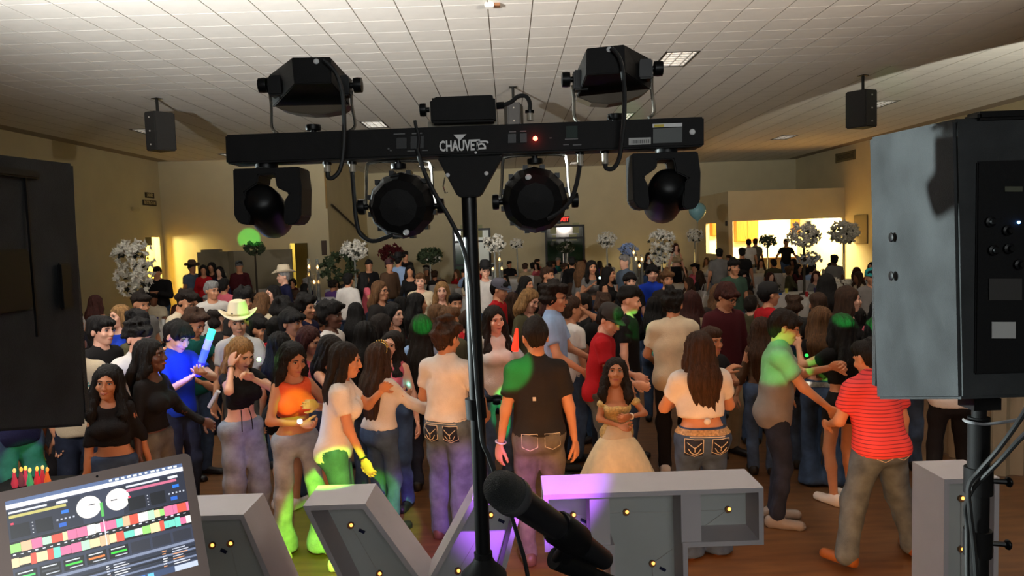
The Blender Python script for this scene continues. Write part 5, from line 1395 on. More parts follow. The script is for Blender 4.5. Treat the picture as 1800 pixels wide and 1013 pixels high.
Pb = person(318, 562, 6.3, 65, 'person in a bright blue polo shirt gripping a glowing stick', group=G1, face=True, skin='fair', hair=('fringe', 'black'), top=('polo', 'blue'), top_hem=0.88, bottom=('jeans', 'denim_dark'), arms=(((0.0, -0.33, 1.28), (0.8, 0, -0.6)), ((0.02, -0.20, 1.24), (0.8, 0, -0.8))), head=(0, 28, 0), hands=({'n': (-0.2, 0, 1), 'curl': 0.9}, {'n': (-0.5, 0, 1), 'curl': 1.0}))
Pc = person(417, 527, 7.0, 12, 'smiling person in a white shirt and cream cowboy hat', group=G1, face=True, smile=True, hat='cowboy', skin='tan', hair=('short', 'black'), top=('shirt', 'white'), bottom=('jeans', 'greyjean'), arms=('down', ((0.24, -0.14, 0.86), (0.5, 1, 0))), head=(8, 2, 0))
cowboy(Pc, Pc.root, mat('hat_felt', s2l(226, 210, 176), 0.8), mat('hat_bandm', s2l(180, 160, 120), 0.7), 1.06)
Pl = person(428, 593, 5.85, 48, 'blonde person in a black crop top touching an ear', group=G1, face=True, sex='f', skin='fair', hair=('long', 'blonde', 0.34), top=('crop', 'black'), top_hem=1.10, bottom=('loose', 'denim_light'), waist=1.0, arms=(((-0.02, -0.25, 1.40), (0.9, 0, -0.6)), ((0.13, -0.10, 1.50), (0.5, -0.8, -0.7))), head=(8, 26, 0), feet=((0.1, -0.05, 10), (-0.1, 0.06, -10)), hands=({'curl': 0.9}, {'d': (-0.3, 0.2, 1), 'n': (-1, 0.2, 0), 'curl': 0.4}), shoe='white')
Po = person(516, 600, 5.4, 32, 'person in an orange crop top and pale flared jeans', group=G1, face=True, sex='f', skin='olive', hair=('long', 'black', 0.46), top=('tank', 'orange'), top_hem=1.13, bottom=('flare', 'denim_light'), waist=0.99, arms=(((0.10, -0.26, 1.25), (0.8, 0.2, -0.7)), ((0.02, -0.26, 1.12), (0.9, 0.2, -0.5))), head=(14, 14, 0), feet=((0.14, -0.12, 15), (-0.14, 0.05, -5)), hands=({'n': (-1, 0, 0.2), 'curl': 0.9}, {'curl': 1.0}), shoe='cream')
Pw = person(610, 600, 5.2, 98, 'person with long dark hair in a white tee leaning right', group=G1, face=True, sex='f', skin='tan', w=1.06, hair=('long', 'dark', 0.42), top=('tee', 'white'), top_hem=0.84, bottom=('jeans', 'denim'), lean=10, arms=(((0.06, -0.30, 1.38), (0.7, 0.1, -0.8)), ((0.20, -0.18, 0.86), (0.5, 1, 0))), head=(-4, 6, 0), hands=({'n': (-1, 0, 0), 'curl': 0.3}, {'curl': 0.4}), shoe='white')
Pt = person(668, 601, 5.8, 140, 'person with a gold tiara and wavy brown hair in a white blouse', group=G1, sex='f', skin='tan', hair=('long', 'brown', 0.44), top=('long', 'white'), bell=True, top_hem=0.96, bottom=('jeans', 'denim'), arms=('chest', ((0.22, -0.42, 1.06), (0.4, 0.3, -0.9))), head=(0, 4, 0), hands=(None, {'d': (0.3, -1, 0.1), 'n': (-0.6, -0.3, -0.6), 'curl': 0.3}))
gold = mat('tiara_gold', s2l(226, 190, 110), 0.25, metal=0.9)
tia = [Pt.HP(0.097 * math.cos(a), 0.02 + 0.02 * math.sin(a) - 0.05 * math.sin(a), 0.05 + 0.075 * math.sin(a)) for a in [PI * k / 12 for k in range(13)]]
tr = MB().tube(tia, 0.004, 6).build('tiara', gold, Pt.root, smooth=True)
for k in range(2, 11):
    p = Vector(tia[k]); up_ = (p - Vector(Pt.C)).normalized()
    MB().ball(p + up_ * 0.014, 0.009, 8, 5, (0.8, 0.8, 1.2)).build('leaf', gold, tr, smooth=True)
Pj = person(786, 557, 5.6, 160, 'person in a white tee and faded jeans with stitched pockets, seen from behind', group=G1, skin='tan', hair=('curly', 'brown'), top=('tee', 'white'), top_hem=0.97, bottom=('loose', 'denim_wash'), waist=1.03, arms=('fwd', ((0.25, -0.16, 0.98), (0.6, 1, 0))), head=(-12, 8, 0), feet=((0.12, -0.05, 5), (-0.12, 0.08, -5)), shoe='brown')
Pk = person(938, 556, 5.2, 184, 'person in a black polo shirt with a green light spot on the back', group=G1, skin='tan', hair=('short', 'dark'), top=('polo', 'charcoal'), top_hem=0.93, bottom=('jeans', 'greyjean'), arms=(((0.27, -0.02, 0.84), (0.5, 1, 0)), ((0.26, -0.02, 0.82), (0.5, 1, 0))), head=(4, 18, 0), shoe='brown')
# girl in the princess gown
Pg = person(1083, 632, 5.95, 0, 'small person in a cream off-shoulder ball gown looking up', group=G1, face=True, sex='f', skin='olive', hs=1.06, hair=('longfront', 'dark', 0.30), top=('gownbodice', mat('gown_gold', s2l(206, 176, 112), 0.5, var=0.3, vscale=60, bump=0.6, bscale=120)), top_name='bodice', bottom=('skirt', 'cream'), hem=0.3, arms=(((0.11, -0.22, 1.17), (0.9, 0.2, -0.7)), ((-0.01, -0.20, 1.06), (1, 0.3, -0.4))), head=(-6, -16, 4), hands=({'n': (-1, 0, 0.3), 'curl': 0.8}, {'curl': 1.0}), shoe='white')
def gown(P, z0, z1, r0, r1, m, n=64, rows=18):
    vs = []; fs = []
    for i in range(rows):
        t = i / (rows - 1); z = z0 + (z1 - z0) * t; r = r0 + (r1 - r0) * (t ** 0.7)
        for k in range(n):
            a = 2 * PI * k / n; rr_ = r * (1 + (0.03 + 0.05 * t) * math.sin(11 * a + 1.5 * math.sin(3 * a)) * t)
            vs.append((rr_ * math.cos(a), rr_ * 0.95 * math.sin(a), z))
    for i in range(rows - 1):
        for k in range(n): fs.append((i * n + k, i * n + (k + 1) % n, (i + 1) * n + (k + 1) % n, (i + 1) * n + k))
    return MB().add(vs, fs).build('gown_skirt', m, P.root, smooth=True)
gsk = Pg.s
gown(Pg, 0.90 * gsk, 0.02, 0.15 * gsk, 0.56 * gsk, mat('gown_tulle', s2l(226, 206, 168), 0.8, var=0.08, vscale=20))
for e in (-1, 1):
    c0, c1 = Pg.sh[e], Pg.el[e]
    MB().ball(Vector(c0 + (c1 - c0) * 0.42), 0.062 * gsk, 12, 8, (1.0, 1.15, 0.7)).build('gown_sleeve', MATS['gown_gold'], Pg.root, smooth=True)
Pr = person(1078, 532, 6.6, 82, 'person in a red tee and black cap with a red patch', group=G1, face=True, hat='cap', skin='fair', hair=('short', 'black'), top=('tee', 'red'), w=1.05, top_hem=0.84, bottom=('jeans', 'greyjean'), lean=8, arms=('fwd', 'fwd'), head=(-30, 24, 0))
capp(Pr, Pr.root, mat('cap_black', s2l(46, 40, 38), 0.8), False, mat('patch_red', s2l(190, 40, 44), 0.6))
person(1182, 504, 7.0, 168, 'person in a loose cream tee seen from behind beside the cap wearer', group=G1, skin='tan', hair=('curly', 'black'), top=('tee', 'cream'), fit=0.012, top_hem=0.80, bottom=('jeans', 'darkpants'), arms=('fwd', 'fwdlow'), head=(-6, 6, 0), shoe='white')
Pk2 = person(1226, 580, 5.2, 182, 'person with long brown hair in a knotted white top and western belt', group=G1, sex='f', skin='tan', w=1.22, hair=('long', 'brown', 0.40), top=('tee', 'white'), top_hem=1.085, sleeve=0.6, bottom=('flare', 'denim'), waist=1.02, arms=('chest', 'chest'), head=(4, 10, 0), feet=((0.12, 0, 8), (-0.13, -0.05, -20)), shoe='boot')
# belts, pockets and stitching
belt = mat('belt_tooled', s2l(176, 140, 96), 0.5, var=0.5, vscale=55)
stitch = mat('stitch_white', s2l(206, 196, 176), 0.7)
def ring(P, S, name, z, hgt, m, off=0.006, n=36):
    vs = []
    for k in range(n):
        a = 2 * PI * k / n; d = -V3(math.cos(a), math.sin(a), 0)
        o = P.tp((0, 0, z)) - d * 0.26
        v, q = drape(S, o, V3(-d[1], d[0], 0) * 0.01, V3(0, 0, 1) * hgt * P.s, d, 2, 2, off); vs += [v[0], v[2]]
    q = [(2 * k, 2 * ((k + 1) % n), 2 * ((k + 1) % n) + 1, 2 * k + 1) for k in range(n)]
    return child(P, name, np.array(vs), np.array(q), m)
ring(Pk2, Pk2.pants, 'belt', 0.993, 0.040, belt)
ring(Pj, Pj.pants, 'belt', 1.005, 0.032, mat('belt_brown', s2l(96, 54, 32), 0.5))
def pocket(P, x, z, wd=0.115, ht=0.13, motif=True, m=None):
    tr_ = find(P, 'trousers')
    b0 = patch(P, P.pants, 'pocket', (x, 0, z), wd, ht, (0, -1, 0), m or cloth_m('denim_dark'), 7, 7, None, 0.004, tr_)
    def line(pts):
        vv = []
        for (a, b) in pts:
            v, q = drape(P.pants, np.array((x + a, 0, z + b)) * P.s + V3(0, 0.28, 0), V3(0.004, 0, 0), V3(0, 0, 0.004), (0, -1, 0), 2, 2, 0.007); vv.append(v.mean(0))
        MB().tube(vv, 0.0028, 5).build('stitching', stitch, tr_, smooth=True)
    w2, h2 = wd / 2, ht / 2
    line([(-w2, h2), (-w2, -h2 * 0.6), (0, -h2), (w2, -h2 * 0.6), (w2, h2), (0, h2), (-w2, h2)])
    if motif:
        line([(-w2 * 0.8, h2 * 0.6), (-w2 * 0.3, h2 * 0.2), (0, -h2 * 0.05), (w2 * 0.3, h2 * 0.2), (w2 * 0.8, h2 * 0.6)])
        line([(-w2 * 0.7, -h2 * 0.1), (-w2 * 0.35, -h2 * 0.6), (0, -h2 * 0.75), (w2 * 0.35, -h2 * 0.6), (w2 * 0.7, -h2 * 0.1)])
        line([(0, h2 * 0.15), (0, -h2 * 0.45)])
for P_, z_ in ((Pk2, 0.885), (Pj, 0.885)):
    for e in (-1, 1): pocket(P_, e * (0.098 if P_ is Pk2 else 0.082), z_, 0.13 if P_ is Pk2 else 0.115)
    patch(P_, P_.pants, 'yoke_seam', (0, 0, 0.965), 0.26, 0.006, (0, -1, 0), stitch, 15, 2, None, 0.005, find(P_, 'trousers'))
for e in (-1, 1): pocket(Pk, e * 0.078, 0.90, 0.105, 0.11, False, cloth_m('greyjean'))
MB().ball(Vector(Pk2.tp((0.0, 0.155, 1.075))), 0.024, 10, 6, (1, 0.7, 1)).build('shirt_knot', cloth_m('white'), Pk2.root, smooth=True)
# polo emblem
patch(Pk, Pk.shirt, 'emblem', (0.035, 0, 1.19), 0.022, 0.026, (0, -1, 0), mat('emblem_white', s2l(200, 196, 190), 0.6), 3, 3, None, 0.004, find(Pk, 'shirt'))
Pg2 = person(1385, 543, 5.65, 76, 'person in glasses and a grey polo lit green across the chest', group=G1, face=True, glasses=True, skin='tan', hair=('fringe', 'dark'), top=('polo', 'polo_grey'), fit=0.006, top_hem=0.80, bottom=('slim', 'denim_dark'), arms=(((0.06, -0.40, 1.30), (0.6, 0.2, -0.8)), ((0.16, -0.36, 0.98), (0.5, 0.6, -0.5))), head=(2, 14, 0), lean=6, hands=({'curl': 1.5}, {'curl': 0.6}), shoe='polo_grey')
strp = bpy.data.materials.new('coral_stripe'); strp.use_nodes = True
nt = strp.node_tree; b = nt.nodes['Principled BSDF']; b.inputs['Roughness'].default_value = 0.85; b.inputs['Specular IOR Level'].default_value = 0.2
tc = nt.nodes.new('ShaderNodeTexCoord'); wv = nt.nodes.new('ShaderNodeTexWave'); wv.bands_direction = 'Z'; wv.inputs['Scale'].default_value = 13; wv.inputs['Distortion'].default_value = 0.6
cr_ = nt.nodes.new('ShaderNodeValToRGB'); cr_.color_ramp.elements[0].position = 0.06; cr_.color_ramp.elements[0].color = s2l(150, 52, 60) + (1,); cr_.color_ramp.elements[1].position = 0.16; cr_.color_ramp.elements[1].color = s2l(232, 78, 78) + (1,)
nt.links.new(tc.outputs['Object'], wv.inputs['Vector']); nt.links.new(wv.outputs['Fac'], cr_.inputs['Fac']); nt.links.new(cr_.outputs['Color'], b.inputs['Base Color'])
Pp = person(1520, 598, 5.1, 192, 'person in a coral striped polo, pale jeans and tan boots, legs apart', group=G1, skin='tan', hair=('short', 'black'), top=('polo', strp), fit=0.008, top_hem=0.86, bottom=('loose', 'denim_wash'), lean=12, arms=('fwd', ((0.28, -0.02, 0.84), (0.6, 1, 0))), head=(6, 14, 0), feet=((0.34, 0.05, 25), (-0.30, 0.0, -20)), w=1.14, shoe='boot')
for e in (-1, 1): pocket(Pp, e * 0.082, 0.90, 0.12, 0.12, False, cloth_m('denim_wash'))
person(1668, 560, 6.2, 165, 'person in a white polo half hidden behind the right loudspeaker', group=G1, skin='tan', hair=('short', 'black'), top=('polo', 'white'), top_hem=0.88, bottom=('jeans', 'darkpants'), arms=('fwd', 'fwd'), feet=((0.16, 0.1, 10), (-0.2, -0.15, -10)))
person(1283, 496, 7.4, 18, 'person in glasses and a dark maroon sweater looking down', group=G1, face=True, glasses=True, skin='tan', hair=('fringe', 'auburn'), top=('long', 'maroon'), fit=0.008, top_hem=0.88, bottom=('jeans', 'khaki'), arms=('down', 'down'), head=(18, 24, 0))
person(975, 490, 7.0, 72, 'tall person in glasses and a light blue polo with curly hair', group=G1, face=True, glasses=True, skin='tan', hair=('curly', 'dark'), top=('polo', 'lightblue'), top_hem=0.86, bottom=('jeans', 'darkpants'), arms=('fwd', ((0.18, -0.30, 0.98), (0.5, 0.6, -0.5))), head=(4, 4, 0))
person(14, 570, 5.5, 60, 'person in blue jeans mostly hidden behind the left loudspeaker', group=G1, skin='tan', hair=('short', 'black'), top=('tee', 'navy'), bottom=('jeans', 'denim'), arms=('down', 'down'))
Pbe = person(126, 572, 5.8, 20, 'person in a beige printed tee beside the left loudspeaker', group=G1, skin='brown', hair=('short', 'black'), top=('tee', 'beige'), w=1.05, bottom=('jeans', 'denim_dark'), arms=('down', 'down'))
for k in range(4): patch(Pbe, Pbe.shirt, 'print', (0.02 + 0.035 * (k % 2), 0, 1.285 - 0.022 * k), 0.17 - 0.03 * (k % 3), 0.013, (0, 1, 0), mat('print_teal', s2l(60, 120, 116), 0.8), 9, 2, None, 0.004, find(Pbe, 'shirt'))
def bracelet(P, e, m, r=0.034, name='bracelet'):
    d = unit(P.wr[e] - P.el[e]); M_ = Vector(d).to_track_quat('Z', 'Y').to_matrix(); c = Vector(P.wr[e] - d * 0.015)
    return MB().tube([c + M_ @ Vector((r * P.s * math.cos(a), r * P.s * math.sin(a), 0)) for a in [2 * PI * k / 14 for k in range(15)]], 0.006, 6, caps=False).build(name, m, P.root, smooth=True)
bracelet(Pk, 1, white_m, 0.036, 'wristband'); bracelet(Pl, -1, mat('watch_metal', s2l(110, 96, 80), 0.3, metal=0.7), 0.031, 'watch'); bracelet(Pg, 1, mat('pearl', s2l(230, 220, 200), 0.3), 0.030); bracelet(Pw, -1, rubber, 0.032)
for e in (-1, 1): MB().tube(smoothpath([Pl.tp((e * 0.035 - 0.03, -0.125, 1.11)), Pl.tp((e * 0.045 - 0.03, -0.150, 1.03)), Pl.tp((e * 0.05 - 0.03, -0.155, 0.92))], 4), 0.004, 5).build('drawstring', cloth_m('black'), Pl.root, smooth=True)
# ---------------------------------------------------------------- the dancing crowd behind
M = [
 (176, 552, 6.6, 75, 'person with black bowl-cut hair in a black tee near the left loudspeaker', dict(skin='fair', hair=('fringe', 'black'), top=('tee', 'black'), face=True)),
 (208, 533, 8.3, -30, 'fair-haired person in a light blue top in the left crowd', dict(sex='f', skin='fair', hair=('long', 'blonde', 0.2), top=('fit', 'blue'), face=True)),
 (248, 511, 9.2, 60, 'person with a curly dark top knot of hair before a white chair', dict(skin='tan', hair=('curly', 'dark'), top=('tee', 'grey'), head=(0, 10, 0))),
 (241, 543, 7.2, 70, 'person with short dark curls and raised fingers in the left crowd', dict(skin='olive', hair=('curly', 'black'), top=('tee', 'olive'), arms=('down', 'chest_hi'))),
 (244, 561, 6.3, 55, 'person in a white tee standing behind the black-topped profile figure', dict(skin='fair', hair=('curly', 'black'), top=('tee', 'white'), face=True, head=(10, 12, 0))),
 (331, 507, 9.0, 80, 'person in a cream tee with a chain, head bowed, behind the glowing stick', dict(skin='tan', hair=('curly', 'dark'), top=('tee', 'cream'), head=(0, 28, 0), lean=10)),
 (346, 540, 7.3, 70, 'person with brown curls in a dark teal tee behind the glowing stick', dict(skin='olive', hair=('curly', 'brown'), top=('tee', 'teal'), head=(0, 25, 0), arms=('chest', 'fwd'))),
 (168, 517, 11.5, 170, 'person with long dark red hair at the far left tables', dict(sex='f', skin='tan', hair=('long', 'auburn', 0.35), top=('tank', 'tan'))),
 (372, 492, 10.6, 25, 'grey-haired person in a white tee behind the cowboy hat', dict(skin='tan', hair=('short', 'grey'), top=('tee', 'white'), bottom=('jeans', 'darkpants'), head=(30, 4, 0))),
 (393, 488, 13.0, 175, 'person in a pink shirt with their back turned on the left', dict(skin='tan', hair=('short', 'black'), top=('tee', 'pink'))),
 (428, 503, 8.9, 25, 'person with a big curly fringe in a grey shirt above the cowboy hat', dict(skin='tan', hair=('curly', 'black'), top=('tee', 'charcoal'), face=True, head=(20, 6, 0))),
 (462, 513, 9.8, 160, 'light-haired person in a cream knit sweater leaning over', dict(sex='f', skin='fair', hair=('long', 'lightbrown', 0.2), top=('long', 'cream'), lean=16)),
 (478, 499, 11.0, -40, 'person with black hair looking left beside the cream sweater', dict(sex='f', skin='fair', hair=('long', 'black', 0.2), top=('tee', 'black'))),
 (496, 521, 7.8, 165, 'person with a round mop of black curls seen from behind', dict(skin='tan', hair=('afro', 'black'), top=('tee', 'black'))),
 (536, 516, 8.2, 70, 'person with black curls in profile beside the mop of curls', dict(skin='tan', hair=('curly', 'black'), top=('tee', 'navy'), face=True)),
 (512, 541, 6.7, 65, 'person with a sharp black fringe and dark shirt in profile', dict(skin='olive', hair=('fringe', 'black'), top=('tee', 'black'), face=True, head=(8, 4, 0))),
 (484, 556, 7.1, 175, 'person in a bright red hooded top facing away', dict(skin='tan', hair=('short', 'black'), top=('long', 'red'))),
 (581, 525, 7.0, 75, 'person with a small dark afro and a white tee', dict(skin='dark', hair=('afro', 'black'), top=('tee', 'white'), face=True)),
 (492, 581, 6.15, 165, 'person with straight black hair in a red top and black shorts', dict(sex='f', skin='tan', hair=('long', 'black', 0.4), top=('crop', 'red'), bottom=('shorts', 'black'), shoe='white')),
 (548, 573, 6.3, 60, 'person with dark red hair in a rose top looking down', dict(sex='f', skin='tan', hair=('long', 'auburn', 0.35), top=('crop', 'pink'), face=True, head=(10, 18, 0))),
 (588, 590, 6.05, 70, 'person in a black tank top shielding the face with a hand', dict(sex='f', skin='tan', hair=('long', 'dark', 0.3), top=('tank', 'black'), bottom=('shorts', 'denim_dark'), lean=8, arms=('down', ((0.06, -0.22, 1.44), (0.8, -0.2, -0.7))), head=(0, 20, 0), hands=(None, {'d': (-0.1, 0.1, 1), 'n': (0, 1, 0), 'curl': 0.2}))),
 (641, 562, 6.7, 178, 'person with smooth straight black hair seen from behind', dict(sex='f', skin='tan', hair=('long', 'black', 0.45), top=('fit', 'charcoal'))),
 (672, 549, 7.1, 120, 'person with long wavy dark hair turned right behind the tiara', dict(sex='f', skin='tan', hair=('long', 'dark', 0.42), top=('fit', 'black'), face=True)),
 (668, 490, 9.6, 60, 'person with shoulder-length brown hair and glasses in a grey cardigan', dict(sex='f', skin='tan', hair=('long', 'lightbrown', 0.3), top=('long', 'charcoal'), glasses=True, face=True)),
 (692, 530, 8.0, 60, 'person with dark hair and a lit cheek in profile behind the wavy hair', dict(sex='f', skin='fair', hair=('long', 'black', 0.3), top=('fit', 'black'), face=True)),
 (733, 512, 8.6, 110, 'person with a dark hood of black hair left of the cream sweater guest', dict(sex='f', skin='tan', hair=('long', 'black', 0.3), top=('long', 'black'))),
 (738, 478, 11.8, 5, 'person with short grey-brown hair in a cream knitted sweater facing forward', dict(sex='f', skin='fair', hair=('short', 'lightbrown'), top=('long', 'cream'), w=1.12, bottom=('jeans', 'darkpants'))),
 (776, 492, 9.9, 5, 'smiling person with long blonde hair near the light pole', dict(sex='f', skin='fair', hair=('longfront', 'blonde', 0.35), top=('fit', 'brown'), face=True, smile=True)),
 (768, 532, 7.7, 178, 'person with blonde straight hair seen from behind near the pole', dict(sex='f', skin='fair', hair=('long', 'lightbrown', 0.35), top=('fit', 'grey'))),
 (740, 550, 6.9, 175, 'person with very long straight dark hair touched by green light', dict(sex='f', skin='tan', hair=('long', 'dark', 0.55), top=('crop', 'lightblue'), bottom=('jeans', 'denim_dark'))),
 (694, 580, 6.4, -20, 'person with tilted head and closed eyes behind the tiara', dict(sex='f', skin='fair', hair=('longfront', 'dark', 0.35), top=('tank', 'pink'), face=True, head=(10, -8, 22))),
 (790, 540, 7.3, 150, 'person with light brown curls behind the white tee by the pole', dict(skin='tan', hair=('curly', 'lightbrown'), top=('tee', 'olive'))),
 (822, 545, 8.2, 160, 'person in a red shirt glimpsed behind the light pole', dict(skin='tan', hair=('short', 'brown'), top=('tee', 'red'))),
 (852, 455, 13.5, 15, 'person in a black cowboy hat and white printed sweatshirt', dict(skin='fair', hair=('short', 'black'), top=('long', 'white'), hat='cowboy', hatm=('black', 'black'))),
 (880, 487, 9.8, 70, 'person in a red tee and grey cap facing right', dict(skin='tan', hair=('short', 'black'), top=('tee', 'red'), hat='cap', capm=(86, 84, 96), head=(0, 12, 0))),
 (868, 535, 6.9, 20, 'person with long dark hair in a white blouse and black vest facing forward', dict(sex='f', skin='fair', hair=('longfront', 'dark', 0.45), top=('long', 'white'), face=True, head=(5, 4, -4), arms=(((0.22, -0.26, 1.20), (0.6, 0.2, -0.8)), 'down'))),
 (936, 505, 8.4, 40, 'laughing person with blonde shoulder-length hair in a brown cardigan', dict(sex='f', skin='fair', hair=('long', 'blonde', 0.18), top=('long', 'olive'), face=True, smile=True, head=(10, 18, 8))),
 (925, 483, 11.0, 50, 'person with black curls behind the blonde in brown cardigan', dict(sex='f', skin='tan', hair=('long', 'black', 0.25), top=('long', 'black'))),
 (968, 505, 9.2, 160, 'person with a maroon head of hair beside the curly tall figure', dict(sex='f', skin='tan', hair=('long', 'auburn', 0.3), top=('tee', 'maroon'))),
 (962, 468, 12.5, 60, 'person with brown hair and a dark jacket near the back tables', dict(skin='tan', hair=('short', 'brown'), top=('long', 'brown'))),
 (1003, 520, 8.0, 120, 'person in a white tee behind the light blue polo', dict(skin='tan', hair=('short', 'brown'), top=('tee', 'white'))),
 (1022, 515, 8.9, -60, 'bearded person in a black tee raising an open hand', dict(skin='tan', hair=('short', 'dark'), top=('tee', 'black'), arms=('up', 'down'), hands=({'d': (0, 0, 1), 'n': (0, -1, 0), 'curl': 0.15}, None))),
 (1040, 455, 13.5, 10, 'person with long dark hair in a patterned top lifting a lit phone', dict(sex='f', skin='tan', hair=('longfront', 'black', 0.3), top=('crop', 'grey'), bottom=('jeans', 'denim'), arms=('chest_hi', 'chest_hi'))),
 (1070, 467, 12.6, 60, 'person with long black hair in a dark dress right of the phone', dict(sex='f', skin='tan', hair=('long', 'black', 0.4), top=('tank', 'black'))),
 (1097, 446, 14.5, -60, 'older person with glasses in a slate grey shirt', dict(skin='fair', hair=('short', 'grey'), top=('shirt', 'slate'))),
 (1108, 500, 7.4, 75, 'person with a fade haircut and green light on the neck', dict(skin='fair', hair=('fade', 'black'), top=('tee', 'black'), face=True, head=(4, 8, 0))),
 (1107, 478, 11.2, 5, 'child in a dark beanie peering between heads', dict(skin='fair', hair=('fringe', 'black'), top=('tee', 'black'))),
 (1146, 464, 11.6, 0, 'person in a royal blue polo with a dark beanie facing forward', dict(skin='fair', hair=('fringe', 'black'), top=('polo', 'blue'))),
 (1172, 472, 11.0, 10, 'person with blond-tipped twists of hair in a dark tee', dict(skin='tan', hair=('curly', 'lightbrown'), top=('tee', 'charcoal'))),
 (1216, 508, 7.5, 150, 'person with long dark red hair in a grey cardigan seen from behind', dict(sex='f', skin='tan', hair=('long', 'auburn', 0.45), top=('long', 'beige'))),
 (1290, 452, 12.4, 10, 'person with dark curls in a grey-green tee facing forward', dict(skin='tan', hair=('curly', 'black'), top=('tee', 'green'))),
 (1262, 497, 9.0, 170, 'person with straight brown hair left of the maroon sweater', dict(sex='f', skin='fair', hair=('long', 'lightbrown', 0.4), top=('tee', 'brown'))),
 (1352, 492, 8.0, 100, 'person in a black cap and red tee turned away to the right', dict(skin='tan', hair=('short', 'black'), top=('tee', 'red'), hat='cap', capm=(22, 21, 22))),
 (1338, 556, 6.9, 165, 'person with loose brown hair behind the green-lit polo', dict(sex='f', skin='tan', hair=('long', 'brown', 0.45), top=('fit', 'brown'))),
 (1452, 478, 9.3, 175, 'person with a broad sheet of black hair before the white chairs', dict(sex='f', skin='tan', hair=('long', 'black', 0.4), top=('long', 'black'))),
 (1438, 513, 8.0, 170, 'person with short brown hair tucked behind the ears, seen from behind', dict(skin='tan', hair=('short', 'brown'), top=('tee', 'brown'))),
 (1442, 536, 6.7, 165, 'person with long light brown hair, silver belt and flared jeans', dict(sex='f', skin='tan', hair=('long', 'lightbrown', 0.42), top=('crop', 'black'), bottom=('flare', 'denim'))),
 (1492, 499, 7.8, 80, 'person with long chestnut hair in profile near the right loudspeaker', dict(sex='f', skin='fair', hair=('long', 'brown', 0.45), top=('fit', 'black'), face=True)),
 (1476, 548, 6.1, 200, 'person with very dark long hair, black shorts and white sandals', dict(sex='f', skin='tan', hair=('long', 'black', 0.5), top=('crop', 'black'), bottom=('shorts', 'black'), shoe='white', arms=('high_fwd', 'chest'))),
 (1532, 470, 11.5, -10, 'person in a teal cap and grey shirt at the edge of the right loudspeaker', dict(skin='tan', hair=('short', 'black'), top=('tee', 'polo_grey'), hat='cap', capm=(40, 150, 150))),
 (1548, 520, 8.6, 160, 'person in a pink blouse next to the right loudspeaker', dict(sex='f', skin='fair', hair=('long', 'black', 0.3), top=('long', 'pink'))),
 (1540, 556, 7.0, 170, 'person with dark hair lit by a green spot by the loudspeaker', dict(sex='f', skin='tan', hair=('long', 'black', 0.3), top=('tee', 'black'))),
 (1590, 520, 7.6, 150, 'person in a dark tee behind the right loudspeaker', dict(skin='tan', hair=('short', 'black'), top=('tee', 'charcoal'))),
 (100, 530, 7.4, 30, 'person in a dark hoodie behind the left loudspeaker', dict(skin='tan', hair=('short', 'black'), top=('long', 'charcoal'))),
 (52, 550, 6.6, 60, 'person in a grey tee behind the left loudspeaker edge', dict(skin='tan', hair=('curly', 'black'), top=('tee', 'grey'), bottom=('jeans', 'darkpants'))),
 (612, 480, 14.0, 172, 'person in a white long-sleeved shirt and blue jeans, bending, seen from behind', dict(skin='tan', hair=('short', 'black'), top=('long', 'white'), bottom=('jeans', 'denim'), lean=14)),
 (640, 477, 14.6, 130, 'person with long dark hair in a rose tee with hand on hip', dict(sex='f', skin='tan', hair=('long', 'black', 0.4), top=('tee', 'pink'), arms=('hip', 'hip'))),
 (497, 463, 15.2, -60, 'person in a cream cowboy hat and navy jacket facing left', dict(skin='fair', hair=('short', 'grey'), top=('long', 'navy'), hat='cowboy', hatm=('cream', 'brown'))),
 (275, 467, 16.5, 10, 'heavy-set person in a black sweater holding a cup by the lit doorway', dict(skin='tan', w=1.22, hair=('short', 'black'), top=('long', 'black'), arms=('chest', 'chest'))),
 (337, 455, 20.0, 60, 'person in a dark cowboy hat and pale blue shirt near the partition', dict(skin='tan', w=1.1, hair=('short', 'black'), top=('tee', 'slate'), hat='cowboy', hatm=('brown', 'black'))),
 (357, 464, 19.0, 20, 'person with dark hair in a red checked shirt before the partition', dict(sex='f', skin='tan', hair=('long', 'black', 0.3), top=('long', 'red'))),
 (371, 459, 20.5, 0, 'person in a maroon top between the red shirt and dark jacket', dict(sex='f', skin='tan', hair=('long', 'black', 0.3), top=('long', 'maroon'))),
 (385, 467, 18.6, 0, 'person in a dark jacket before the grey partition', dict(sex='f', skin='fair', hair=('long', 'black', 0.3), top=('long', 'navy'))),
 (420, 456, 19.5, 30, 'person in a grey cap and maroon vest over white sleeves', dict(skin='tan', hair=('short', 'black'), top=('long', 'maroon'), hat='cap', capm=(90, 94, 98))),
 (700, 441, 19.0, 165, 'person in a dark fedora and pale blue shirt seen from behind', dict(skin='tan', hair=('short', 'black'), top=('tee', 'lightblue'), hat='cowboy', hatm=('black', 'black'))),
 (720, 465, 16.0, 5, 'person with dark curls in a black V-neck dress', dict(sex='f', skin='tan', hair=('long', 'black', 0.25), top=('fit', 'black'), bottom=('skirt', 'black'))),
 (684, 452, 17.0, 40, 'person with a cap and a grey patterned jacket near the red flowers', dict(skin='tan', hair=('short', 'black'), top=('long', 'brown'), hat='cap', capm=(70, 40, 44))),
 (712, 440, 21.0, 30, 'person in a black suit beside the fedora', dict(skin='tan', hair=('short', 'black'), top=('long', 'black'))),
 (1316, 419, 26.5, 170, 'person in a pale pink shirt standing at the kitchen opening', dict(skin='tan', hair=('short', 'black'), top=('tee', 'white'), bottom=('jeans', 'khaki'))),
 (1328, 418, 27.5, 150, 'person in a grey tee next to the pale pink shirt at the kitchen', dict(skin='tan', hair=('short', 'brown'), top=('tee', 'grey'))),
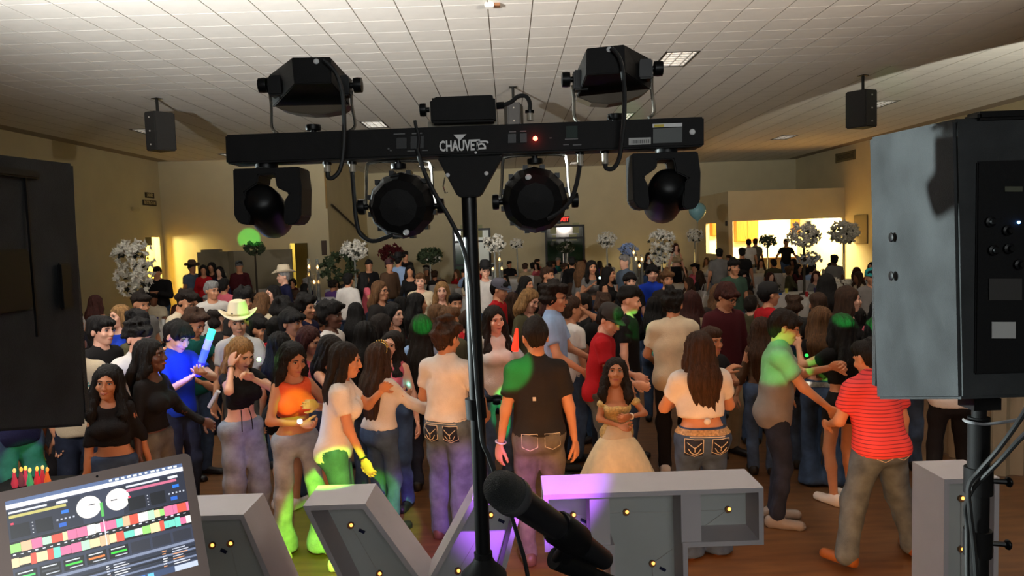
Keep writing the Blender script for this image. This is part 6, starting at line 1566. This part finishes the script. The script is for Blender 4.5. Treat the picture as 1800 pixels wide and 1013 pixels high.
 (1382, 419, 27.0, 0, 'person in a black tee with arms out before the bright kitchen', dict(skin='tan', hair=('short', 'black'), top=('tee', 'black'), arms=('side', 'side'))),
 (1264, 435, 18.5, 175, 'broad person in a grey polo seen from behind before the side hatch', dict(skin='tan', w=1.12, hair=('short', 'black'), top=('polo', 'grey'))),
 (1304, 434, 19.0, 170, 'person in a black shirt seen from behind before the kitchen', dict(skin='tan', hair=('short', 'black'), top=('tee', 'black'))),
 (1188, 426, 24.0, 10, 'person with long red-brown hair in a tan dress by the tall white flowers', dict(sex='f', skin='fair', hair=('long', 'auburn', 0.35), top=('tank', 'tan'), bottom=('skirt', 'black'))),
 (1140, 443, 21.0, 0, 'person with long black hair under the tall white flowers', dict(sex='f', skin='tan', hair=('long', 'black', 0.3), top=('fit', 'black'))),
 (1005, 450, 17.0, 175, 'person in a black coat before the dark double doors', dict(skin='tan', hair=('short', 'black'), top=('long', 'black'))),
 (1022, 457, 15.6, 130, 'person in a grey lace top left of the patterned top', dict(sex='f', skin='tan', hair=('long', 'lightbrown', 0.3), top=('long', 'grey'))),
 (1466, 447, 17.5, 175, 'person with a shaved dark head in a grey shirt before the bright kitchen door', dict(skin='dark', hair=('short', 'black'), top=('tee', 'grey'))),
 (648, 455, 18.0, 20, 'person in a black jacket by the white orchid arrangement', dict(skin='tan', hair=('short', 'black'), top=('long', 'black'))),
]
FILL = [(455, 560, 8.4, 60, 'dark-haired person in a grey tee behind the blonde in black', 'm', 'curly', 'charcoal'), (560, 545, 8.6, 150, 'person with black curls and a navy tee near the small afro', 'm', 'curly', 'navy'),
 (625, 530, 9.0, 170, 'person with brown hair and a dark blouse behind the straight black hair', 'f', 'long', 'black'), (705, 520, 9.6, 160, 'person with dark hair in a maroon tee left of the blonde', 'f', 'long', 'maroon'),
 (800, 515, 9.3, 20, 'person in an olive tee just left of the light pole', 'm', 'short', 'olive'), (900, 512, 9.9, 150, 'person with auburn hair between the red tee and the cardigan', 'f', 'long', 'charcoal'),
 (1005, 545, 9.6, 100, 'person in a brown shirt between light blue polo and cap', 'm', 'short', 'brown'), (1060, 515, 8.6, 170, 'person with black curls behind the red tee', 'm', 'curly', 'black'),
 (1150, 520, 8.9, 160, 'person with long black hair left of the cream tee', 'f', 'long', 'black'), (1240, 540, 8.3, 170, 'person with dark hair in a grey top right of the cream tee', 'f', 'long', 'charcoal'),
 (1320, 520, 9.4, 150, 'person with brown hair in an olive tee behind the maroon sweater', 'm', 'short', 'olive'), (1395, 520, 8.8, 170, 'person with black hair in a black tee behind the green-lit polo', 'm', 'curly', 'black'),
 (1415, 560, 7.6, 160, 'person with dark hair and navy tee between the polo and the silver belt', 'm', 'short', 'navy'), (1505, 540, 8.7, 175, 'person with black hair in a maroon top near the loudspeaker', 'f', 'long', 'maroon'),
 (1250, 575, 6.6, 30, 'person in a dark sweater half hidden by the long brown hair', 'm', 'short', 'black'), (1320, 590, 7.9, 170, 'person with dark hair low in the crowd left of the green-lit polo', 'f', 'long', 'brown'),
 (130, 545, 8.8, 60, 'person in a black tee peeking past the left loudspeaker', 'm', 'short', 'black'),
 
 (835, 560, 7.9, 160, 'person with brown hair behind the light pole', 'f', 'long', 'brown'), (380, 545, 8.9, 160, 'person with black curls and charcoal tee left of the cowboy hat', 'm', 'curly', 'charcoal')]
for x, y, Y, rot, lab, sx_, hst, tc_ in FILL:
    M.append((x, y, Y, rot, lab, dict(sex=sx_, skin=random.choice(['tan', 'olive', 'fair']), hair=(hst, random.choice(['black', 'dark', 'brown']), 0.4), top=('fit' if sx_ == 'f' else 'tee', tc_), bottom=('jeans', random.choice(['darkpants', 'denim_dark', 'denim'])), arms=random.choice([('down', 'down'), ('chest', 'fwd'), ('fwd', 'down'), ('chest', 'chest_hi')]))))
# keep the figures from standing in one another: slide each along its own line of sight
fixed = [(o.location.x, o.location.y, 0.30) for o in COL.objects if o.name.startswith('person') and o.parent is None]
TABLES = [(232, 14.6), (556, 15.6), (445, 21.0), (620, 20.2), (755, 23.5), (868, 18.8), (908, 26.8), (1065, 24.0), (1108, 16.4), (1162, 20.4), (1220, 26.6), (1348, 23.6), (1412, 16.4), (1482, 19.8), (997, 28.6), (688, 26.0)]
TPOS = [(at(x, 450, Y).x, Y) for x, Y in TABLES]
fixed += [(x, y, 1.60) for x, y in TPOS]
YS = [m[2] for m in M]; Y0 = list(YS)
XK = [at(m[0], m[1], 1.0).x for m in M]; ZK = [at(m[0], m[1], 1.0).z - CAMZ for m in M]
for it in range(220):
    for i in range(len(M)):
        xi = XK[i] * YS[i]; mv = 0
        for j in range(len(M)):
            if j == i: continue
            dx, dy = xi - XK[j] * YS[j], YS[i] - YS[j]
            if abs(dx) < 0.46 and abs(dy) < 0.46 and dx * dx + dy * dy < 0.2116: mv += 0.02 if (dy > 0 or (dy == 0 and i > j)) else -0.02
        for fx_, fy_, fr_ in fixed:
            dx, dy = xi - fx_, YS[i] - fy_; rr2 = (fr_ + 0.22) ** 2
            if dx * dx + dy * dy < rr2: mv += 0.03 if dy > 0 else -0.03
        YS[i] = YS[i] + max(-0.05, min(0.05, mv))
        hh = 2.3 + ZK[i] * YS[i]
        if hh > 1.93: YS[i] += 0.02
        if hh < 1.42: YS[i] -= 0.02
M = [(m[0], m[1], YS[i]) + tuple(m[3:]) for i, m in enumerate(M)]
for x, y, Y, rot, lab, d in M:
    d = dict(d); hm = d.pop('hatm', None); cm = d.pop('capm', None)
    P_ = person(x, y, Y, rot, lab, group=G2 if Y < 12 else G3, **d)
    if hm: cowboy(P_, P_.root, mat('hat_' + hm[0], s2l(CLOTH[hm[0]]), 0.8), cloth_m(hm[1]), 1.05)
    if cm: capp(P_, P_.root, mat('cap_%d_%d_%d' % cm, s2l(cm), 0.8))
    if 'silver belt' in lab: ring(P_, P_.pants, 'belt', 1.0, 0.045, mat('belt_silver', s2l(190, 186, 176), 0.3, metal=0.8, var=0.3, vscale=60))
    if 'lit phone' in lab:
        pp = Vector(P_.wr[1]) * 0.5 + Vector(P_.wr[-1]) * 0.5 + Vector((0, -0.12, 0.08))
        ph = MB().box((0, 0, 0), (0.075, 0.009, 0.15)).build('phone', blk2, None, bevel=0.004); ph.location = P_.root.matrix_basis @ pp; ph.rotation_euler = P_.root.rotation_euler
        tag(ph, 'lit phone held up by the guest in a patterned top', 'phone')
        MB().ball((0.02, -0.006, 0.05), 0.02, 8, 5, (1, 0.3, 1)).build('flash', mat('phone_flash', (0.6, 1, 0.9), 0.4, emit=(0.55, 1, 0.85), estr=6), ph)
# ---------------------------------------------------------------- tables, chairs, flowers and seated guests
clothm = mat('tablecloth', s2l(206, 202, 196), 0.85, var=0.04, vscale=4)
chairm = mat('chair_white', s2l(196, 192, 188), 0.45)
def cloth_mesh():
    n = 48; vs = []; fs = []
    rows = [(0.0, 0.762), (0.5, 0.762), (0.88, 0.762), (0.915, 0.745), (0.93, 0.6), (0.95, 0.35), (0.975, 0.012)]
    for i, (r, z) in enumerate(rows):
        for k in range(n):
            a = 2 * PI * k / n; q = max(0, (0.75 - z)) * 0.075
            rr_ = r * (1 + q * math.sin(12 * a)) ; vs.append((rr_ * math.cos(a), rr_ * math.sin(a), z))
    for i in range(len(rows) - 1):
        for k in range(n): fs.append((i * n + k, i * n + (k + 1) % n, (i + 1) * n + (k + 1) % n, (i + 1) * n + k))
    return MB().add(vs, fs).mesh('tablecloth', clothm, smooth=True)
CM = cloth_mesh()
top_me = MB().lathe([(0.90, 0.725), (0.90, 0.752)], 32).mesh('table_top', mat('table_ply', s2l(150, 130, 100), 0.6))
leg_me = MB().tube([(0, 0, 0.0), (0, 0, 0.73)], 0.02, 8).mesh('table_leg', tfl)
seat_me = MB().box((0, 0, 0.445), (0.42, 0.42, 0.03)).mesh('seat', chairm, bevel=0.01)
back_me = MB().prism([(-0.20, 0.205, 0.58), (0.20, 0.205, 0.58), (0.20, 0.235, 0.86), (0.17, 0.238, 0.90), (-0.17, 0.238, 0.90), (-0.20, 0.235, 0.86)], (0, 0.02, 0)).mesh('backrest', chairm, bevel=0.006)
legs_me = [MB().tube(p, 0.013, 6).mesh('leg', chairm) for p in ([(-0.2, -0.2, 0.012), (-0.2, 0.22, 0.88)], [(0.2, -0.2, 0.012), (0.2, 0.22, 0.88)], [(-0.185, 0.24, 0.012), (-0.185, -0.16, 0.44)], [(0.185, 0.24, 0.012), (0.185, -0.16, 0.44)])]
def chair(x, y, rot, label, group):
    t = empty('folding_chair', (x, y, 0), rot); tag(t, label, 'chair', group)
    link('seat', seat_me, t); link('backrest', back_me, t)
    for m_ in legs_me: link('leg', m_, t)
    return t
# seated figure prototypes: meshes shared by all copies
PROTO = []
for k, sp in enumerate((dict(sex='f', hair=('long', 'black', 0.35), top=('fit', 'black'), arms=('table', 'lap')), dict(sex='f', hair=('longfront', 'black', 0.3), top=('tee', 'black'), arms=('lap', 'table')), dict(sex='f', hair=('bun', 'black'), top=('long', 'black'), arms=('chest', 'lap'), head=(20, 5, 0)),
                        dict(hair=('short', 'black'), top=('tee', 'black'), arms=('table', 'table')), dict(hair=('curly', 'black'), top=('long', 'black'), arms=('lap', 'lap'), head=(-20, 5, 0)), dict(hair=('short', 'black'), top=('polo', 'black'), arms=('lap', 'table'), w=1.12, head=(15, 0, 0)))):
    sp.update(h=1.62 if sp.get('sex') == 'f' else 1.74, lod=2, sit=True, bottom=('jeans', 'darkpants'), seed=100 + k, shoe='black', lean=4)
    P_ = figure(sp); lst = []
    for nm, v, q, m_, lb, _ in P_.parts:
        me = fastmesh(nm, v, q); me.materials.append(m_); lst.append((nm, me))
    PROTO.append((sp.get('sex', 'm'), lst))
def guest(k, x, y, rot, label, group, skin, hairc, topc):
    t = empty('person', (x, y, 0), rot); tag(t, label, 'person', group)
    for nm, me in PROTO[k][1]:
        o = link(nm, me, t)
        mm = {'body': skin_m(skin), 'hair': hair_m(hairc), 'shirt': cloth_m(topc)}.get(nm)
        if mm: o.material_slots[0].link = 'OBJECT'; o.material_slots[0].material = mm
    return t
# flower arrangements
def flowers(c, rx_, rz_, n, r, m, seed, droop=0.0, shape=(1, 0.55)):
    rg = random.Random(seed); mb = MB()
    for k in range(n):
        v = Vector((rg.gauss(0, 1), rg.gauss(0, 1), rg.gauss(0, 1))).normalized() * rg.uniform(0.62, 1.06)
        p = Vector((v.x * rx_, v.y * rx_, v.z * rz_ - (droop * rg.random() if v.z < 0.1 else 0))) + Vector(c)
        q = r * rg.uniform(0.7, 1.25); nv = (v + Vector((rg.gauss(0, .5), rg.gauss(0, .5), rg.gauss(0, .5)))).normalized()
        M_ = nv.to_track_quat('Z', 'Y').to_matrix()
        # five petals round a raised centre
        vs = [p + M_ @ Vector((0, 0, q * 0.35))]; fs = []
        for j in range(10):
            a = 2 * PI * j / 10; rr_ = q * (1.0 if j % 2 else 0.55); vs.append(p + M_ @ Vector((rr_ * math.cos(a), rr_ * math.sin(a), q * (0.25 if j % 2 else 0.0))))
        vs.append(p - M_ @ Vector((0, 0, q * 0.4)))
        for j in range(10): fs += [(0, 1 + j, 1 + (j + 1) % 10), (11, 1 + (j + 1) % 10, 1 + j)]
        mb.add(vs, fs)
    return mb
fw = mat('petal_white', s2l(222, 218, 206), 0.7); fg = mat('leaf_green', s2l(52, 66, 40), 0.7); fr = mat('petal_red', s2l(96, 18, 28), 0.7); fb = mat('petal_blue', s2l(120, 140, 180), 0.7); fdk = mat('leaf_dark', s2l(40, 44, 34), 0.7)
glassm = mat('vase_glass', s2l(200, 206, 204), 0.1, spec=0.6, trans=0.6)
ARR = [ # table index, px, top py, width px, kind, label
 (0, 232, 424, 74, 'hang', 'big white hanging blossom arrangement on a tall stand at the far left'),
 (2, 447, 424, 38, 'palm', 'small palm-like tree arrangement lit green under the left moving head'),
 (3, 622, 424, 52, 'orchid', 'white orchid and greenery arrangement left of the pole'),
 (4, 755, 436, 46, 'green', 'leafy green arrangement with a few white roses near the pole'),
 (5, 868, 412, 42, 'white', 'pale white blossom arrangement just right of the pole'),
 (6, 908, 420, 28, 'sparse', 'sparse white branch arrangement left of the dark doors'),
 (7, 1066, 408, 36, 'white', 'white blossom arrangement right of the dark double doors'),
 (8, 1104, 428, 36, 'blue', 'low blue and white flower arrangement beside tall candles'),
 (9, 1162, 404, 50, 'hang', 'large white hanging arrangement below the right moving head'),
 (10, 1221, 402, 32, 'white', 'faint white arrangement below the blue balloon'),
 (11, 1349, 413, 34, 'green', 'round green and white arrangement before the bright kitchen'),
 (12, 1413, 391, 58, 'double', 'tall double white arrangement silhouetted on the kitchen light'),
 (13, 1483, 388, 54, 'white', 'tall white arrangement before the yellow right wall'),
 (14, 994, 424, 34, 'green', 'dark leafy arrangement in front of the dark double doors'),
 (15, 688, 431, 48, 'red', 'dark red flower arrangement left of the fedora'),
]
for ti, px_, py_, wp, kind, lab in ARR:
    X, Y = TPOS[ti]; top = at(px_, py_, Y)
    W_ = wp * Y / FPX / 2; zt_ = top.z - 0.765
    t = empty('flower_arrangement', (top.x, Y, 0.765)); tag(t, lab, 'flowers', 'table flower arrangements')
    mains = {'red': fr, 'green': fg, 'palm': fg, 'blue': fb}.get(kind, fw)
    hz_ = W_ * (0.75 if kind in ('hang', 'white', 'double') else 0.62)
    zc_ = zt_ - hz_
    MB().lathe([(0.11, 0.0), (0.11, 0.02), (0.03, 0.05), (0.022, zc_ - hz_ * 0.4), (0.06, zc_ - hz_ * 0.1)], 12).build('vase', glassm if kind not in ('palm', 'double') else mat('stand_dark', s2l(60, 52, 40), 0.5), t, smooth=True)
    nfl = 190 if wp > 45 else 120
    o = flowers((0, 0, zc_), W_ * 0.92, hz_, nfl, W_ * 0.185, mains, ti, droop=hz_ * 1.6 if kind == 'hang' else 0.0).build('blossoms' if mains in (fw, fr, fb) else 'leaves', mains, t); o['kind'] = 'stuff'
    o = flowers((0, 0, zc_ - hz_ * 0.2), W_ * 0.85, hz_ * 0.8, 34, W_ * 0.14, fg, ti + 50, droop=hz_ * 1.5 if kind == 'hang' else 0).build('foliage', fw if kind in ('green',) else fdk, t); o['kind'] = 'stuff'
    if kind in ('double',):
        o = flowers((0.12, 0, zc_ - hz_ * 1.9), W_ * 0.7, hz_ * 0.6, 60, W_ * 0.15, fb, ti + 80).build('lower_blossoms', mat('petal_shade', s2l(170, 176, 180), 0.7), t); o['kind'] = 'stuff'
    if kind in ('orchid',):
        o = flowers((-0.45, 0, zc_ - 0.45), 0.5, 0.42, 90, 0.10, fg, 91).build('greenery', fg, t); o['kind'] = 'stuff'
tdesc = ['table under the far left blossoms', 'candle table left of the pole', 'table by the small palm', 'table under the white orchids', 'table of leafy greenery near the pole', 'table just right of the pole', 'table left of the dark doors', 'table right of the dark doors', 'candlelit table with blue flowers', 'table under the large hanging flowers', 'table below the balloon', 'table before the kitchen opening', 'table under the double arrangement', 'table by the right wall flowers', 'table before the dark doors', 'table with dark red flowers']
cols = ['black', 'navy', 'white', 'maroon', 'grey', 'red', 'slate', 'olive', 'cream', 'brown', 'teal', 'purple', 'charcoal', 'tan', 'pink', 'lightblue']
rg = random.Random(11)
for ti, (X, Y) in enumerate(TPOS):
    t = empty('round_table', (X, Y, 0)); tag(t, 'round folding ' + tdesc[ti], 'table', 'round guest tables')
    link('table_top', top_me, t)
    for k in range(4):
        o = link('leg', leg_me, t); o.location = (0.6 * math.cos(PI / 4 + k * PI / 2), 0.6 * math.sin(PI / 4 + k * PI / 2), 0)
    o = link('tablecloth', CM); o.location = (X, Y, 0.001); tag(o, 'white cloth over the ' + tdesc[ti], 'tablecloth', 'white tablecloths')
    cc = rg.sample(cols, 9); na = 8
    for k in range(na):
        a = 2 * PI * (k + 0.5 * (ti % 2)) / na + 0.2
        gx, gy = X + 1.44 * math.cos(a), Y + 1.44 * math.sin(a)
        pos = ['right', 'far right', 'far', 'far left', 'left', 'near left', 'near', 'near right'][int(round(a / (PI / 4))) % 8]
        if any((gx - XK[i] * YS[i]) ** 2 + (gy - YS[i]) ** 2 < 0.16 for i in range(len(M))): continue
        rot = math.atan2(-math.cos(a), math.sin(a))
        chair(gx, gy, rot, 'white chair on the %s side of the %s' % (pos, tdesc[ti]), 'folding chairs at the guest tables')
        if rg.random() < (0.86 if not (ti in (0, 12, 8) and math.sin(a) < -0.5) else 0.25):
            kk = rg.randrange(6); fem = PROTO[kk][0] == 'f'
            hc = rg.choice(['black', 'black', 'dark', 'brown', 'auburn', 'lightbrown'] if fem else ['black', 'black', 'dark', 'brown', 'grey'])
            guest(kk, gx - 0.06 * math.cos(a), gy - 0.06 * math.sin(a), rot, 'seated person in %s, %s hair, at the %s' % (cc[k], hc if hc != 'lightbrown' else 'light', tdesc[ti]), 'seated guests', rg.choice(['tan', 'tan', 'olive', 'fair', 'brown']), hc, cc[k])
# cups and tableware on the nearer tables
cupm = mat('cup_white', s2l(214, 212, 208), 0.5); cup_me = MB().lathe([(0.028, 0), (0.038, 0.11), (0.035, 0.11), (0.026, 0.005)], 12).mesh('cup', cupm, smooth=True)
plate_me = MB().lathe([(0.06, 0), (0.12, 0.012), (0.118, 0.016), (0.055, 0.006), (0, 0.006)], 20).mesh('plate', cupm, smooth=True)
cupc = {'white': cupm, 'purple': mat('cup_purple', s2l(60, 40, 110), 0.4), 'yellow': mat('cup_yellow', s2l(210, 200, 90), 0.4), 'blue': mat('cup_blue', s2l(40, 90, 180), 0.4), 'red': mat('cup_red', s2l(170, 30, 36), 0.4)}
for ti in (0, 1, 8, 12, 13, 5):
    X, Y = TPOS[ti]
    for k, cn in enumerate(('white', 'purple', 'yellow', 'blue', 'red')):
        a = 2 * PI * k / 5 + ti; r_ = 0.52
        o = link('cup', cup_me); o.location = (X + r_ * math.cos(a), Y + r_ * math.sin(a), 0.764)
        o.material_slots[0].link = 'OBJECT'; o.material_slots[0].material = cupc[cn]
        tag(o, '%s drinking cup on the %s' % (cn, tdesc[ti]), 'cup', 'cups on the tables')
        o = link('plate', plate_me); o.location = (X + 0.68 * math.cos(a + 0.5), Y + 0.68 * math.sin(a + 0.5), 0.764)
        tag(o, 'white plate beside the %s cup on the %s' % (cn, tdesc[ti]), 'plate', 'plates on the tables')
# candle groups
flm = mat('candle_flame', (1, 0.6, 0.2), 0.5, emit=(1.0, 0.5, 0.14), estr=14); wax = mat('candle_wax', s2l(230, 220, 200), 0.5)
clear = mat('candle_glass', s2l(210, 214, 212), 0.08, trans=0.85, spec=0.5)
for lst, lab in (([(543, 455, 470), (543, 470, 484), (558, 455, 471), (552, 483, 497), (560, 480, 497)], 'left of the white shirt'), ([(1114, 431, 445), (1118, 447, 456), (1128, 448, 457), (1124, 462, 468)], 'beside the blue flowers'), ([(878, 444, 457), (882, 460, 473), (866, 462, 473)], 'right of the pole')):
    ti = 1 if lst[0][0] < 700 else 8 if lst[0][0] > 1000 else 5
    X, Y = TPOS[ti]
    for k, (px_, y0, y1) in enumerate(lst):
        yy = Y - 0.15 + 0.10 * k; b0 = at(px_, y1, yy)
        z1 = at(px_, y0, yy).z; t = empty('candle_holder', (b0.x, yy, 0.764)); tag(t, '%s glass candle holder %s on its table' % (('tallest', 'second tallest', 'middle', 'short', 'shortest')[k], lab), 'candle', 'glass candle holders')
        H_ = z1 - 0.764; zf = b0.z - 0.764
        MB().lathe([(0.055, 0), (0.055, 0.012), (0.032, 0.02), (0.032, H_), (0.029, H_), (0.029, 0.03), (0, 0.03)], 14).build('glass', clear, t, smooth=True)
        cd = MB().lathe([(0.02, zf - 0.08), (0.02, zf - 0.03), (0.0, zf - 0.028)], 10).build('candle', wax, t, smooth=True)
        MB().lathe([(0.0, zf - 0.026), (0.022, zf), (0.018, zf + 0.02), (0.0, zf + 0.06)], 10).build('flame', flm, cd, smooth=True)
X, Y = TPOS[1]
t = empty('flower_arrangement', (X + 0.05, Y - 0.55, 0.765)); tag(t, 'low bunch of white and navy flowers in front of the left candles', 'flowers', 'table flower arrangements')
o = flowers((-0.1, 0, 0.20), 0.3, 0.12, 40, 0.07, fw, 301).build('blossoms', fw, t); o['kind'] = 'stuff'
o = flowers((0.22, 0, 0.22), 0.16, 0.13, 30, 0.06, fb, 302).build('navy_blossoms', mat('petal_navy', s2l(40, 50, 120), 0.7), t); o['kind'] = 'stuff'
X, Y = TPOS[12]
t = empty('flower_arrangement', (X + 0.6, Y - 0.3, 0.765)); tag(t, 'low cluster of white blossoms near the teal cap', 'flowers', 'table flower arrangements')
o = flowers((0, 0, 0.22), 0.26, 0.13, 46, 0.07, fw, 303).build('blossoms', fw, t); o['kind'] = 'stuff'
# skirted table at the right edge behind the loudspeaker stand
a = at(1745, 800, 6.5); a.z = 0.74
t = empty('buffet_table', (a.x + 0.62, 6.6, 0)); tag(t, 'long table with a pleated pale skirt behind the right stand', 'table')
MB().box((0.3, 0.3, a.z + 0.0), (1.9, 0.75, 0.03)).build('table_top', clothm, t)
pl = []
for k in range(61): pl.append((-0.62 + 1.86 * k / 60, -0.07 + 0.022 * math.sin(k * 1.25), 0))
MB().add([(x, y, 0.01) for x, y, _ in pl] + [(x, y, a.z) for x, y, _ in pl], [(k, k + 1, 62 + k, 61 + k) for k in range(60)]).build('table_skirt', mat('skirt_pale', s2l(150, 140, 118), 0.85), t, smooth=True)
pl = [( -0.62 + 0.022 * math.sin(k * 1.25), -0.07 + 0.75 * k / 24, 0) for k in range(25)]
MB().add([(x, y, 0.01) for x, y, _ in pl] + [(x, y, a.z) for x, y, _ in pl], [(k, k + 1, 26 + k, 25 + k) for k in range(24)]).build('table_skirt', mat('skirt_pale', s2l(150, 140, 118), 0.85), t, smooth=True)
for sx in (-0.5, 1.1):
    for sy in (0.05, 0.55): MB().tube([(sx, sy, 0), (sx, sy, a.z)], 0.02, 8).build('leg', tfl, t)
# ---------------------------------------------------------------- glowing things in hands
def world(P, p): return P.root.matrix_basis @ Vector(p)
hnd = world(Pb, Pb.wr[-1] + unit(Pb.wr[-1] - Pb.el[-1]) * 0.07)
g0 = hnd + Vector((0, -0.03, -0.02)); gd = at(353, 571, g0.y) - at(326, 652, g0.y)
t = empty('glow_stick', g0); tag(t, 'foam glow stick fading from blue to green held by the blue polo', 'glow stick')
segs = [((30, 24, 255), 0.0, 0.30, 2.2), ((50, 70, 255), 0.30, 0.58, 2.2), ((110, 110, 255), 0.58, 0.80, 2.0), ((60, 240, 190), 0.80, 1.0, 1.8)]
for c, a0, a1, st_ in segs:
    MB().tube([gd * a0, gd * a1], 0.030, 14).build('foam_segment', mat('glow_%d_%d' % (c[0], c[1]), s2l(c), 0.6, emit=s2l(c), estr=st_), t, smooth=True)
lamp('glow_stick_lamp', 'POINT', g0 + gd * 0.3 + Vector((-0.02, -0.12, 0)), 5.0, (0.08, 0.12, 1.0), None, 0.05)
lamp('glow_stick_lamp', 'POINT', g0 + gd * 0.9 + Vector((0.05, -0.10, 0)), 1.5, (0.1, 1.0, 0.6), None, 0.05)
def glow(px_, py_, Y, r, c, st_, label, e=0.3, sc=(1, 1, 1)):
    o = MB().ball((0, 0, 0), r, 12, 8, sc).build('light_ring', mat('glow_%d_%d_%d' % c, s2l(c), 0.5, emit=s2l(c), estr=st_), smooth=True); o.location = at(px_, py_, Y)
    tag(o, label, 'light', 'small party lights'); lamp('party_light', 'POINT', at(px_, py_, Y - 0.06), e, s2l(c), None, 0.02); return o
glow(455, 632, 5.55, 0.016, (150, 255, 120), 7, 'tiny green-white light at the blonde figure\'s mouth', 0.25)
glow(527, 741, 5.1, 0.018, (150, 200, 255), 8, 'small blue-white wrist light on the orange top figure', 0.4)
glow(718, 676, 6.3, 0.020, (90, 230, 230), 7, 'tiny cyan light hanging right of the tiara figure', 0.2)
glow(487, 775, 5.7, 0.03, (80, 60, 255), 2.5, 'violet glow by the black shorts', 0.8, (0.7, 0.7, 1.6))
glow(1418, 625, 5.9, 0.014, (40, 220, 80), 1.5, 'small green wrist light behind the raised fist', 0.1)
o = MB().lathe([(0.030, 0), (0.034, 0.02), (0.012, 0.20), (0.0, 0.21)], 16).build('light_cone', mat('glow_red_cone', s2l(240, 50, 30), 0.5, emit=s2l(250, 50, 30), estr=1.6), smooth=True)
o.location = at(905, 617, 6.62); o.rotation_euler = (0.1, 0.12, 0); tag(o, 'glowing red cone-shaped wand beside the black polo', 'wand')
lamp('wand_lamp', 'POINT', at(900, 600, 6.5), 0.8, (1, 0.12, 0.06), None, 0.03)
o = MB().tube([(0, 0, 0), (0.02, 0, 0.18)], 0.02, 10).build('light_wand', mat('wand_white', s2l(214, 206, 200), 0.5), smooth=True); o.location = at(368, 716, 6.5); o.rotation_euler = (0.2, 0.5, 0); tag(o, 'unlit white foam stick held low by the cowboy hat figure', 'foam stick')
# light-up toys on a small table at the lower left
toys = empty('toy_table', (at(55, 850, 5.0).x, 5.0, 0)); tag(toys, 'small low black table under the light-up toys', 'table')
tz_ = at(55, 850, 5.0).z
MB().box((0, 0, tz_ - 0.015), (0.45, 0.3, 0.03)).build('table_top', blk, toys)
for sx in (-0.19, 0.19):
    for sy in (-0.12, 0.12): MB().tube([(sx, sy, 0), (sx, sy, tz_ - 0.03)], 0.012, 6).build('leg', blk, toys)
for k, (px_, c, tipc) in enumerate(((26, (200, 60, 80), (240, 180, 110)), (38, (120, 60, 70), (250, 170, 70)), (46, (210, 60, 90), (250, 190, 90)), (53, (70, 170, 110), (250, 200, 110)), (66, (210, 50, 60), (250, 170, 80)), (76, (190, 50, 60), (200, 150, 110)), (84, (220, 100, 40), (220, 140, 60)))):
    p = at(px_, 850, 5.0 - 0.08 + 0.025 * (k % 3)); nm_ = ('rose', 'plum', 'pink', 'green', 'scarlet', 'crimson', 'orange')[k]
    t = empty('light_toy', (p.x, p.y, tz_)); tag(t, 'small %s light-up toy with a glowing tip at lower left' % nm_, 'toy', 'light-up toys')
    MB().lathe([(0.016, 0), (0.022, 0.03), (0.012, 0.07), (0.008, 0.10)], 10).build('body', mat('toy_' + nm_, s2l(c), 0.5, emit=s2l(c), estr=0.5), t, smooth=True)
    MB().ball((0.004, 0, 0.115), 0.013, 8, 6, (0.8, 0.8, 1.3)).build('tip', mat('toytip_' + nm_, s2l(tipc), 0.5, emit=s2l(tipc), estr=1.2), t, smooth=True)
# ---------------------------------------------------------------- coloured beams of the fixtures
eb0 = gp(812, 192, 0.13)
GRN = (0.03, 1.0, 0.12)
def beam(px_, py_, Y, rpx, col, e, src=eb0, blend=0.45):
    lamp('effect_beam', 'SPOT', src, e, col, at(px_, py_, Y), 0.015, math.degrees(2 * rpx * 1.15 / FPX * (Y / max(0.5, (Y - 1.9)))), blend)
beam(897, 650, 5.15, 38, GRN, 3400)
beam(1362, 628, 5.6, 42, (0.03, 1.0, 0.16), 1300)
beam(1531, 576, 6.9, 20, GRN, 9000)
beam(1118, 572, 7.3, 24, GRN, 2600)
beam(438, 420, 28.0, 17, GRN, 24000)
beam(443, 543, 6.9, 20, (0.2, 1.0, 0.1), 1800)
beam(742, 572, 6.8, 18, GRN, 6000)
beam(85, 785, 5.0, 26, GRN, 1200)
beam(525, 712, 5.2, 30, (0.5, 1.0, 0.0), 700)
p = onz(1107, 199, CEIL); lamp('effect_beam', 'SPOT', eb0, 2600, GRN, p, 0.015, 2.6, 0.6)
p = onz(1570, 148, CEIL); lamp('effect_beam', 'SPOT', eb0, 1500, GRN, p, 0.015, 3.2, 0.9)
p = onz(1487, 198, CEIL); lamp('effect_beam', 'SPOT', eb0, 900, GRN, p, 0.015, 3.0, 0.9)
lamp('moving_head_beam', 'SPOT', mhL[0] + mhL[1] * 0.14, 1700, (0.22, 1.0, 0.02), at(610, 925, 5.2), 0.02, 15, 0.2)
lamp('moving_head_beam', 'SPOT', mhR[0] + mhR[1] * 0.14, 700, (0.42, 0.10, 1.0), at(850, 950, 4.6), 0.02, 27, 0.5)
